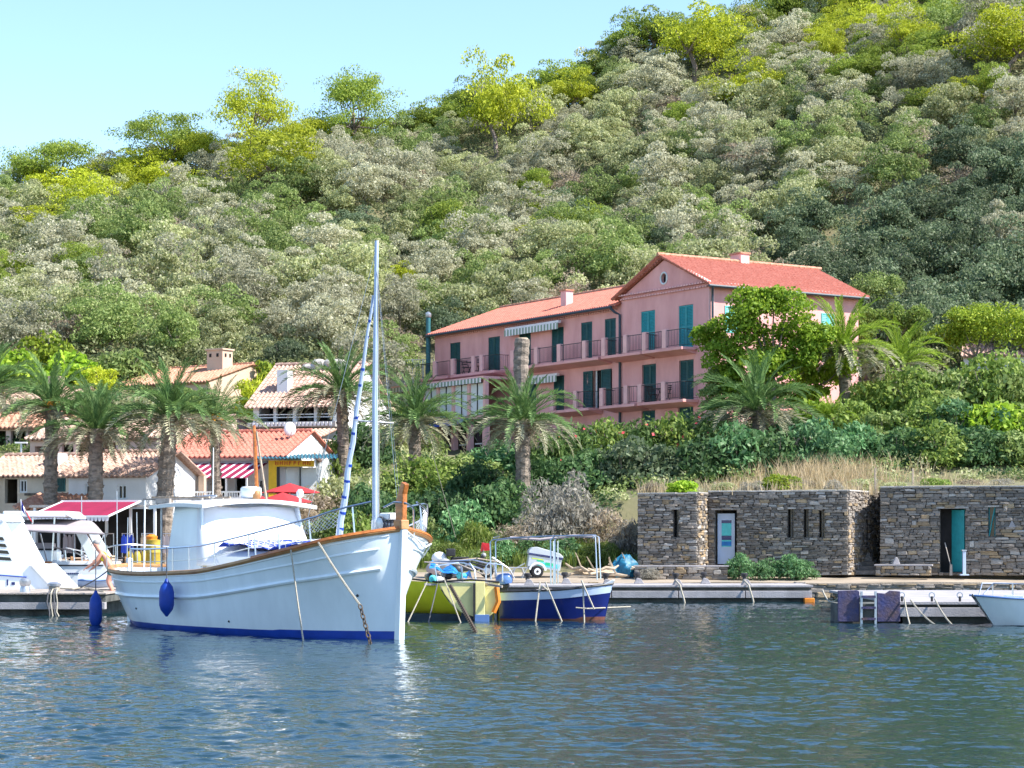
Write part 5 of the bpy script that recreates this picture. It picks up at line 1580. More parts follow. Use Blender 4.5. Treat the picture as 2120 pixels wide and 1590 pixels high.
# ---------------------------------------------------------------- shrubs and garden trees
BUSH = {}
def bush_mesh(mname, seed, leaf=.12, per=110, n=22, aspect=.5, outward=.5):
    rng = g(seed)
    V, F = leaves(blob_clumps(rng, n, 1.0, 1.0, .36, -.05, .12, .2), per, leaf, rng, outward, aspect, .5, .2)
    V[:,2] = np.maximum(V[:,2], -.15)
    return np_mesh('foliage', V, F, mname)
def stems_mesh(seed, n=9, mname='bark'):
    rng = g(seed); m = MB()
    for i in range(n):
        a = rng.random()*6.28; r_ = .2+.55*rng.random()
        m.tube([(math.cos(a)*.08, math.sin(a)*.08, -.3), (math.cos(a)*r_*.5, math.sin(a)*r_*.5, .3), (math.cos(a)*r_, math.sin(a)*r_, .75)], .028, 4, .008)
    return m.mesh('stems', mname)
STEMS = [stems_mesh(i) for i in range(3)]
for mn, leaf, asp in (('leaf_hedge',.13,.55),('leaf_oleander',.17,.3),('leaf_green',.14,.5),('leaf_silver',.13,.35),('leaf_reed',.26,.16),('leaf_lush',.16,.4),('leaf_bright',.17,.7),('leaf_mid',.13,.5),('leaf_oak',.14,.55),('leaf_olive',.13,.45),('leaf_brown',.12,.35),('leaf_umbrella',.15,.6),('leaf_pine',.13,.4)):
    BUSH[mn] = [bush_mesh(mn, hash(mn) % 97 + i if False else sum(map(ord, mn)) % 97 + i, leaf, 120, 24, asp) for i in range(2)]
bi = [0]
def bush(px, py, Y, rx, rz, mname, label, cat='shrub', group=None, ry=None, z=None, name='shrub'):
    """px,py: where the middle of its foot is seen"""
    p = P(px, py, Y); bi[0] += 1
    zb = p.z if z is None else z
    t = thing(name, label, cat, (p.x, Y, zb), (bi[0]*1.7) % 6.28, group)
    t.scale = (rx, ry or rx*.9, rz)
    link('foliage', BUSH[mname][bi[0] % 2], t); link('stems', STEMS[bi[0] % 3], t)
    return t
def zg_px(px, Y): return gz((px-CX)/FPX*Y, Y)
def gbush(px, Y, rx, rz, mname, label, group=None, dz=0.0, **k):
    return bush(px, 0, Y, rx, rz, mname, label, group=group, z=zg_px(px, Y)-.1+dz, **k)

# embankment between the boats and the hotel
G1 = 'shrubs of the bank below the hotel'
spec = [
 (690,88,1.5,1.7,'leaf_mid','dense green shrub behind the red parasols'), (735,86.5,1.4,1.9,'leaf_hedge','leafy shrub left of the mast foot'), (790,88,1.7,2.2,'leaf_green','dark shrub right of the mast'),
 (850,86.5,1.4,1.7,'leaf_mid','pale leafy shrub behind the wooden bow post'), (900,88.5,1.8,2.0,'leaf_green','broad dark shrub below the palm right of the mast'), (955,86.5,1.3,1.7,'leaf_lush','fresh green shrub left of the lone palm'),
 (985,85.2,.8,1.5,'leaf_reed','tall yellow green reeds left of the grey mound'), (1030,88.5,1.6,2.0,'leaf_green','dark shrub at the foot of the lone palm'), (720,93,1.9,2.2,'leaf_olive','pale shrub under the palm by the spar'),
 (800,94,1.9,1.6,'leaf_mid','shrub under the palm right of the mast'), (880,94,2.0,1.7,'leaf_hedge','shrub below the veranda, left part'), (960,96,2.0,1.5,'leaf_mid','shrub below the veranda columns'),
 (1035,97,1.8,1.6,'leaf_lush','fresh green shrub at the right end of the veranda'), (760,90,1.6,2.0,'leaf_green','dark shrub between spar and mast'), (660,92,1.4,1.6,'leaf_brown','dry brown shrub beside the yellow canopy'),
 (640,89.5,1.0,1.3,'leaf_brown','small dry shrub below the yellow canopy'), (1000,91.5,1.7,2.0,'leaf_green','dark shrub left behind the lone palm'),
 (685,101,1.8,2.4,'leaf_hedge','green shrub right of the white gable'), (660,104,1.5,1.6,'leaf_olive','shrub below the white loggia'), (745,104,2.0,2.2,'leaf_green','dark shrub behind the palm by the spar'),
 (800,108,2.0,2.0,'leaf_olive','pale shrub left of the hotel veranda'), (860,112,1.8,2.0,'leaf_mid','green shrub at the left corner of the hotel')]
for a in spec: gbush(*a, group=G1)
# oleander belt with flowers below the hotel
for i, (px, Y, rx, rz, mn, lb) in enumerate([
 (1130,95,1.7,2.1,'leaf_oleander','flowering oleander right of the lone palm'), (1195,95.5,1.8,2.2,'leaf_oleander','flowering oleander under the middle balcony'), (1255,96,1.8,2.2,'leaf_hedge','rounded green shrub under the open shutters'),
 (1320,96,1.9,2.1,'leaf_oleander','oleander under the lower balconies'), (1385,96.5,1.8,2.1,'leaf_hedge','rounded green shrub under the gabled wing'), (1440,97,1.8,2.0,'leaf_oleander','oleander at the corner of the gabled wing'),
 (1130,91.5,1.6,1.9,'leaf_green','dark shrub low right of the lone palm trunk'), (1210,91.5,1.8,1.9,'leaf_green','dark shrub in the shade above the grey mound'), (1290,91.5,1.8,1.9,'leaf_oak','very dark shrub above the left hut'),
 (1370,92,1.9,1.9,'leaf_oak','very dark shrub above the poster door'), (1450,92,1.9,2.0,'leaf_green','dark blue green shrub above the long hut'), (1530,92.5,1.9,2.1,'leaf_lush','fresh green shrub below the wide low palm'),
 (1610,92.5,1.9,2.1,'leaf_green','dark green shrub right of the wide low palm'), (1690,92.5,1.9,2.1,'leaf_lush','fresh green shrub below the young palm'), (1500,96,1.6,1.8,'leaf_oleander','oleander left of the wide low palm'),
 (1640,97,1.6,1.6,'leaf_green','dark shrub between low palm and young palm')]):
    t = gbush(px, Y, rx, rz, mn, lb, 'shrubs below the hotel balconies')
    if mn == 'leaf_oleander':
        rng = g(i+300); V, F = leaves([(0,0,.35,.9,.9,.72)], 14, .09, rng, .8, .9, .9, .05)
        link('flowers', np_mesh('flowers', V, F, 'flower_pink'), t)['kind'] = 'stuff'
# grey mound of dry shrub above the trailer
for i, (px, Y, rx, rz, lb) in enumerate([(1075,85.2,1.1,1.2,'left end of the silver grey shrub mound'),(1130,85.6,1.3,1.8,'silver grey shrub behind the trailer'),(1190,86.2,1.5,2.2,'tallest silver grey shrub of the mound'),
      (1250,85.6,1.3,1.9,'silver grey shrub right of the trailer'),(1300,85,1.0,1.8,'silver grey shrub against the left hut'),(1160,87.2,1.5,2.2,'silver grey shrub at the back of the mound')]):
    gbush(px, Y, rx, rz, 'leaf_silver' if i % 3 else 'leaf_brown', lb, 'silver grey shrub mound')
for i, (px, Y, rx, rz, mn, lb) in enumerate([(1215,84,.75,.9,'leaf_reed','yellow green reed clump behind the bimini frame'),(1255,84,.8,1.0,'leaf_reed','yellow green reed clump left of the blue tarp'),(1050,84,.8,.9,'leaf_lush','green weeds behind the folded cart'),
      (930,84,.8,.9,'leaf_reed','weeds behind the dark scooter'),(985,83.6,.7,.8,'leaf_mid','weeds left of the red flag'),(1165,84,.8,.9,'leaf_lush','green weeds behind the trailer roof'),(890,84.2,.9,1.1,'leaf_mid','weeds behind the bow rail'),(1100,84.2,.8,1.0,'leaf_green','dark weeds left behind the trailer')]):
    gbush(px, Y, rx, rz, mn, lb, 'weeds along the quay')
# bushes in front of the long hut
for px, rx, rz, mn, lb in ((1528,.72,.85,'leaf_lush','green bush hiding the foot of the poster door'),(1585,.62,.65,'leaf_lush','small green bush in the middle of the long hut front'),(1640,.8,.8,'leaf_lush','pale green bush below the three slots'),(1668,.55,.6,'leaf_lush','low bush at the right end of the hut front')):
    bush(px, 0, 79.3, rx, rz, mn, lb, z=.78, group='bushes before the long hut')
bush(1345, 0, 79.0, .5, .35, 'leaf_silver', 'grey weeds in front of the planter wall', z=.75)
# right hand garden: hedge, shrubs
G2 = 'garden shrubs at right'
for px, Y, rx, rz, mn, lb in [
 (1815,103,2.0,2.1,'leaf_hedge','round shrub at the left end of the long hedge'),(1890,102,2.1,2.4,'leaf_hedge','yellowish round shrub below the hedge top'),(1965,102,2.1,2.5,'leaf_mid','round shrub below the hedge, middle'),
 (2045,102,2.2,2.6,'leaf_hedge','round shrub below the hedge, right'),(2120,102,2.2,2.7,'leaf_mid','round shrub cut by the right edge'),(1770,99,1.6,1.7,'leaf_hedge','rounded shrub right of the young palm'),
 (1840,97,1.9,1.9,'leaf_mid','pale green shrub above the steps'),(1915,97,2.0,2.0,'leaf_hedge','leafy shrub above the green door'),(1990,96.5,2.0,2.0,'leaf_lush','fresh shrub above the right hut'),(2070,96.5,2.0,2.1,'leaf_bright','bright green shrub above the right edge of the hut'),
 (2140,96.5,2.0,2.1,'leaf_hedge','shrub at the lower right of the garden'),(1780,94,1.7,1.7,'leaf_lush','fresh low shrub above the sunlit wall'),(1860,93.5,1.8,1.6,'leaf_green','dark low shrub above the right hut, left end'),
 (1950,93,1.8,1.7,'leaf_hedge','low leafy shrub just above the green door'),(2040,93,1.8,1.7,'leaf_green','dark low shrub above the window of the right hut'),(2120,93,1.8,1.7,'leaf_mid','low shrub at the right edge above the hut'),
 (1690,100,1.5,1.8,'leaf_bright','bright shrub behind the young palm'),(1480,103,1.4,1.6,'leaf_mid','shrub at the foot of the fig tree')]:
    gbush(px, Y, rx, rz, mn, lb, G2)
# long clipped hedge along the crest
hd = thing('clipped_hedge', 'long flat topped clipped hedge rising to the right edge', 'hedge', (P(1800,0,108).x, 108, 0))
rng = g(77); cl = []
for i in range(44):
    px = 1790 + i*9.5; q_ = P(px, 800 - (px-1790)*.095, 107.5); cl.append((q_.x-hd.location.x, rng.normal(0,.25), q_.z-.25, .7, .9, .55)); cl.append((q_.x-hd.location.x, -.3, q_.z-1.1, .75, .9, .8))
V, F = leaves(cl, 150, .13, rng, .6, .55, .6, .3); link('foliage', np_mesh('foliage', V, F, 'leaf_umbrella'), hd)
m = MB()
for i in range(12): m.tube([(i*.85, 0, zg_px(1800+i*34,108)-.3), (i*.85, 0, cl[2*min(43,i*4)][2])], .04, 5)
m.build('stems', 'bark', hd)

def garden_tree(name, label, cat, foot, Y, blobs, mname, leaf, per, trunk_r=.16, group=None, limbs=None, aspect=.6, z0=None, depthr=1.0):
    """blobs: (px, py, radius px) of the leaf masses"""
    zb = zg_px(foot, Y)-.2 if z0 is None else z0
    b = P(foot, 0, Y); t = thing(name, label, cat, (b.x, Y, zb), 0, group)
    rng = g(sum(map(ord, label)))
    cl = []; m = MB(); k = FPX/Y
    top = Vector((0,0,.55*(P(blobs[0][0], blobs[0][1], Y).z - zb)))
    m.tube([(0,0,-.4), (rng.normal(0,.1),0,top.z*.5), top], trunk_r, 7, trunk_r*.7)
    for (bx_, by_, br) in blobs:
        c = P(bx_, by_, Y); r_ = br/k; off = rng.normal(0,.5)*depthr
        q_ = Vector((c.x-b.x, off, c.z-zb))
        m.tube([top, top.lerp(q_, .5)+Vector((0,0,-.15)), q_], trunk_r*.45, 5, trunk_r*.12)
        for _ in range(10):
            d = rng.normal(size=3); d /= np.linalg.norm(d)
            cl.append((q_.x+d[0]*r_*.55, q_.y+d[1]*r_*.6*depthr, q_.z+d[2]*r_*.5, r_*.5, r_*.5, r_*.42))
    V, F = leaves(cl, per, leaf, rng, .5, aspect, .45, .25)
    link('crown', np_mesh('crown', V, F, mname), t); link('trunk', m.mesh('trunk', 'bark', True), t)
    return t
garden_tree('fig_tree', 'bright green fig tree beside the hotel gable', 'tree', 1600, 101.5, [(1570,660,66),(1625,645,60),(1520,690,58),(1600,720,62),(1655,690,55),(1475,700,44),(1545,630,45),(1665,740,48),(1495,745,48),(1600,615,34),(1560,760,50),(1620,770,48),(1530,790,44),(1690,700,40)], 'leaf_bright', .155, 190, .17, aspect=.75)
garden_tree('umbrella_tree', 'dome crowned yellow green tree at the right edge', 'tree', 2020, 113, [(2010,690,58),(2065,680,60),(1960,700,40),(2110,690,60),(2040,660,46),(1985,670,40),(2150,700,50)], 'leaf_umbrella', .15, 190, .15)
garden_tree('green_tree', 'dark green tree behind the highest palm', 'tree', 1830, 117, [(1810,660,40),(1850,650,42),(1890,660,38),(1780,690,30),(1900,690,32)], 'leaf_hedge', .15, 170, .14)
garden_tree('green_tree', 'pale green tree right of the hotel roof end', 'tree', 1795, 124, [(1800,600,45),(1770,620,36),(1840,600,40)], 'leaf_mid', .15, 170, .14)
garden_tree('green_tree', 'shaded leafy tree between the fig and the highest palm', 'tree', 1690, 103.5, [(1690,735,42),(1655,785,44),(1705,790,44),(1735,765,36),(1640,820,36),(1690,830,38)], 'leaf_umbrella', .15, 190, .14, aspect=.7)
garden_tree('green_tree', 'green tree behind the wide low palm at the hotel corner', 'tree', 1500, 102.5, [(1500,790,44),(1480,830,40),(1530,830,42),(1560,800,40),(1600,820,40)], 'leaf_mid', .15, 190, .14, aspect=.7)
# white house glimpsed under the umbrella tree
hw = House('house', 'white house glimpsed under the dome crowned tree', 'house', 1995, 2200, 122, -14, 10, zz(737,122), 6, .8, 'white_wall', 'tile_rose', holes=((2046,2078,742,757),))
# bright bushes behind the left palms and between houses
G3 = 'bushes between the village houses'
for px, Y, rx, rz, mn, lb in [(20,121,2.2,2.3,'leaf_bright','bright green bush above the left edge palms'),(95,124,2.2,2.4,'leaf_umbrella','yellow green bush behind the first palm'),(150,122,2.0,2.0,'leaf_bright','bright bush between first and second palm'),
   (210,121,1.6,1.5,'leaf_pine','small lemon yellow bush above the second palm'),(255,124,1.9,2.0,'leaf_mid','green bush left of the cream gabled house'),(530,118,2.0,2.8,'leaf_pine','yellow green bush between gable and loggia'),
   (560,122,1.8,2.4,'leaf_umbrella','yellow green bush behind the white chimney'),(620,123,2.0,2.2,'leaf_olive','pale bush behind the loggia roof'),(700,121,2.1,2.5,'leaf_mid','green bush right of the loggia house'),(480,128,2.0,2.4,'leaf_olive','pale bush behind the cream gable'),
   (760,124,2.1,2.4,'leaf_olive','pale bush behind the mast'),(820,126,2.0,2.2,'leaf_mid','green bush left of the hotel flue'),(120,112,1.6,1.6,'leaf_mid','green bush above the arcade house'),(300,113,1.8,1.7,'leaf_olive','bush below the cream gabled house'),
   (200,114,1.8,1.6,'leaf_green','dark bush behind the arcade roof'),(390,116,1.8,1.6,'leaf_mid','bush behind the third palm crown'),(40,112,1.5,1.4,'leaf_hedge','bush behind the porch house'),(340,130,2.2,2.0,'leaf_olive','pale bush behind the holed chimney'),
   (420,132,2.2,2.0,'leaf_grey' if False else 'leaf_olive','pale bush right behind the holed chimney')]:
    gbush(px, Y, rx, rz, mn, lb, G3)

# ground cover over the banks
rng = g(91); cl = {'leaf_mid': [], 'leaf_green': [], 'leaf_olive': []}
keys = list(cl)
for _ in range(2300):
    px = rng.uniform(-40, 2220); Y = rng.uniform(84.5, 130)
    if px < 640 and Y < 97: continue
    if 880 < px < 1800 and Y > 105: continue
    if px > 1300 and Y < 88.5: continue
    X = (px-CX)/FPX*Y; q_ = rng.uniform(.3,.75)
    cl[keys[int(rng.integers(3))]].append((X, Y, gz(X,Y)+.1, q_*1.2, q_*1.2, q_*.9))
for i, kx in enumerate(keys):
    V, F = leaves(cl[kx], 75, .16, rng, .5, .5, .5, .1)
    o = link('ground_cover', np_mesh('ground_cover', V, F, kx)); tag(o, ['light','dark','grey'][i] + ' green ground cover on the banks', kind='stuff')

# dry grass
def blades(pts, hmin, hmax, rng, mname, name, label, per=1, wd=.014):
    n = len(pts)*per; P0 = np.repeat(np.asarray(pts), per, axis=0) + np.concatenate([rng.normal(0,.12,(n,2)), np.zeros((n,1))], 1)
    h = rng.uniform(hmin, hmax, n); a = rng.uniform(0, 6.28, n); le = rng.normal(0,.22,(n,2))*h[:,None]
    dx = np.stack([np.cos(a)*wd, np.sin(a)*wd, np.zeros(n)], 1)
    V = np.empty((n,5,3)); V[:,0] = P0-dx; V[:,1] = P0+dx
    mid = P0 + np.concatenate([le*.35, (h*.55)[:,None]], 1); V[:,2] = mid+dx*.9; V[:,3] = mid-dx*.9
    V[:,4] = P0 + np.concatenate([le*1.1, h[:,None]], 1)
    b = np.arange(n)[:,None]*5
    F4 = np.concatenate([b+0,b+1,b+2,b+3],1); F3 = np.concatenate([b+3,b+2,b+4,b+4],1)
    me = bpy.data.meshes.new(name)
    tri = np.concatenate([np.stack([F4[:,0],F4[:,1],F4[:,2]],1), np.stack([F4[:,0],F4[:,2],F4[:,3]],1), F3[:,:3]])
    o = link(name, np_mesh(name, V.reshape(-1,3), tri, mname)); tag(o, label, kind='stuff')
pts = []
for _ in range(2600):
    px = rng.uniform(1325, 2170); Y = rng.uniform(81.2, 90.5); X = (px-CX)/FPX*Y
    zr = 4.02 + .05*(Y-81) if Y < 87.4 else gz(X, Y)
    if rng.random() < (.07 + .40*math.exp(-((px-1690)/150)**2))*(.25+.75*(math.sin(px*.043)*math.sin(Y*1.7)>.0)): pts.append((X, Y, zr-.08))
blades(pts, .25, .75, rng, 'grass_dry', 'dry_grass', 'tall straw coloured dry grass on the hut roofs', 9)
pts = []
for _ in range(300):
    px = rng.normal(1715, 70); Y = rng.uniform(86.5, 91.5); X = (px-CX)/FPX*Y; pts.append((X, Y, gz(X, Y)))
blades(pts, .5, 1.15, rng, 'grass_dry', 'dry_grass', 'highest straw coloured grass above the long hut', 10)
pts = []
for _ in range(500):
    px = rng.uniform(860, 1320); Y = rng.uniform(83.2, 86); X = (px-CX)/FPX*Y; pts.append((X, Y, max(gz(X, Y), 1.0)))
blades(pts, .3, .8, rng, 'leaf_reed', 'tall_grass', 'green and yellow grass along the back of the quay', 9)
bush(1415, 0, 82.6, .8, .55, 'leaf_bright', 'yellow green bush on the roof of the left hut', z=4.05); bush(1620, 0, 83, .9, .7, 'leaf_umbrella', 'yellow green bush on the roof above the slots', z=4.1)
bush(1726, 0, 82.2, .5, .5, 'leaf_silver', 'small silvery bush on the roof edge of the long hut', z=4.05); bush(1940, 0, 82.5, .8, .55, 'leaf_hedge', 'green bush on the roof above the wall lamp', z=4.15)
for px, Y, rx, rz, mn, lb in ((1500,83.5,.7,.45,'leaf_olive','grey green tuft on the roof above the poster door'),(1560,82.6,.6,.4,'leaf_silver','silvery tuft on the roof left of the slots'),(1350,83,.6,.4,'leaf_brown','brown tuft on the roof of the left hut'),(1665,84.5,.8,.5,'leaf_brown','brown tuft in the dry grass above the slots'),(1850,82.6,.7,.45,'leaf_olive','grey green tuft at the left roof end of the right hut'),(2010,82.8,.8,.5,'leaf_brown','brown tuft on the roof above the green door'),(2075,82.6,.7,.5,'leaf_silver','silvery tuft on the roof above the small window'),(1590,85.5,.9,.6,'leaf_mid','green tuft behind the dry grass of the long hut'),(1790,86,.9,.7,'leaf_olive','grey green tuft above the steps')):
    bush(px, 0, Y, rx, rz, mn, lb, z=4.1, group='tufts on the hut roofs')
for px, Y, lb in ((1812,82.3,'left'),(1890,83,'right')):
    p = P(px, 1010, Y); t = thing('wooden_stake', f'thin pale wooden stake in the dry grass, {lb} one', 'stake', (p.x, Y, 3.9)); MB().box(-.04,.04,-.04,.04,0,1.15).build('stake_shaft', 'driftwood', t, bevel=.01)
for i, (px, Y) in enumerate(((1575,84),(1480,84))):
    p = P(px, 1000, Y); t = thing('fence_stake', ('short' if i else 'stout short') + ' grey stake on the roof ' + ('above the poster door' if i else 'above the long hut'), 'stake', (p.x, Y, 4.0)); MB().box(-.05,.05,-.05,.05,0,.55).build('stake_shaft', 'driftwood', t, bevel=.01)
# wire fence on the terrace left of the hotel
fa, fb = P(790, 745, 133), P(897, 742, 133)
t = thing('wire_fence', 'pale wire fence on the terrace left of the hotel', 'fence', (fa.x, 133, 12.2)); L_ = fb.x-fa.x
for k in range(6): MB().tube([(L_*k/5,0,0),(L_*k/5,0,1.5)], .035, 5).build('post', 'galvanised', t)
m = MB()
for k in range(24): m.tube([(L_*k/24,0,.1),(L_*(k+1)/24,0,1.45)], .007, 3, cap=False); m.tube([(L_*(k+1)/24,0,.1),(L_*k/24,0,1.45)], .007, 3, cap=False)
m.tube([(0,0,1.45),(L_,0,1.45)], .015, 4); m.build('mesh', 'galvanised', t)
t = thing('retaining_wall', 'pale rendered retaining wall below the wire fence', 'wall', (fa.x-1, 132.4, 0)); MB().box(0, L_+1.5, 0, .4, 9.5, 12.3).build('wall', 'sand_wall', t)
# ---------------------------------------------------------------- boats
def interp(tab, x):
    """smooth monotone interpolation through a table"""
    n = len(tab)
    if x <= tab[0][0]: return tab[0][1]
    if x >= tab[-1][0]: return tab[-1][1]
    i = max(k for k in range(n-1) if tab[k][0] <= x)
    sl = lambda k: (tab[k+1][1]-tab[k][1])/(tab[k+1][0]-tab[k][0])
    def tan(k):
        if k == 0: return sl(0)
        if k == n-1: return sl(n-2)
        a, b = sl(k-1), sl(k)
        return 0.0 if a*b <= 0 else 2*a*b/(a+b)
    h = tab[i+1][0]-tab[i][0]; t = (x-tab[i][0])/h
    return ((2*t**3-3*t*t+1)*tab[i][1] + (t**3-2*t*t+t)*h*tan(i) + (-2*t**3+3*t*t)*tab[i+1][1] + (t**3-t*t)*h*tan(i+1))

class Hull:
    """double ended or transom hull; local x runs from the stern (0) to the bow (L), z=0 is the waterline"""
    def __init__(s, L, beam, wl, sheer, power, n=40, m=14, zlow=-.45):
        s.L, s.beam, s.wl, s.sheer, s.power = L, beam, wl, sheer, power
        s.n, s.m, s.zlow = n, m, zlow
    def half(s, t, z):
        """t measured from the bow"""
        b, w_, h = interp(s.beam, t), interp(s.wl, t), interp(s.sheer, t)
        if z >= 0:
            v = min(1.15, z/h); p = interp(s.power, t)
            return w_ + (b-w_)*(v**p if v > 0 else 0)
        return w_*(1 - .55*(z/s.zlow)**1.5)
    def xbow(s, t, z): return 0.0
    def pt(s, t, z, side): return Vector((s.L - t - s.rake(t, z), side*s.half(t, z), z))
    def rake(s, t, z): return 0.0
    def stations(s):
        u = np.linspace(0, 1, s.n); return [s.L*(x**1.0*.35 + .65*(3*x*x-2*x*x*x)) for x in u]
    def skin(s, name, mname, parent, z0f, z1f, off=0.0, m=None):
        mb = MB(); m = m or s.m; ts = s.stations()
        for side in (-1, 1):
            rows = []
            for t in ts:
                z0, z1 = z0f(t), z1f(t)
                row = []
                for j in range(m+1):
                    z = z0 + (z1-z0)*j/m; p = s.pt(t, z, side); p.y += side*off; row.append(p)
                rows.append(row)
            mb.grid(rows)
        return mb.build(name, mname, parent, smooth=True)
    def line(s, ratio=None, dz=0.0, side=-1, t0=0.0, t1=None, off=0.02, n=44, zf=None):
        t1 = s.L if t1 is None else t1; out = []
        for t in np.linspace(t0, t1, n):
            z = zf(t) if zf else interp(s.sheer, t)*ratio + dz
            p = s.pt(t, z, side)
            dt = s.pt(min(s.L, t+.03), z, side) - s.pt(max(0.0, t-.03), z, side); dz_ = s.pt(t, z+.03, side) - s.pt(t, z-.03, side)
            nn = dt.cross(dz_)
            if nn.length > 1e-9:
                nn.normalize()
                if nn.y*side < 0: nn = -nn
                p = p + nn*off
            out.append(p)
        return out
    def deck(s, name, mname, parent, zf, inset=.05):
        rows = []
        for t in s.stations():
            z = zf(t); h = max(0.0, s.half(t, z)-inset); rows.append([(s.L-t-s.rake(t,z), -h+2*h*k/6, z+.04*(1-(k/3-1)**2)) for k in range(7)])
        return MB().grid(rows).build(name, mname, parent, smooth=True)

# ---- the white llaut -------------------------------------------------
BW = Vector((-2.49, 47.0, 0)); BD = Vector((.6225, -.7826, 0)); BL = 12.9
stern = BW - BD*BL
boat = thing('wooden_motor_boat', 'large white wooden boat with blue waterline, mast and canvas covered wheelhouse', 'boat', (stern.x, stern.y, 0), math.atan2(BD.y, BD.x))
hull = Hull(BL,
  [(0,.06),(.15,.42),(.35,.82),(.6,1.17),(.9,1.45),(1.6,1.74),(2.5,1.92),(4,2.02),(7,2.05),(9.5,1.9),(11,1.55),(12,1.05),(12.6,.55),(12.9,.06)],
  [(0,.03),(.35,.20),(.9,.50),(1.6,.88),(2.5,1.25),(4,1.62),(7,1.80),(9.5,1.45),(11,.85),(12,.34),(12.5,.10),(12.9,.03)],
  [(0,2.52),(.2,2.45),(.6,2.33),(1.6,2.09),(2.5,1.93),(4,1.70),(6,1.48),(9,1.40),(11,1.44),(12.9,1.56)],
  [(0,1.5),(1.5,1.5),(3,.95),(6,.7),(10,.62),(12,.8),(12.9,1.0)], n=72)
hull.rake = lambda t, z: (.16*(1 - max(z,0)/2.5)*math.exp(-t/.7)) - (.35*(1-min(1,max(0,z)/1.5))*0) + (-.55*(1-min(1,max(-.2,z)/1.5)))*math.exp(-(BL-t)/1.0)*-1*0
sh_ = lambda t: interp(hull.sheer, t)
hull.skin('hull', 'hull_white', boat, lambda t: .13+.025*sh_(t)*(1 if t < 3 else .6), lambda t: sh_(t))
hull.skin('waterline_band', 'boot_blue', boat, lambda t: -.45, lambda t: .13+.025*sh_(t)*(1 if t < 3 else .6), m=5)
hull.deck('deck', 'gel_white', boat, lambda t: sh_(t)-.42)
m = MB()
for side in (-1, 1):
    m.tube(hull.line(.985, .02, side, 0, BL, .0, 90), .062, 6)
m.build('cap_rail', 'wood_rail', boat, True)
m = MB()
for side in (-1,1): m.tube(hull.line(.985, .045, side, 0, 3.2, .0, 40), .064, 6)
m.build('varnished_bow_rail', 'wood_varnish', boat, True)
for side in (-1, 1):
    MB().tube(hull.line(.845, 0, side, .22, BL-.4, .008, 90), .022, 5).build('upper_strake', 'hull_white', boat, True)
    MB().tube(hull.line(None, 0, side, .24, BL-.2, .02, 90, zf=lambda t: sh_(t)*(.665 if t < 2 else .665-.075*min(1,(t-2)/4))), .05, 6).build('rub_rail', 'hull_white', boat, True)
    MB().tube(hull.line(.955, 0, side, .1, BL-.2, .0), .03, 5).build('rail_moulding', 'gel_white', boat, True)
# stem and stern posts
m = MB(); m.bar((BL-.13,0,-.45),(BL+.03,0,2.62),.16,.20, up=(1,0,0)); m.build('stem', 'hull_white', boat, bevel=.02)
m = MB(); m.bar((.1,0,-.4),(0.0,0,1.75),.14,.16, up=(1,0,0)); m.build('stern_post', 'hull_white', boat, bevel=.02)
m = MB().prism([(BL-.16,2.5),(BL+.10,2.5),(BL+.12,3.30),(BL+.20,3.52),(BL+.05,3.58),(BL-.18,3.10)], 'y', -.066, .066); m.build('bow_post', 'wood_varnish', boat, bevel=.02)
MB().prism([(BL-.20,2.50),(BL+.14,2.50),(BL+.12,2.72),(BL-.18,2.72)], 'y', -.11, .11).build('stem_head', 'wood_rail', boat, bevel=.02)
for p, r_ in ((hull.pt(.75,1.0,-1), .035), (hull.pt(4.6,.32,-1), .03), (hull.pt(9.3,.5,-1), .03)):
    MB().ball((p.x, p.y-.0, p.z), r_).build('hull_fitting', 'iron_dark', boat, True)
# vent slots near the stern
for zc, a, b in ((1.02,10.9,11.6), (.80,11.0,11.75), (.62,11.1,11.75)):
    MB().tube([hull.pt(t, zc, -1)+Vector((0,-.012,0)) for t in np.linspace(a, b, 6)], .014, 4).build('hull_vent', 'grey_plastic', boat)

# wheelhouse: sides, white canvas screen, roof
cabx0, cabx1 = BL-8.3, BL-6.35       # aft and front
zd = 1.05
for sg in (-1, 1):
    o = MB().add([(cabx0, sg*1.5, zd), (cabx1+.15, sg*1.62, zd), (cabx1-.15, sg*1.42, 3.08), (cabx0+.35, sg*1.36, 3.10)], [(0,1,2,3)]).build('wheelhouse_side', 'hull_white', boat); sm = o.modifiers.new('t','SOLIDIFY'); sm.thickness = .05
# canvas over the windscreen, bulging forward and down over the coachroof
rows = []
for i in range(15):
    v = i/14; zz_ = 3.08 + (1.62-3.08)*v
    row = []
    for k in range(17):
        u = -1+2*k/16; wdt = 1.44 + .30*v
        xf_ = cabx1 - .12 + 1.15*v**1.2*(1-.55*abs(u)**3) - .22*abs(u)**4 + .025*math.sin(6*u+4*v)
        row.append((xf_, u*wdt, zz_ + .02*math.sin(5*u)))
    rows.append(row)
o = MB().grid(rows).build('windscreen_cover', 'canvas_white', boat, True); sm = o.modifiers.new('t','SOLIDIFY'); sm.thickness = .02
rows = []
for i in range(10):
    u_ = i/9; x = cabx0-.45 + (cabx1+.30-(cabx0-.45))*u_
    rows.append([(x, -1.66+3.32*k/10, 3.12 + .14*(1-(k/5-1)**2) + .05*math.sin(u_*3.1)) for k in range(11)])
MB().grid(rows, .09).build('wheelhouse_roof', 'gel_white', boat, True)
m = MB().box(cabx0, cabx1, -1.46, 1.46, zd-.1, 1.35); m.build('cabin_base', 'gel_white', boat, bevel=.04)
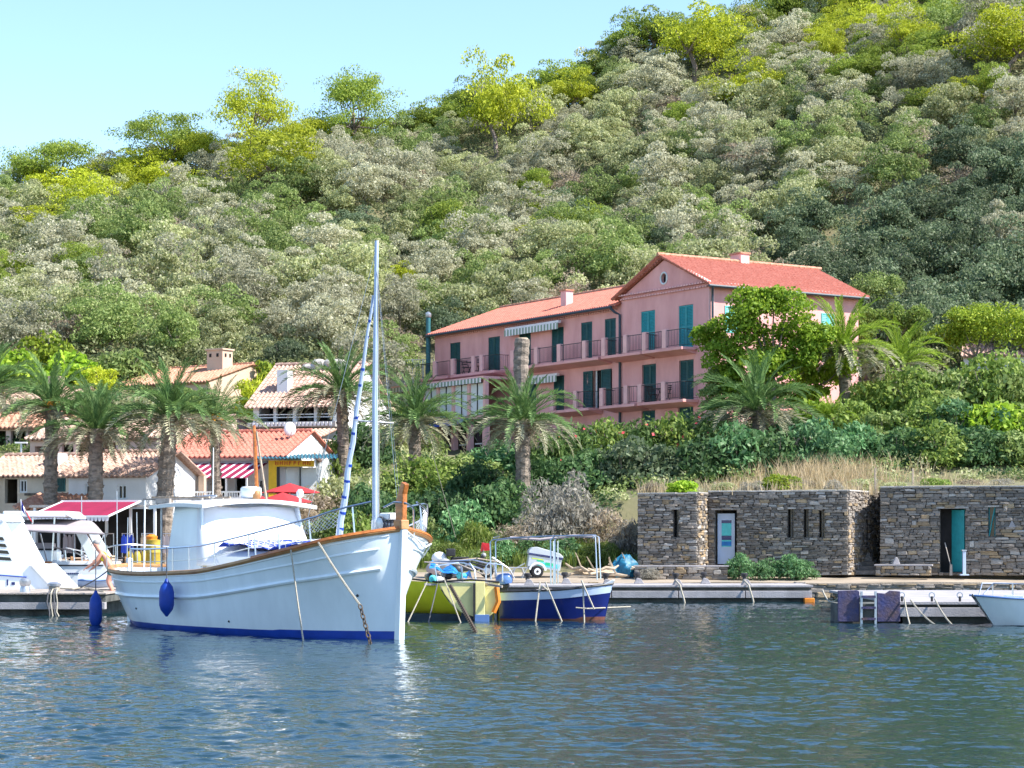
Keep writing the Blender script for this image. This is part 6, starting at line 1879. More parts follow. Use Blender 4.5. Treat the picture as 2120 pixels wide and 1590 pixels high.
# coachroof with navy net draped over it
rows = []
for i in range(12):
    v = i/11; x = cabx1+.1 + 3.5*v; hw_ = 1.45 - .55*v; top = 1.98 - .02*v
    rows.append([(x, -hw_, top-.75), (x, -hw_*.98, top-.12), (x, -hw_*.85, top), (x, 0, top+.07), (x, hw_*.85, top), (x, hw_*.98, top-.12), (x, hw_, top-.75)])
MB().grid(rows).build('coachroof', 'gel_white', boat, True)
r_ = g(4); rows = []
for i in range(16):
    v = i/15; x = cabx1+.5 + 3.1*v; hw_ = 1.36 - .5*v; top = 2.10 + .06*math.sin(v*9)
    rows.append([(x, -hw_+2*hw_*k/14, top + .07*(1-(k/7-1)**2) + .03*r_.normal()) for k in range(15)])
nt_ = MB().grid(rows).build('deck_net', 'canvas_blue', boat, True)
m = MB()
for i in range(0, 15):
    for k in range(0, 14):
        a = Vector(rows[i][k]) + Vector((0,0,.015)); b = Vector(rows[i+1][k+1]) + Vector((0,0,.015)); m.tube([a, b], .011, 3, cap=False)
        a = Vector(rows[i+1][k]) + Vector((0,0,.015)); b = Vector(rows[i][k+1]) + Vector((0,0,.015)); m.tube([a, b], .011, 3, cap=False)
m.build('net_cords', 'curtain_white', nt_)
# low aft cabin side with pale panel, engine box, hatch
MB().box(cabx0-.9, cabx0-.05, -1.2, 1.2, zd-.1, 1.55).build('engine_box', 'gel_white', boat, bevel=.04)
MB().box(BL-6.6, BL-6.1, -1.58, -1.2, 1.22, 1.45).build('deck_locker', 'wood_grey', boat, bevel=.02)
MB().box(BL-9.6, BL-9.2, -.9, -.2, 1.05, 1.5).build('blue_cushion', 'canvas_blue', boat, bevel=.04)
MB().box(BL-10.1, BL-9.0, -.2, 1.2, 2.05, 2.35).build('blue_cover', 'canvas_blue', boat, bevel=.06)
for x in (BL-10.0, BL-9.2):
    for y in (-.15, 1.15): MB().tube([(x,y,1.0),(x,y,2.1)], .022, 5).build('cover_post', 'white_paint', boat)
# poles, life raft and fittings on the roof
for k in range(5):
    y = -1.35+.14*k; a = Vector((cabx0-1.3+.2*k, y, 3.30+.05*(k % 2))); b = Vector((cabx0+1.2+.1*k, y+.3, 3.28+.04*(k % 3)))
    MB().tube([a, b], .028, 6).build('stowed_pole', ['wood_grey','driftwood','galvanised'][k % 3], boat, True)
for y in (-1.4, 1.3): MB().box(cabx0-.5, cabx0+.2, y-.03, y+.03, 3.18, 3.30).build('pole_rack', 'wood_grey', boat)
m = MB().lathe([(.05,0),(.22,.02),(.25,.12),(.24,.26),(.2,.30),(.05,.31)], 16, sx=1.35); o = m.build('life_raft_canister', 'gel_white', boat, True); o.location = (cabx1-.5, .2, 3.30)
for k in range(3): MB().ball((cabx0+.75+k*.16, -.7, 3.32), .08).build('roof_light', 'grey_plastic', boat, True)
MB().lathe([(.03,0),(.03,.12),(.09,.16),(.10,.26),(.05,.34)], 10, (cabx1+.15, 1.25, 3.2)).build('horn_lamp', 'gel_white', boat, True)
MB().tube([(cabx0+.6,-.4,3.25),(cabx0+.62,-.4,4.6)], .022, 5, .012).build('antenna', 'white_paint', boat)
m = MB(); m.tube([(cabx0+1.75,.2,3.25),(cabx0+1.35,.35,5.15)], .06, 7, .045); o = m.build('boom_crutch', 'wood_varnish', boat, True)
MB().tube([(cabx0+1.95,.35,3.25),(cabx0+1.42,.38,5.0)], .035, 6, .03).build('boom_strut', 'driftwood', boat, True)
MB().ball((cabx0+1.7,.2,3.38), .14, .12, .16).build('wrapped_block', 'wood_rail', boat, True)
# aft support posts of the roof
for y in (-1.35, 1.3):
    MB().tube([(cabx0-.35,y,1.1),(cabx0-.35,y,3.12)], .03, 6).build('roof_post', 'galvanised', boat)

# mast, spar, stays
mx = BL-1.05
MB().tube([(mx,0,2.0),(mx+.0,.0,2.35),(mx-.02,.0,5.5),(mx+.02,.02,9.15)], [.075,.075,.066,.045], 12).build('mast', 'hull_greyblue', boat, True)
MB().tube([(mx,0,2.02),(mx,0,2.42)], .092, 12).build('mast_foot_band', 'boot_blue', boat, True)
MB().tube([(mx,0,2.42),(mx,0,2.72)], .094, 12).build('mast_collar', 'gel_white', boat, True)
a, b = Vector((BL-2.35,-.20,1.95)), Vector((mx-.10,.0,7.9))
d = b-a; pts = [a + d*i/16 + Vector((.012*math.sin(i*2.1), .015*math.cos(i*1.7), 0)) for i in range(17)]
MB().tube(pts, [.085-.06*(i/16) + .006*(i % 2) for i in range(17)], 8).build('furled_sail', 'hull_greyblue', boat, True)
m = MB()
for i in range(15): c = a.lerp(b, .03+.93*i/15); m.tube([c, c+d.normalized()*.06], .089-.06*(i/15), 8)
m.build('sail_ties', 'boot_blue', boat)
for zt_, yy in ((4.98, .40),): MB().tube([(mx-.25,-yy,zt_+.03),(mx,0,zt_),(mx+.15,yy,zt_-.02)], .018, 5).build('spreader', 'galvanised', boat)
for i, (e, t_) in enumerate((((mx-.9,-1.45,2.15),8.9),((mx-.9,1.45,2.15),8.9),((BL-.1,0,2.6),8.8))):
    MB().tube([e, (mx,0,t_)], .006, 4).build('stay', 'galvanised', boat)
MB().tube([(mx+.1,.04,2.5),(mx+.09,.04,5.5),(mx+.05,.02,9.0)], .012, 4).build('halyard', 'rope', boat)
# guard rails
zr = lambda t: sh_(t)+.62
m = MB()
for side in (-1, 1):
    pts = []
    for t in np.linspace(.30, 9.4, 30):
        p = hull.pt(t, sh_(t), side); p.y -= side*.10; p.z = zr(t) + (.0 if t > 1.2 else .10*(1.2-t)); pts.append(p)
    m.tube(pts, .024, 6)
    pts = []
    for t in np.linspace(2.6, 9.4, 20):
        p = hull.pt(t, sh_(t), side); p.y -= side*.10; p.z = sh_(t)+.30; pts.append(p)
    m.tube(pts, .012, 5)
m.build('guard_rail', 'steel', boat, True)
for side in (-1, 1):
    for t in (.5, 1.35, 2.3, 3.2, 3.5, 5.0, 6.2, 7.0, 8.2, 9.4):
        p = hull.pt(t, sh_(t), side); p.y -= side*.10
        MB().tube([p, (p.x - (.10 if t < 3.3 else 0), p.y, zr(t)+(.0 if t > 1.2 else .10*(1.2-t)))], .019, 6).build('stanchion', 'steel', boat, True)
# pulpit loop on the port bow
p0, p1 = hull.pt(.35,2.4,1), hull.pt(1.7,2.05,1)
MB().tube([(p0.x+.05,.35,3.02),(p0.x-.25,1.05,3.10),(p0.x-.45,1.30,3.08),(p0.x-.55,1.38,2.9),(p0.x-.85,1.5,2.15)], .022, 6).build('pulpit_loop', 'steel', boat, True)
MB().tube([(BL-.30,-.30,3.00),(BL-.02,-.2,3.12),(BL+.12,.0,3.10),(BL+.05,.25,3.02),(BL-.1,.40,2.95),(BL-.12,.42,2.35)], .022, 6).build('pulpit', 'steel', boat, True)
# net panels laced to the rails
def net_panel(side, t0, t1, name='rail_net'):
    m = MB(); n = int((t1-t0)/.085); 
    def pt(t, f):
        p = hull.pt(t, sh_(t), side); p.y -= side*.10; p.z = sh_(t) + .27 + (.35)*f; return p
    for i in range(n):
        ta, tb = t0+(t1-t0)*i/n, t0+(t1-t0)*(i+1)/n
        for j in range(4):
            f0, f1 = j/4, (j+1)/4
            m.tube([pt(ta,f0), pt(tb,f1)], .006, 3, cap=False); m.tube([pt(tb,f0), pt(ta,f1)], .006, 3, cap=False)
    m.build(name, 'curtain_white', boat)
net_panel(-1, .75, 2.3); net_panel(1, .5, 1.8)
# windlass and coiled gear at the foot of the mast
wl_ = MB().lathe([(.10,-.22),(.16,-.2),(.09,-.1),(.09,.1),(.16,.2),(.10,.22)], 12).xf(Matrix.Rotation(R(90),4,'X')); o = wl_.build('windlass', 'galvanised', boat, True); o.location = (BL-.62, 0, 2.62)
for k in range(4):
    MB().tube([(BL-.62+math.cos(q_)*.17, -.16+.09*k, 2.62+math.sin(q_)*.17) for q_ in np.linspace(0,6.28,13)], .022, 5).build('rope_turn', 'rope_dark', boat)
MB().box(BL-.75, BL-.35, -.12, .18, 2.72, 2.88).build('windlass_cover', 'canvas_white', boat, bevel=.04)
MB().box(BL-1.5, BL-1.2, .55, .95, 2.0, 2.42).build('bow_crate', 'canvas_grey', boat, bevel=.03)
for k in range(3): MB().tube([(BL-.55+.12*k, .5+.12*k, 2.28+.1*k),(BL-.75+.12*k,.9,2.42)], .05, 6).build('coiled_warp', ['boot_blue','curtain_white','rope'][k], boat, True)
# outboard stern rail, ladder
MB().tube([(1.0,-1.2,2.05),(.3,-.55,2.1),(.05,0,2.12),(.3,.55,2.1),(1.0,1.2,2.05)], .02, 6).build('stern_rail', 'steel', boat, True)
for x, y in ((.35,-.6),(.05,0),(.35,.6),(1.0,-1.2)): MB().tube([(x,y,1.5),(x,y,2.1)], .018, 5).build('stanchion', 'steel', boat)
MB().tube([(1.2,-.2,1.1),(1.25,-.2,3.35)], .025, 6).build('flag_staff', 'white_paint', boat)

BM = Matrix.Translation((stern.x, stern.y, 0)) @ Matrix.Rotation(math.atan2(BD.y, BD.x), 4, 'Z')
def bw_(p): return BM @ Vector(p)
def fender(top, bottom_z, label, r=.20, L_=.95):
    """long blue fender; hangs on its line from the rail"""
    t = thing('boat_fender', label, 'fender', (top[0], top[1], bottom_z), 0, 'blue fenders of the white boat')
    MB().lathe([(.025,0),(.06,.05),(r*.8,.16),(r,.28),(r,L_-.28),(r*.8,L_-.14),(.06,L_-.03),(.03,L_+.05)], 16).build('body', 'fender_blue', t, True)
    MB().tube([(0,0,L_), (0,0,top[2]-bottom_z)], .014, 5).build('line', 'rope_dark', t)
pf = hull.pt(6.75, 1.2, -1); q_ = bw_((pf.x, pf.y-.24, 0)); fender((q_.x, q_.y, 2.08), .38, 'blue fender hanging amidships on the white hull', .185, .88)
pf = hull.pt(11.55, 1.2, -1); q_ = bw_((pf.x, pf.y-.50, 0)); fender((q_.x, q_.y, 2.05), -.12, 'blue fender at the stern dipping into the water', .17, .98)
# anchor lines
a = bw_(hull.pt(1.75, sh_(1.75)-.02, -1) + Vector((0,-.08,0))); c = P(629, 1322, 46.4); c.z = -.06
rope('pale mooring rope from the rail to the water, left one', [a, c], .020, 'rope', .05)
a = bw_(hull.pt(1.0, sh_(1.0)-.02, -1) + Vector((0,-.10,0))); c = P(745, 1252, 45.9)
rope('pale mooring rope running down to the rusty chain', [a, c], .026, 'rope', .04)
e = P(769, 1330, 45.4); e.z = -.08
chain('rusty mooring chain at the bow entering the water', c, e, .15, .017)
pts = [bw_((BL+.06,.10,2.46))] + [bw_(q_) for q_ in hull.line(None, 0, 1, .25, 1.5, .06, 9, zf=lambda t: sh_(t)-.16+.10*math.cos(t*7))] + [bw_(hull.pt(1.75, sh_(1.75), 1)+Vector((0,.03,.06)))]
rope('white rope draped along the bow rail of the white boat', pts, .020, 'curtain_white')
rope('thin stay rope from mast top to the quay bushes', [P(893,930,70), P(943,1112,78)], .012, 'rope')

# ---- yellow boat seen from astern -------------------------------------
YB = P(930, 1285, 57.6)
yb = thing('yellow_sailing_boat', 'yellow boat with cream transom moored stern on behind the white bow', 'boat', (P(985,1285,57.6).x, 57.6, 0), R(0))
def yz(py, Y=57.6): return zz(py, Y)
k_ = 57.6/FPX
tx = lambda px: (px-985)*k_
# transom (curved shield shape) and side running away to the left
prof = [(908,1206),(920,1230),(935,1250),(955,1268),(980,1277),(1012,1277),(1024,1268),(1032,1248),(1034,1228),(1034,1206)]
m = MB().prism([(tx(a), yz(b)) for a, b in prof], 'y', 0, .07); m.build('transom', 'hull_cream', yb, bevel=.015)
rows = []
for i, (yo, xo, sc) in enumerate(((.03,0,1.0),(1.2,-.9,1.15),(2.6,-2.0,1.12),(4.0,-3.3,.85),(5.2,-4.6,.35))):
    row = []
    for (a, b) in ((908,1206),(914,1222),(920,1232),(930,1246),(945,1262),(958,1270),(980,1277),(990,1310)):
        x = tx(a); z = yz(b); row.append((x*sc + xo - .25*yo, yo, z*(1+.05*i) if z > 0 else z))
    rows.append(row)
MB().grid(rows).build('hull_side', 'hull_yellow', yb, True)
rows2 = [[(tx(1034)+.03*i-.6*i*i*.25, yo, yz(b)) for b in (1206,1230,1250,1270,1300)] for i, yo in enumerate((.03,1.2,2.6,4.0))]
MB().grid(rows2).build('hull_side', 'hull_yellow', yb, True)
m = MB().prism([(tx(955),yz(1268)),(tx(980),yz(1276.5)),(tx(1012),yz(1276.5)),(tx(1020),yz(1272)),(tx(1016),-.4),(tx(950),-.4)], 'y', .0, .3); m.build('bottom', 'antifoul_dark', yb)
m = MB()
rows = [[(r[0][0]+.0, r[0][1], .0+yz(1280)) for r in ()]]
MB().box(tx(838)-3.2, tx(955), .35, 3.5, -.4, yz(1272)).build('bottom', 'antifoul_dark', yb)
m = MB().box(tx(984), tx(1004), -.16, 0, yz(1290), yz(1204)); m.build('rudder_post', 'hull_cream', yb, bevel=.015)
MB().box(tx(983), tx(1013), -.20, -.12, -.3, yz(1272)).build('rudder', 'motor_blue', yb, bevel=.01)
MB().box(tx(980), tx(983.5), -.19, 0, yz(1282), yz(1208)).build('pintle_rod', 'iron_dark', yb)
m = MB()
m.tube([(tx(905),.0,yz(1205)),(tx(975),-.02,yz(1200)),(tx(1034),.0,yz(1205))], .03, 6); m.tube([(tx(905),.0,yz(1205)),(-1.9,1.2,yz(1200)),(-3.4,2.6,yz(1196)),(-4.9,4,yz(1190))], .03, 6)
m.build('gunwale', 'black_plastic', yb, True)
MB().box(tx(908)-.4, tx(1030), .1, 2.6, yz(1212), yz(1208)).build('deck', 'concrete_pale', yb)
# outboard bracket and sail bag
MB().bar((tx(1005),-.02,yz(1209)),(tx(1040),-.35,yz(1214)),.06).build('bracket', 'wood_grey', yb)
MB().tube([(tx(1028),-.03,yz(1215)),(tx(1032),-.1,yz(1245)),(tx(1022),-.12,yz(1268))], .07, 7).build('rope_bumper', 'orange_paint', yb, True)
r_ = random.Random(8)
tarp = MB(); rows = []
for i in range(9):
    rows.append([(tx(888)+ (tx(965)-tx(888))*i/8 + .03*k, .35+.3*k, yz(1168+i*2.4)+.12*math.sin(i*1.4+k)*(1 if 0 < k < 4 else .3)-.06*abs(k-2)) for k in range(6)])
o = tarp.grid(rows).build('blue_tarp', 'tarp_blue', yb, True)
for i in range(16):
    x = tx(875)+r_.random()*(tx(960)-tx(875)); y = .2+r_.random()*1.3; z = yz(1206)+.05
    MB().ball((x,y,z+r_.random()*.18), .08+.08*r_.random(), .1, .07+.05*r_.random(), 7, 5).build('stowed_gear', ['curtain_white','rope','canvas_grey','sticker_cyan','white_paint','iron_dark'][i % 6], yb, True)
for i in range(5):
    a = Vector((tx(900+10*i), .3+.2*i, yz(1205))); b = Vector((tx(1000+8*i), .2+.25*i, yz(1185-6*i)))
    MB().tube([a + Vector((-.3,0,.55)), a.lerp(b,.5)+Vector((0,0,.35)), b + Vector((0,0,-.05))], .025, 6).build('stowed_spar', ['wood_grey','steel','black_plastic','steel','driftwood'][i], yb, True)
MB().tube([(tx(905),.1,yz(1205)),(tx(900),.1,yz(1172)),(tx(948),.3,yz(1165)),(tx(955),.3,yz(1175)),(tx(957),.3,yz(1205))], .022, 6).build('push_pit', 'steel', yb, True)
MB().tube([(tx(962),.3,yz(1172)),(tx(972),.3,yz(1166)),(tx(982),.2,yz(1180)),(tx(985),.15,yz(1203))], .022, 6).build('push_pit', 'steel', yb, True)
MB().tube([(tx(1006),.3,yz(1205)),(tx(1006),.3,yz(1172)),(tx(1012),.3,yz(1166)),(tx(1040),.4,yz(1170)),(tx(1040),.4,yz(1205))], .022, 6).build('boarding_rail', 'steel', yb, True)
for i, (a, b, lab) in enumerate((((884,1205),(842,1288),'pale rope falling from the yellow boat at far left'),((906,1208),(886,1288),'dark rope down the yellow hull side'),((918,1195),(955,1292),'slack rope across the cream transom'))):
    pa, pb = P(a[0],a[1],57.2), P(b[0],b[1],56.4); pb.z = -.05
    rope(lab, [pa, pb], .018, 'rope' if i != 1 else 'rope_dark', group='ropes of the yellow boat')
c = P(932, 1212, 57.3); e = P(988, 1325, 50.5); e.z = -.05
chain('rusty chain hanging in front of the cream transom', c, e, .16, .017)

# ---- navy and white open boat ------------------------------------------
nb = thing('open_boat', 'small navy and pale blue open boat with empty awning frame', 'boat', (P(1032,1283,58.2).x, 58.6, 0), R(-8))
NL = (1258-1036)/FPX*57.6 + .25
nh = Hull(NL, [(0,.06),(.25,.32),(.7,.58),(1.4,.72),(NL,.70)], [(0,.02),(.3,.16),(.8,.38),(1.4,.52),(NL,.55)], [(0,1.02),(.6,.95),(1.5,.86),(NL,.80)], [(0,1.2),(1,1),(NL,.7)], n=24, m=8, zlow=-.3)
nh.rake = lambda t, z: .22*(1-max(0,z))*math.exp(-t/.35)
zs = lambda t: interp(nh.sheer, t)
nh.skin('hull', 'hull_navy', nb, lambda t: .05 if t > .9 else .10, lambda t: zs(t)-.25)
nh.skin('bottom', 'antifoul_red', nb, lambda t: -.3, lambda t: .05 if t > .9 else .10, m=4)
nh.skin('topside', 'hull_greyblue', nb, lambda t: zs(t)-.25, lambda t: zs(t), off=.012, m=4)
m = MB()
for s_ in (-1, 1): m.tube(nh.line(1.0, 0, s_, 0, NL, .01, 20), .03, 6)
m.build('gunwale', 'black_plastic', nb, True)
nh.deck('deck', 'hull_greyblue', nb, lambda t: zs(t)-.18)
MB().box(-.02, .05, -.68, .68, -.2, .78).build('transom', 'hull_greyblue', nb, bevel=.01)
m = MB().prism([(NL-.10,.9),(NL+.08,1.12),(NL+.02,1.14),(NL-.35,.95)], 'y', -.08, .08); m.build('bow_fitting', 'gel_white', nb, bevel=.02)
for k, (x, z_) in enumerate(((.5,.82),(1.1,.86),(1.6,.85))):
    MB().box(x, x+.4, -.45, .3, z_-.15, z_).build('thwart', 'canvas_grey', nb, bevel=.03)
# awning frame
zf = zz(1112, 58) ; a_, b_ = tx(0)*0, 0
def nbp(px, py, dy=0.0):
    p = P(px, py, 58.0); return Vector((p.x - nb.location.x, dy, p.z))
for s_, dy in ((-1,-.55),(1,.45)):
    pts = [nbp(1022,1200,dy), nbp(1021,1122,dy), nbp(1025,1118,dy), nbp(1060,1114,dy), nbp(1140,1110,dy), nbp(1232,1108,dy), nbp(1239,1112,dy), nbp(1243,1200,dy)]
    MB().tube(pts, .022, 6).build('awning_frame', 'steel', nb, True)
    MB().tube([nbp(1147,1210,dy), nbp(1147,1118,dy), nbp(1155,1110,dy)], .022, 6).build('awning_post', 'steel', nb, True)
    MB().tube([nbp(1153,1210,dy), nbp(1153,1120,dy)], .02, 6).build('awning_post', 'steel', nb, True)
for px in (1028, 1100, 1160, 1235): MB().tube([nbp(px,1113,-.55), nbp(px,1110,.45)], .02, 6).build('cross_bar', 'steel', nb)
MB().tube([nbp(1060,1113,-.4), nbp(1120,1117,-.2), nbp(1190,1109,0), nbp(1230,1111,.2)], .045, 6).build('rolled_canvas', 'canvas_grey', nb, True)
# outboard motor
om = thing('outboard_motor', 'blue and black outboard motor tilted on the stern of the navy boat', 'outboard motor', P(1045,1210,58.6), R(-8))
m = MB().lathe([(.08,0),(.22,.02),(.25,.10),(.24,.22),(.16,.30),(.03,.32)], 14, sx=1.0, sy=.75); o = m.build('cowling', 'motor_blue', om, True); o.rotation_euler = (0,R(-8),0)
MB().box(-.13,.13,-.10,.10,-.08,.02).build('powerhead', 'black_plastic', om, bevel=.03)
m = MB().prism([(-.09,-.06),(.10,-.06),(.06,-.75),(-.08,-.75)], 'y', -.06, .06); m.build('leg', 'black_plastic', om, bevel=.02)
MB().lathe([(.02,-.22),(.07,-.12),(.07,.12),(.03,.22)], 10, (-.02,0,-.82)).xf(Matrix.Identity(4)).build('gearcase', 'iron_dark', om, True)
MB().box(-.2,.14,-.12,.12,-.62,-.60).build('cavitation_plate', 'iron_dark', om)
for a in range(3):
    t_ = a*2.09; MB().add([(.1,0,-.82),(.1,math.cos(t_)*.16-.04,-.82+math.sin(t_)*.16),(.13,math.cos(t_)*.16+.05,-.82+math.sin(t_)*.16)], [(0,1,2)]).build('propeller_blade', 'galvanised', om)
for i, (a, b, lab) in enumerate((((1118,1215),(1108,1285),'left slack rope over the side of the navy boat'),((1130,1215),(1165,1285),'slanting rope over the side of the navy boat'),((1207,1215),(1210,1288),'vertical rope near the bow of the navy boat'),((1205,1212),(1230,1258),'short slanting rope at the bow of the navy boat'))):
    pa, pb = P(a[0],a[1],57.3), P(b[0],b[1],56.9); pb.z = -.05 if i != 3 else .35
    rope(lab, [pa+Vector((0,.4,.12)), pa+Vector((0,.05,.1)), pb], .024, 'rope', group='ropes of the navy boat')
rope('long horizontal rope from the navy boat towards the pontoon', [P(1192,1258,56.8), P(1215,1260,56.8), P(1305,1256,60)], .02, 'rope')
MB_o = MB().tube([P(1116,1224,57.25), P(1124,1214,57.2), P(1134,1222,57.25)], .03, 6).build('fender_loop', 'rope', smooth=True); tag(MB_o, 'pale rope loop over the gunwale of the navy boat', 'rope')

# ---- small white motor boat at right -------------------------------------
wb = thing('white_dinghy', 'small white motor boat entering at the right edge', 'boat', (P(2027,1290,54.3).x + 3.9*.93, 54.3+1.2, 0), R(180+18))
WL = 4.0
wh = Hull(WL, [(0,.10),(.3,.42),(.8,.66),(1.6,.82),(WL,.85)], [(0,.02),(.5,.12),(1.0,.4),(1.8,.66),(WL,.72)], [(0,.80),(1,.72),(WL,.66)], [(0,.9),(1,.8),(WL,.6)], n=24, m=8, zlow=-.3)
wh.rake = lambda t, z: .62*(1-max(-.2,z)/.8)*math.exp(-t/.7)
ws = lambda t: interp(wh.sheer, t)
wh.skin('hull', 'hull_white', wb, lambda t: .02, lambda t: ws(t)); wh.skin('bottom', 'antifoul_dark', wb, lambda t: -.3, lambda t: .02, m=3)
wh.deck('deck', 'gel_white', wb, lambda t: ws(t)+.0, .02)
m = MB()
for s_ in (-1,1): m.tube(wh.line(1.0, .01, s_, 0, WL, .01, 20), .03, 6)
m.build('rub_strip', 'motor_blue', wb, True)
MB().box(WL-2.6, WL-1.2, -.5, .5, .66, .80).build('cabin_top', 'gel_white', wb, bevel=.05); MB().box(.2, WL-2.7, -.62, .62, .64, .70).build('cockpit', 'canvas_grey', wb)
for s_ in (-1,1):
    MB().tube([(WL-.25,s_*.1,.82),(WL-.45,s_*.28,1.12),(WL-1.3,s_*.6,1.10),(WL-2.2,s_*.74,1.06),(WL-2.3,s_*.75,.68)], .015, 5).build('bow_rail', 'steel', wb, True)
    for x, y in ((.9,.5),(1.6,.68)): MB().tube([(WL-x,s_*y,.72),(WL-x,s_*y,1.11)], .012, 5).build('stanchion', 'steel', wb)
p_ = wh.pt(1.9,.3,1); MB().lathe([(.02,-.02),(.07,.05),(.08,.12),(.08,.42),(.06,.5),(.02,.55)], 10, (p_.x, p_.y+.09, .0)).build('white_fender', 'gel_white', wb, True)

# ---- white yacht at left with radar arch and grey bimini --------------------
yv = thing('motor_yacht', 'white motor yacht with slanted arch at the left edge', 'yacht', (P(0,1215,66).x, 66.0, 0), 0)
q2 = lambda px, py, dy=0.0: Vector(((px)/FPX*66.0, dy, zz(py, 66+dy)))
# hull side, cut by left frame; stern rises in a wedge to the arch
m = MB().prism([(q2(-330,0).x,-.3),(q2(110,0).x,-.3),(q2(108,1218).x,zz(1218,66)),(q2(62,1170).x,zz(1170,66)),(q2(40,1168).x,zz(1168,66)),(q2(-330,1160).x,zz(1160,66))], 'y', 0, 3.2)
m.build('hull', 'hull_white', yv, bevel=.03)
MB().prism([(q2(62,0).x,zz(1169,66)),(q2(74,0).x,zz(1169,66)),(q2(122,0).x,zz(1219,66)),(q2(108,0).x,zz(1219,66))], 'y', -.08, 3.0).build('stern_wing', 'gel_white', yv, bevel=.02)
MB().tube([q2(-60,1186,-.02), q2(55,1195,-.02)], .02, 5).build('hull_line', 'boot_blue', yv)
MB().box(q2(14,0).x, q2(17,0).x, -.015, .0, zz(1212,66), zz(1200,66)).build('registration_mark', 'hull_navy', yv); MB().box(q2(24,0).x, q2(31,0).x, -.015, .0, zz(1211,66), zz(1205,66)).build('registration_mark', 'hull_navy', yv)
m = MB().prism([(q2(-60,0).x,zz(1168,66)),(q2(52,0).x,zz(1168,66)),(q2(6,0).x,zz(1080,66)),(q2(-40,0).x,zz(1080,66))], 'y', .1, .35); m.build('arch_leg', 'hull_white', yv, bevel=.03)
MB().prism([(q2(-60,0).x,zz(1168,66)),(q2(52,0).x,zz(1168,66)),(q2(6,0).x,zz(1080,66)),(q2(-40,0).x,zz(1080,66))], 'y', 2.6, 2.85).build('arch_leg', 'hull_white', yv, bevel=.03)
for i in range(4):
    MB().prism([(q2(-20+3*i,0).x,zz(1110+14*i,66)),(q2(4+5*i,0).x,zz(1112+14*i,66)),(q2(8+5*i,0).x,zz(1119+14*i,66)),(q2(-20+3*i,0).x,zz(1117+14*i,66))], 'y', .085, .1).build('vent_slot', 'glass_dark', yv)
MB().prism([(q2(-60,0).x,zz(1079,66)),(q2(8,0).x,zz(1079,66)),(q2(0,0).x,zz(1066,66)),(q2(-60,0).x,zz(1060,66))], 'y', .05, 2.9).build('flybridge', 'hull_white', yv, bevel=.03)
MB().box(q2(-60,0).x, q2(40,0).x, .5, 2.6, zz(1168,66), zz(1150,66)).build('cockpit_seat', 'gel_white', yv, bevel=.04)

# second white boat with hardtop and grey bimini
sb = thing('cabin_cruiser', 'white cabin cruiser with grey bimini and slanted arch behind pontoon', 'boat', (P(0,1200,71).x, 71.0, 0), 0)
q3 = lambda px, py, dy=0.0: Vector(((px)/FPX*71.0, dy, zz(py, 71+dy)))
m = MB().prism([(q3(60,0).x,-.3),(q3(205,0).x,-.3),(q3(222,0).x,zz(1180,71)),(q3(222,0).x,zz(1164,71)),(q3(110,0).x,zz(1162,71)),(q3(60,0).x,zz(1160,71))], 'y', 0, 2.6); m.build('hull', 'gel_white', sb, bevel=.04)
MB().box(q3(118,0).x, q3(214,0).x, -.03, 0, zz(1172,71), zz(1169,71)).build('rub_strip', 'iron_dark', sb)
m = MB()
for i in range(8): m.box(q3(132+4*i,0).x, q3(135+4*i,0).x, -.012, 0, zz(1189,71), zz(1186,71))
m.build('registration_number', 'hull_navy', sb)
MB().box(q3(58,0).x, q3(108,0).x, -.2, .1, zz(1176,71), zz(1162,71)).build('wooden_panel', 'wood_varnish', sb, bevel=.02); MB().box(q3(80,0).x, q3(122,0).x, -.22, .1, zz(1190,71), zz(1178,71)).build('wooden_panel', 'wood_varnish', sb, bevel=.02)
MB().prism([(q3(156,0).x,zz(1105,71)),(q3(176,0).x,zz(1105,71)),(q3(204,0).x,zz(1152,71)),(q3(184,0).x,zz(1163,71))], 'y', .1, .25).build('arch_leg', 'hull_white', sb, bevel=.02)
MB().prism([(q3(156,0).x,zz(1105,71)),(q3(176,0).x,zz(1105,71)),(q3(204,0).x,zz(1152,71)),(q3(184,0).x,zz(1163,71))], 'y', 2.2, 2.35).build('arch_leg', 'hull_white', sb, bevel=.02)
MB().box(q3(5,0).x, q3(136,0).x, .0, 2.3, zz(1071,71), zz(1058,71)).build('hardtop', 'gel_white', sb, bevel=.05)
MB().prism([(q3(136,0).x,zz(1058,71)),(q3(150,0).x,zz(1070,71)),(q3(150,0).x,zz(1073,71)),(q3(132,0).x,zz(1063,71))], 'y', .0, 2.3).build('hardtop_lip', 'gel_white', sb)
for px in (18, 60, 105): MB().tube([q3(px,1165,.2), q3(px+6,1066,.2)], .03, 6).build('hardtop_post', 'steel', sb)
for yy in (.15, 2.0): MB().tube([q3(110,1133,yy), q3(150,1142,yy), q3(185,1158,yy)], .025, 6).build('guard_rail', 'steel', sb, True)
for px in (118, 135, 152, 168): MB().tube([q3(px,1163,.15), q3(px-2,1138,.15)], .02, 6).build('stanchion', 'steel', sb)
MB().box(q3(45,0).x, q3(104,0).x, .5, 1.8, zz(1162,71), zz(1140,71)).build('console', 'hull_white', sb, bevel=.05); MB().box(q3(60,0).x, q3(104,0).x, .4, .9, zz(1136,71), zz(1124,71)).build('seat', 'canvas_grey', sb, bevel=.05)
MB().box(q3(30,0).x, q3(60,0).x, .4, .8, zz(1150,71), zz(1142,71)).build('steering_console', 'black_plastic', sb, bevel=.02)
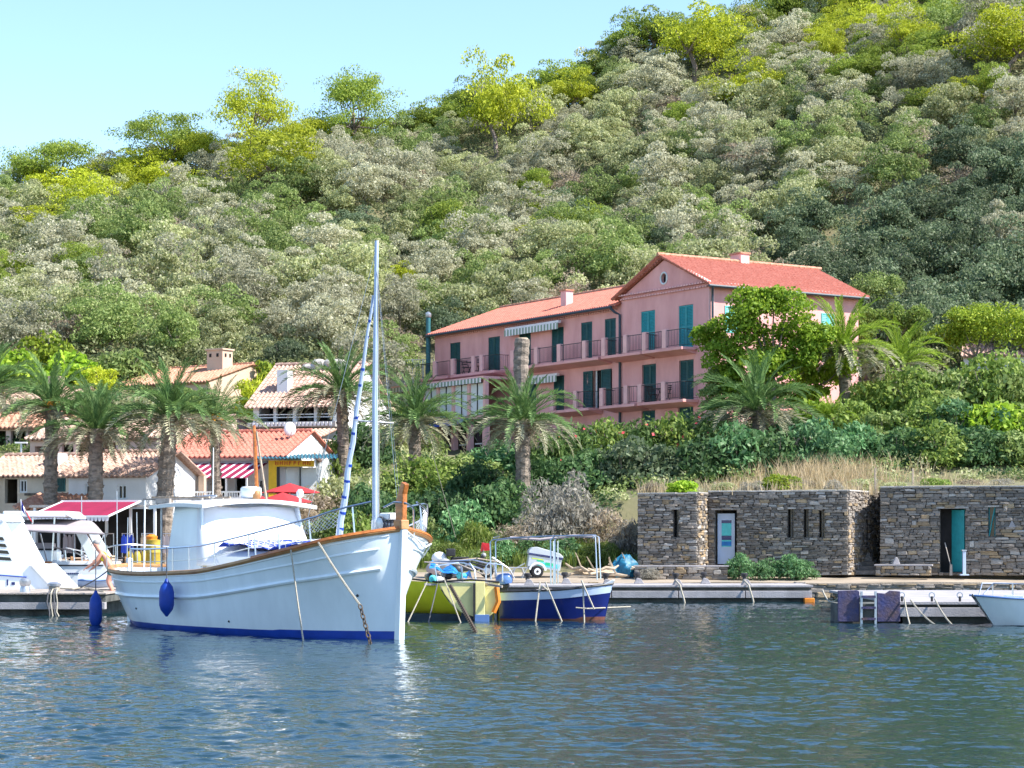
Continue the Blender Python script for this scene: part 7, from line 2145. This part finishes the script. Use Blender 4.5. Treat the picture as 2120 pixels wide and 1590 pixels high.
# grey bimini: sagging sheet
rows = []
top_l, top_r = (20,1077), (165,1078); bot_l, bot_r = (60,1098), (232,1106)
for i in range(9):
    v = i/8; rows.append([])
    for k in range(13):
        u = k/12
        ax_ = top_l[0]+(top_r[0]-top_l[0])*u; bx2 = bot_l[0]+(bot_r[0]-bot_l[0])*u
        yy = top_l[1]+(top_r[1]-top_l[1])*u; zy = bot_l[1]+(bot_r[1]-bot_l[1])*u
        px_, py_ = ax_+(bx2-ax_)*v, yy+(zy-yy)*v**1.4 - 3*math.sin(math.pi*u)*(1-v)
        rows[-1].append(q3(px_, py_, 1.8-3.2*v))
o = MB().grid(rows).build('bimini', 'canvas_grey', sb, True); smd = o.modifiers.new('t','SOLIDIFY'); smd.thickness = .03
MB().tube([Vector(p)+Vector((0,0,.02)) for p in rows[-1]], .03, 6).build('bimini_hem', 'canvas_grey', sb, True)
MB().tube([q3(232,1106,-1.4), q3(212,1125,-.4), q3(205,1140,0)], .022, 6).build('bimini_strut', 'steel', sb, True); MB().tube([q3(103,1105,-1.4), q3(98,1160,-.1)], .022, 6).build('bimini_strut', 'steel', sb, True)
MB().tube([q3(233,1105,-1.4), q3(235,1138,-1.3)], .02, 6).build('bimini_strut', 'steel', sb, True)
# ensign
fl = thing('ensign', 'small blue white red flag on the cruiser hardtop', 'flag', P(45,1070,70.5))
MB().tube([(0,0,-.2),(-.03,0,.6)], .012, 5).build('staff', 'white_paint', fl)
for i, mn in enumerate(('flag_blue','curtain_white','flag_red')):
    rows = [[(-.03+.08*(i+u)+.06*(1-v)*(i+u), .03*math.sin(5*(i+u)), .55-.30*(1-v)-.16*(i+u)) for u in np.linspace(0,1,4)] for v in np.linspace(0,1,4)]
    o = MB().grid(rows).build('stripe', mn, fl, True); smd = o.modifiers.new('t','SOLIDIFY'); smd.thickness = .01
# inflatable tender
ib = thing('inflatable_boat', 'pale blue inflatable tender behind the stern of the white boat', 'inflatable boat', (P(215,1205,64.5).x, 64.8, .75), R(8))
pts = [(-1.3+.0,-.55,.12),(-.4,-.58,.10),(.4,-.55,.14),(.9,-.3,.24),(1.08,0,.3),(.9,.3,.24),(.4,.55,.14),(-.4,.58,.10),(-1.3,.55,.12)]
MB().tube([(x*.62,y*.9,z+.1) for x,y,z in pts], [.17,.21,.21,.21,.20,.21,.21,.21,.17], 12).build('tube', 'motor_blue' if False else 'hull_greyblue', ib, True)
rows = [[(-.78+1.3*u, -.4+.8*v, .06) for v in (0,.5,1)] for u in (0,.33,.66,1)]
MB().grid(rows,.04).build('floor', 'canvas_grey', ib); MB().box(-.82,-.76,-.42,.42,.0,.42).build('transom', 'gel_white', ib)
MB().tube([(x*.62,y*1.28,z+.12) for x,y,z in pts], .02, 5).build('rub_strip', 'motor_blue', ib, True)
rope('dark rope from the pontoon up to the white boat stern', [P(155,1222,63), P(228,1178,60)], .02, 'rope_dark', .05)
rope('twisted pale rope lying along the left pontoon', [P(120,1217,62.5), P(150,1219,62.3), P(175,1216,62.6), P(215,1225,62)], .03, 'rope')
# ---------------------------------------------------------------- things on the quay
def qz(Y): return float(np.interp(Y, [77,78.5,81,84,87.2], [.63,.66,.78,.98,1.08]))
# luggage trailer, nose resting to the right
p = P(1120, 1178, 80.5); tr = thing('box_trailer', 'small silver box trailer with green and turquoise stickers', 'trailer', (p.x, 80.5, qz(80.5)), R(4))
TT = Matrix.Rotation(R(9), 4, 'Y')
def tb(m, name, mn, parent=tr, **k): return m.xf(TT).build(name, mn, parent, **k)
bx_ = tb(MB().box(-.62,.66,-.40,.40,.34,.80), 'box', 'trailer_silver', bevel=.02)
tb(MB().prism([(-.66,.82),(.70,.82),(.70,.92),(.55,1.02),(-.35,1.14),(-.56,1.08),(-.66,.95)], 'y', -.42, .42), 'lid', 'trailer_silver', bevel=.025)
tb(MB().box(-.655,.695,-.428,-.421,.83,.87), 'lid_band', 'hull_navy'); tb(MB().box(-.655,.695,-.428,-.421,.79,.815), 'lid_seal', 'hull_navy')
tb(MB().box(-.50,-.05,-.408,-.402,.66,.70), 'sticker', 'sticker_lime', bx_); tb(MB().box(-.30,-.02,-.408,-.402,.60,.645), 'sticker', 'sticker_green', bx_)
tb(MB().box(-.25,.60,-.407,-.402,.42,.585), 'sticker', 'sticker_cyan', bx_); tb(MB().box(.05,.42,-.412,-.408,.50,.60), 'sticker', 'sticker_green', bx_)
for y in (-.5, .5):
    w_ = MB().lathe([(.10,-.07),(.20,-.08),(.235,-.05),(.235,.05),(.20,.08),(.10,.07)], 18).xf(Matrix.Translation((-.18,y,.235)) @ Matrix.Rotation(R(90),4,'X')).build('wheel', 'rubber', tr, True)
    MB().lathe([(.02,-.085),(.13,-.085),(.14,0),(.13,.085),(.02,.085)], 14).xf(Matrix.Translation((-.18,y,.235)) @ Matrix.Rotation(R(90),4,'X')).build('rim', 'white_paint', w_, True)
    MB().lathe([(.02,-.095),(.05,-.095),(.05,.095),(.02,.095)], 10).xf(Matrix.Translation((-.18,y,.235)) @ Matrix.Rotation(R(90),4,'X')).build('hub', 'iron_dark', w_, True)
    m = MB().tube([(-.18+math.cos(a)*.31, y, .235+math.sin(a)*.31) for a in np.linspace(.1,2.9,10)], .05, 5); m.build('mudguard', 'white_paint', tr, True)
tb(MB().bar((.5,0,.28),(1.75,0,.02),.06), 'drawbar', 'galvanised'); tb(MB().bar((-.3,-.45,.25),(-.3,.45,.25),.06), 'axle', 'iron_dark')
for i, (a, b) in enumerate((((-.65,-.3,.55),(-1.25,-.3,.22)), ((-1.25,-.3,.22),(-1.75,-.3,.20)))): MB().bar(a, b, .035).build('rear_frame', 'galvanised', tr)
# folding cart with pale seat
p = P(1037, 1180, 80); c = thing('folded_cart', 'folded pale canvas lounger with thin crossed legs', 'lounger', (p.x, 80, qz(80)), R(5))
o = MB().add([(-.30,-.25,.78),(.25,-.25,.40),(.25,.25,.40),(-.30,.25,.78)], [(0,1,2,3)]).build('canvas_back', 'canvas_grey', c); sm = o.modifiers.new('t','SOLIDIFY'); sm.thickness = .03
for y in (-.25,.25):
    for (a, b) in (((-.32,y,.80),(.28,y,.38)), ((.25,y,.40),(1.0,y,.40)), ((.3,y,.40),(.5,y,0)), ((.55,y,.4),(.38,y,0)), ((.8,y,.4),(.95,y,0)), ((1.0,y,.4),(.8,y,0)), ((-.3,y,.78),(-.2,y,0))):
        MB().tube([a, b], .016, 5).build('leg', 'galvanised', c)
# scooter with red bag
p = P(975, 1178, 80.4); s_ = thing('parked_scooter', 'black scooter half hidden with red flag on top', 'scooter', (p.x, 80.4, qz(80.4)), R(8))
for x in (-.62, .62):
    w_ = MB().tube([(x+math.cos(a)*.22, 0, .26+math.sin(a)*.22) for a in np.linspace(0,6.283,17)], .06, 6).build('wheel', 'rubber', s_, True)
    MB().lathe([(.02,-.05),(.14,-.04),(.14,.04),(.02,.05)], 10).xf(Matrix.Translation((x,0,.26)) @ Matrix.Rotation(R(90),4,'X')).build('rim', 'galvanised', w_, True)
m = MB().prism([(-.75,.45),(-.3,.25),(.2,.25),(.42,.4),(.52,.85),(.42,.88),(.25,.45),(-.05,.40),(-.10,.68),(-.80,.72)], 'y', -.16, .16); m.build('body', 'black_plastic', s_, bevel=.04)
MB().box(-.78,-.08,-.15,.15,.70,.80).build('seat', 'rubber', s_, bevel=.04); MB().box(-.95,-.62,-.2,.2,.82,1.12).build('top_case', 'black_plastic', s_, bevel=.04)
MB().tube([(.38,-.34,.98),(.45,0,1.0),(.38,.34,.98)], .02, 6).build('handlebar', 'iron_dark', s_, True); MB().ball((.5,0,.86), .1).build('headlamp', 'grey_plastic', s_, True)
for y in (-.3,.3): MB().tube([(.42,y,1.0),(.4,y,1.18)], .01, 4).build('mirror_stem', 'iron_dark', s_); 
o = MB().add([(.42,-.05,1.35),(.70,-.05,1.32),(.74,.02,1.05),(.38,.02,1.02),(.55,-.03,1.2)], [(0,1,4),(1,2,4),(2,3,4),(3,0,4)]).build('red_cloth', 'flag_red', s_); sm = o.modifiers.new('t','SOLIDIFY'); sm.thickness = .015
MB().tube([(.5,0,.8),(.5,0,1.36)], .012, 4).build('flag_stick', 'galvanised', s_)
p = P(925, 1180, 80.2); t = thing('gear_pile', 'heap of grey covers left of the black scooter', 'gear heap', (p.x, 80.2, qz(80.2)))
for i, (x, z, mn) in enumerate(((-.5,.35,'canvas_grey'),(-.1,.5,'grey_plastic'),(.35,.3,'black_plastic'),(.1,.2,'canvas_grey'),(-.3,.75,'white_paint'))):
    MB().ball((x, .1*i-.2, z), .32, .28, .26, 9, 6).build('cover', mn, t, True)
# driftwood heap
r_ = random.Random(6)
p = P(1222, 1182, 80.3)
for i in range(14):
    x = p.x + r_.uniform(-1.0, 1.5); y = 80.3 + r_.uniform(-.4,.5); a = r_.uniform(-.5,.5); L_ = r_.uniform(.7,1.8)
    t = thing('driftwood_log', ['short','crooked','long','forked','thin','thick','pale'][i % 7] + ' driftwood branch ' + ['at the left of','on top of','in the middle of','at the right of'][i//4] + ' the wood heap', 'branch', (x, y, qz(y)+.06+.09*(i//4)), a + (3.14 if i % 2 else 0), 'driftwood heap')
    b = r_.uniform(.05,.25)
    pts = [(-L_/2,0,.0),(-L_/5,.04,b*.7),(L_/5,-.05,b*.4),(L_/2,.05,b*1.4)]
    MB().tube(pts, [.05,.07,.06,.03], 7).build('trunk', 'driftwood', t, True)
    if i % 2: MB().tube([pts[1],(-.05*L_,.1,b+.35),(.0,.2,b+.5)], .035, 5, .015).build('side_branch', 'driftwood', t, True)
# blue tarp heap
p = P(1290, 1168, 80.6); t = thing('tarp_heap', 'crumpled blue tarpaulin heap beside the left hut', 'tarpaulin', (p.x, 80.6, qz(80.6)))
rows = []; rr = g(8)
for i in range(15):
    v = i/14; row = []
    for k in range(22):
        a = 2*math.pi*(k % 21)/21
        rad = (.50*math.sin(math.pi*(.06+.52*(1-v)))**.8)*(1+.16*math.sin(5*a+3*v*2)+.07*math.sin(11*a+9*v))
        row.append((math.cos(a)*rad*1.05+.10*v, math.sin(a)*rad*.9, .02+.86*v**.9 + .03*math.sin(7*a+5*v)))
    rows.append(row)
MB().grid(rows).build('sheet', 'tarp_teal', t, True)
rows = [[(-.95+.12*i+.02*k, -.35+.14*k, .05+.09*math.sin(i*1.3+k*.9)**2+.03*i*(i>4)) for k in range(6)] for i in range(8)]
MB().grid(rows,.02).build('loose_corner', 'tarp_teal', t, True)

# ---------------------------------------------------------------- person bending over the tender
def skin_body(name, verts, edges, radii, mname, parent, root=0, sub=2):
    me = bpy.data.meshes.new(name); me.from_pydata(verts, edges, [])
    o = link(name, me, parent)
    sk = o.modifiers.new('skin', 'SKIN'); sk.use_smooth_shade = True
    for i, r in enumerate(radii):
        v = me.skin_vertices[0].data[i]; v.radius = (r, r) if not hasattr(r, '__len__') else r
        v.use_root = (i == root)
    ss = o.modifiers.new('sub', 'SUBSURF'); ss.levels = sub; ss.render_levels = sub
    me.materials.append(MT[mname]); return o
pp = P(230, 1190, 63.6)
pe = thing('person', 'person with grey hair leaning left over the tender in yellow top', 'person', (pp.x, 63.6, .62))
# local: faces -x, hips at (0,0,.72)
V_ = [(0,0,.74),(-.10,0,.92),(-.24,0,1.14),(-.33,0,1.26),(-.40,0,1.34),(-.47,0,1.46),(-.50,0,1.55),
      (-.27,-.19,1.20),(-.40,-.24,.98),(-.62,-.22,.82),(-.70,-.21,.77),
      (-.27,.19,1.20),(-.38,.24,.96),(-.56,.22,.78),(-.63,.21,.72),
      (.03,-.10,.68),(-.08,-.12,.36),(.06,-.12,.05),(-.10,-.13,.02),
      (.03,.10,.68),(-.10,.12,.36),(.05,.12,.05),(-.11,.13,.02)]
E_ = [(0,1),(1,2),(2,3),(3,4),(4,5),(5,6),(2,7),(7,8),(8,9),(9,10),(2,11),(11,12),(12,13),(13,14),(0,15),(15,16),(16,17),(17,18),(0,19),(19,20),(20,21),(21,22)]
R_ = [(.18,.15),(.165,.14),(.19,.15),(.09,.09),(.07,.07),(.11,.10),(.085,.08),.072,.056,.040,.040,.072,.056,.040,.040,.11,.075,.05,.045,.11,.075,.05,.045]
# fingers
for hb, sy in ((10,-1),(14,1)):
    c = Vector(V_[hb])
    for k in range(4):
        i0 = len(V_); b = c + Vector((-.05,(k-1.5)*.022,-.03)); V_ += [tuple(b), tuple(b+Vector((-.035,0,-.03))), tuple(b+Vector((-.045,0,-.06-.006*(k in (1,2)))))]
        E_ += [(hb,i0),(i0,i0+1),(i0+1,i0+2)]; R_ += [.011,.010,.008]
    i0 = len(V_); b = c + Vector((-.01,-sy*.035,-.02)); V_ += [tuple(b), tuple(b+Vector((-.03,-sy*.02,-.03)))]; E_ += [(hb,i0),(i0,i0+1)]; R_ += [.012,.009]
body = skin_body('body', V_, E_, R_, 'skin', pe)
# hair, face, clothes follow the body
hd_ = Vector((-.485,0,1.49))
MB().ball((hd_.x+.03, 0, hd_.z+.045), .105, .10, .095, 12, 8).build('hair', 'hair_grey', pe, True)
MB().ball((hd_.x-.105, 0, hd_.z-.02), .02, .014, .024, 7, 5).build('nose', 'skin', pe, True)
for y in (-.03,.03): MB().ball((hd_.x-.09, y, hd_.z+.012), .010).build('eye', 'iron_dark', pe, True)
for y in (-.092,.092): MB().ball((hd_.x-.005, y, hd_.z-.005), .018, .01, .028, 7, 5).build('ear', 'skin', pe, True)
MB().ball((hd_.x-.085, 0, hd_.z-.055), .012, .024, .007, 7, 5).build('mouth', 'flag_red', pe, True)
skin_body('top', [(-.10,0,.93),(-.25,0,1.13),(-.31,0,1.21),(-.27,-.17,1.19),(-.27,.17,1.19)], [(0,1),(1,2),(1,3),(1,4)], [(.178,.152),(.205,.165),(.11,.11),.085,.085], 'cloth_yellow', pe)
skin_body('shorts', [(0,0,.76),(-.06,0,.86),(.03,-.10,.66),(-.03,-.12,.48),(.03,.10,.66),(-.04,.12,.48)], [(0,1),(0,2),(2,3),(0,4),(4,5)], [(.195,.165),(.178,.152),.13,.11,.13,.11], 'cloth_shorts', pe)
# chairs, tables and stands of the quayside bar (half hidden by the boats)
r_ = random.Random(31)
k = 0
for i, (px, Y) in enumerate(((120,79.5),(150,80.5),(178,79),(205,80.2),(232,79.2),(95,80.5),(255,80.8))):
    p = P(px, 1150, Y); t = thing('bar_table', ['wooden','cream topped','round wooden','pale wooden','grey','brown','dark'][i] + ' bar table behind the boats, ' + ORD[i] + ' along the quay', 'table', (p.x, Y, qz(Y)), r_.random(), 'bar tables on the quay')
    MB().lathe([(.40,0),(.42,.02),(.40,.04)], 14, (0,0,.72)).build('table_top', ['driftwood','cream_wall','wood_rail','driftwood','wood_grey','wood_rail','iron_dark'][i], t, True)
    MB().tube([(0,0,.02),(0,0,.72)], .035, 6).build('pedestal', 'iron_dark', t); MB().lathe([(.24,0),(.22,.03)], 10).build('foot', 'iron_dark', t)
    for s2 in (-1, 1):
        c = thing('bar_chair', ('left' if s2 < 0 else 'right') + ' slatted chair at the ' + ORD[i] + ' bar table from left on the quay', 'chair', (p.x+s2*.72, Y+.1, qz(Y)), R(90)*s2+r_.uniform(-.3,.3), 'bar chairs on the quay')
        mm = ['driftwood','wood_rail','white_paint','wood_grey'][(i+s2) % 4]
        MB().box(-.2,.2,-.2,.2,.43,.46).build('seat', mm, c)
        for z in (.6,.7,.8): MB().box(-.2,.2,.18,.2,z,z+.06).build('back_slat', mm, c)
        for x in (-.18,.18): MB().bar((x,.2,0),(x,.2,.88),.03).build('leg', mm, c); MB().bar((x,-.18,0),(x,-.18,.44),.03).build('leg', mm, c)
for i, (px, Y, h) in enumerate(((170,77.8,3.2),(243,77.6,3.4),(262,77.9,2.4),(285,77.7,2.6),(300,78.2,2.2))):
    p = P(px, 1150, Y); t = thing('white_pole', ['slim white pole left of the magenta awning middle','tall white pole in front of the magenta awning','short white pole beside the tall one','white pole before the yellow drum','short white pole nearest the wheelhouse'][i], 'pole', (p.x, Y, qz(Y)))
    MB().tube([(0,0,0),(r_.uniform(-.06,.06),0,h)], .022, 6, .018).build('shaft', 'galvanised', t); MB().lathe([(.10,0),(.06,.06)], 8).build('foot', 'galvanised', t)
# the wooded slope goes on outside the picture on both sides
rng = g(123)
for nm, pa, pb, lab in (('wooded_slope', 2200, 3900, 'grey green wood covering the slope beyond the right edge'), ('wooded_slope', -1500, -70, 'grey green wood covering the slope beyond the left edge')):
    cl = []
    for _ in range(520):
        px = rng.uniform(pa, pb); Y = rng.uniform(98 if pa > 0 else 118, 222); X = (px-CX)/FPX*Y; q_ = rng.uniform(1.3, 2.3)
        cl.append((X, Y, gz(X, Y)+q_*.5, q_*1.25, q_*1.25, q_))
    V, F = leaves(cl, 95, .34, rng, .5, .6, .6, .1)
    tag(link(nm, np_mesh(nm, V, F, 'leaf_olive')), lab, kind='stuff')
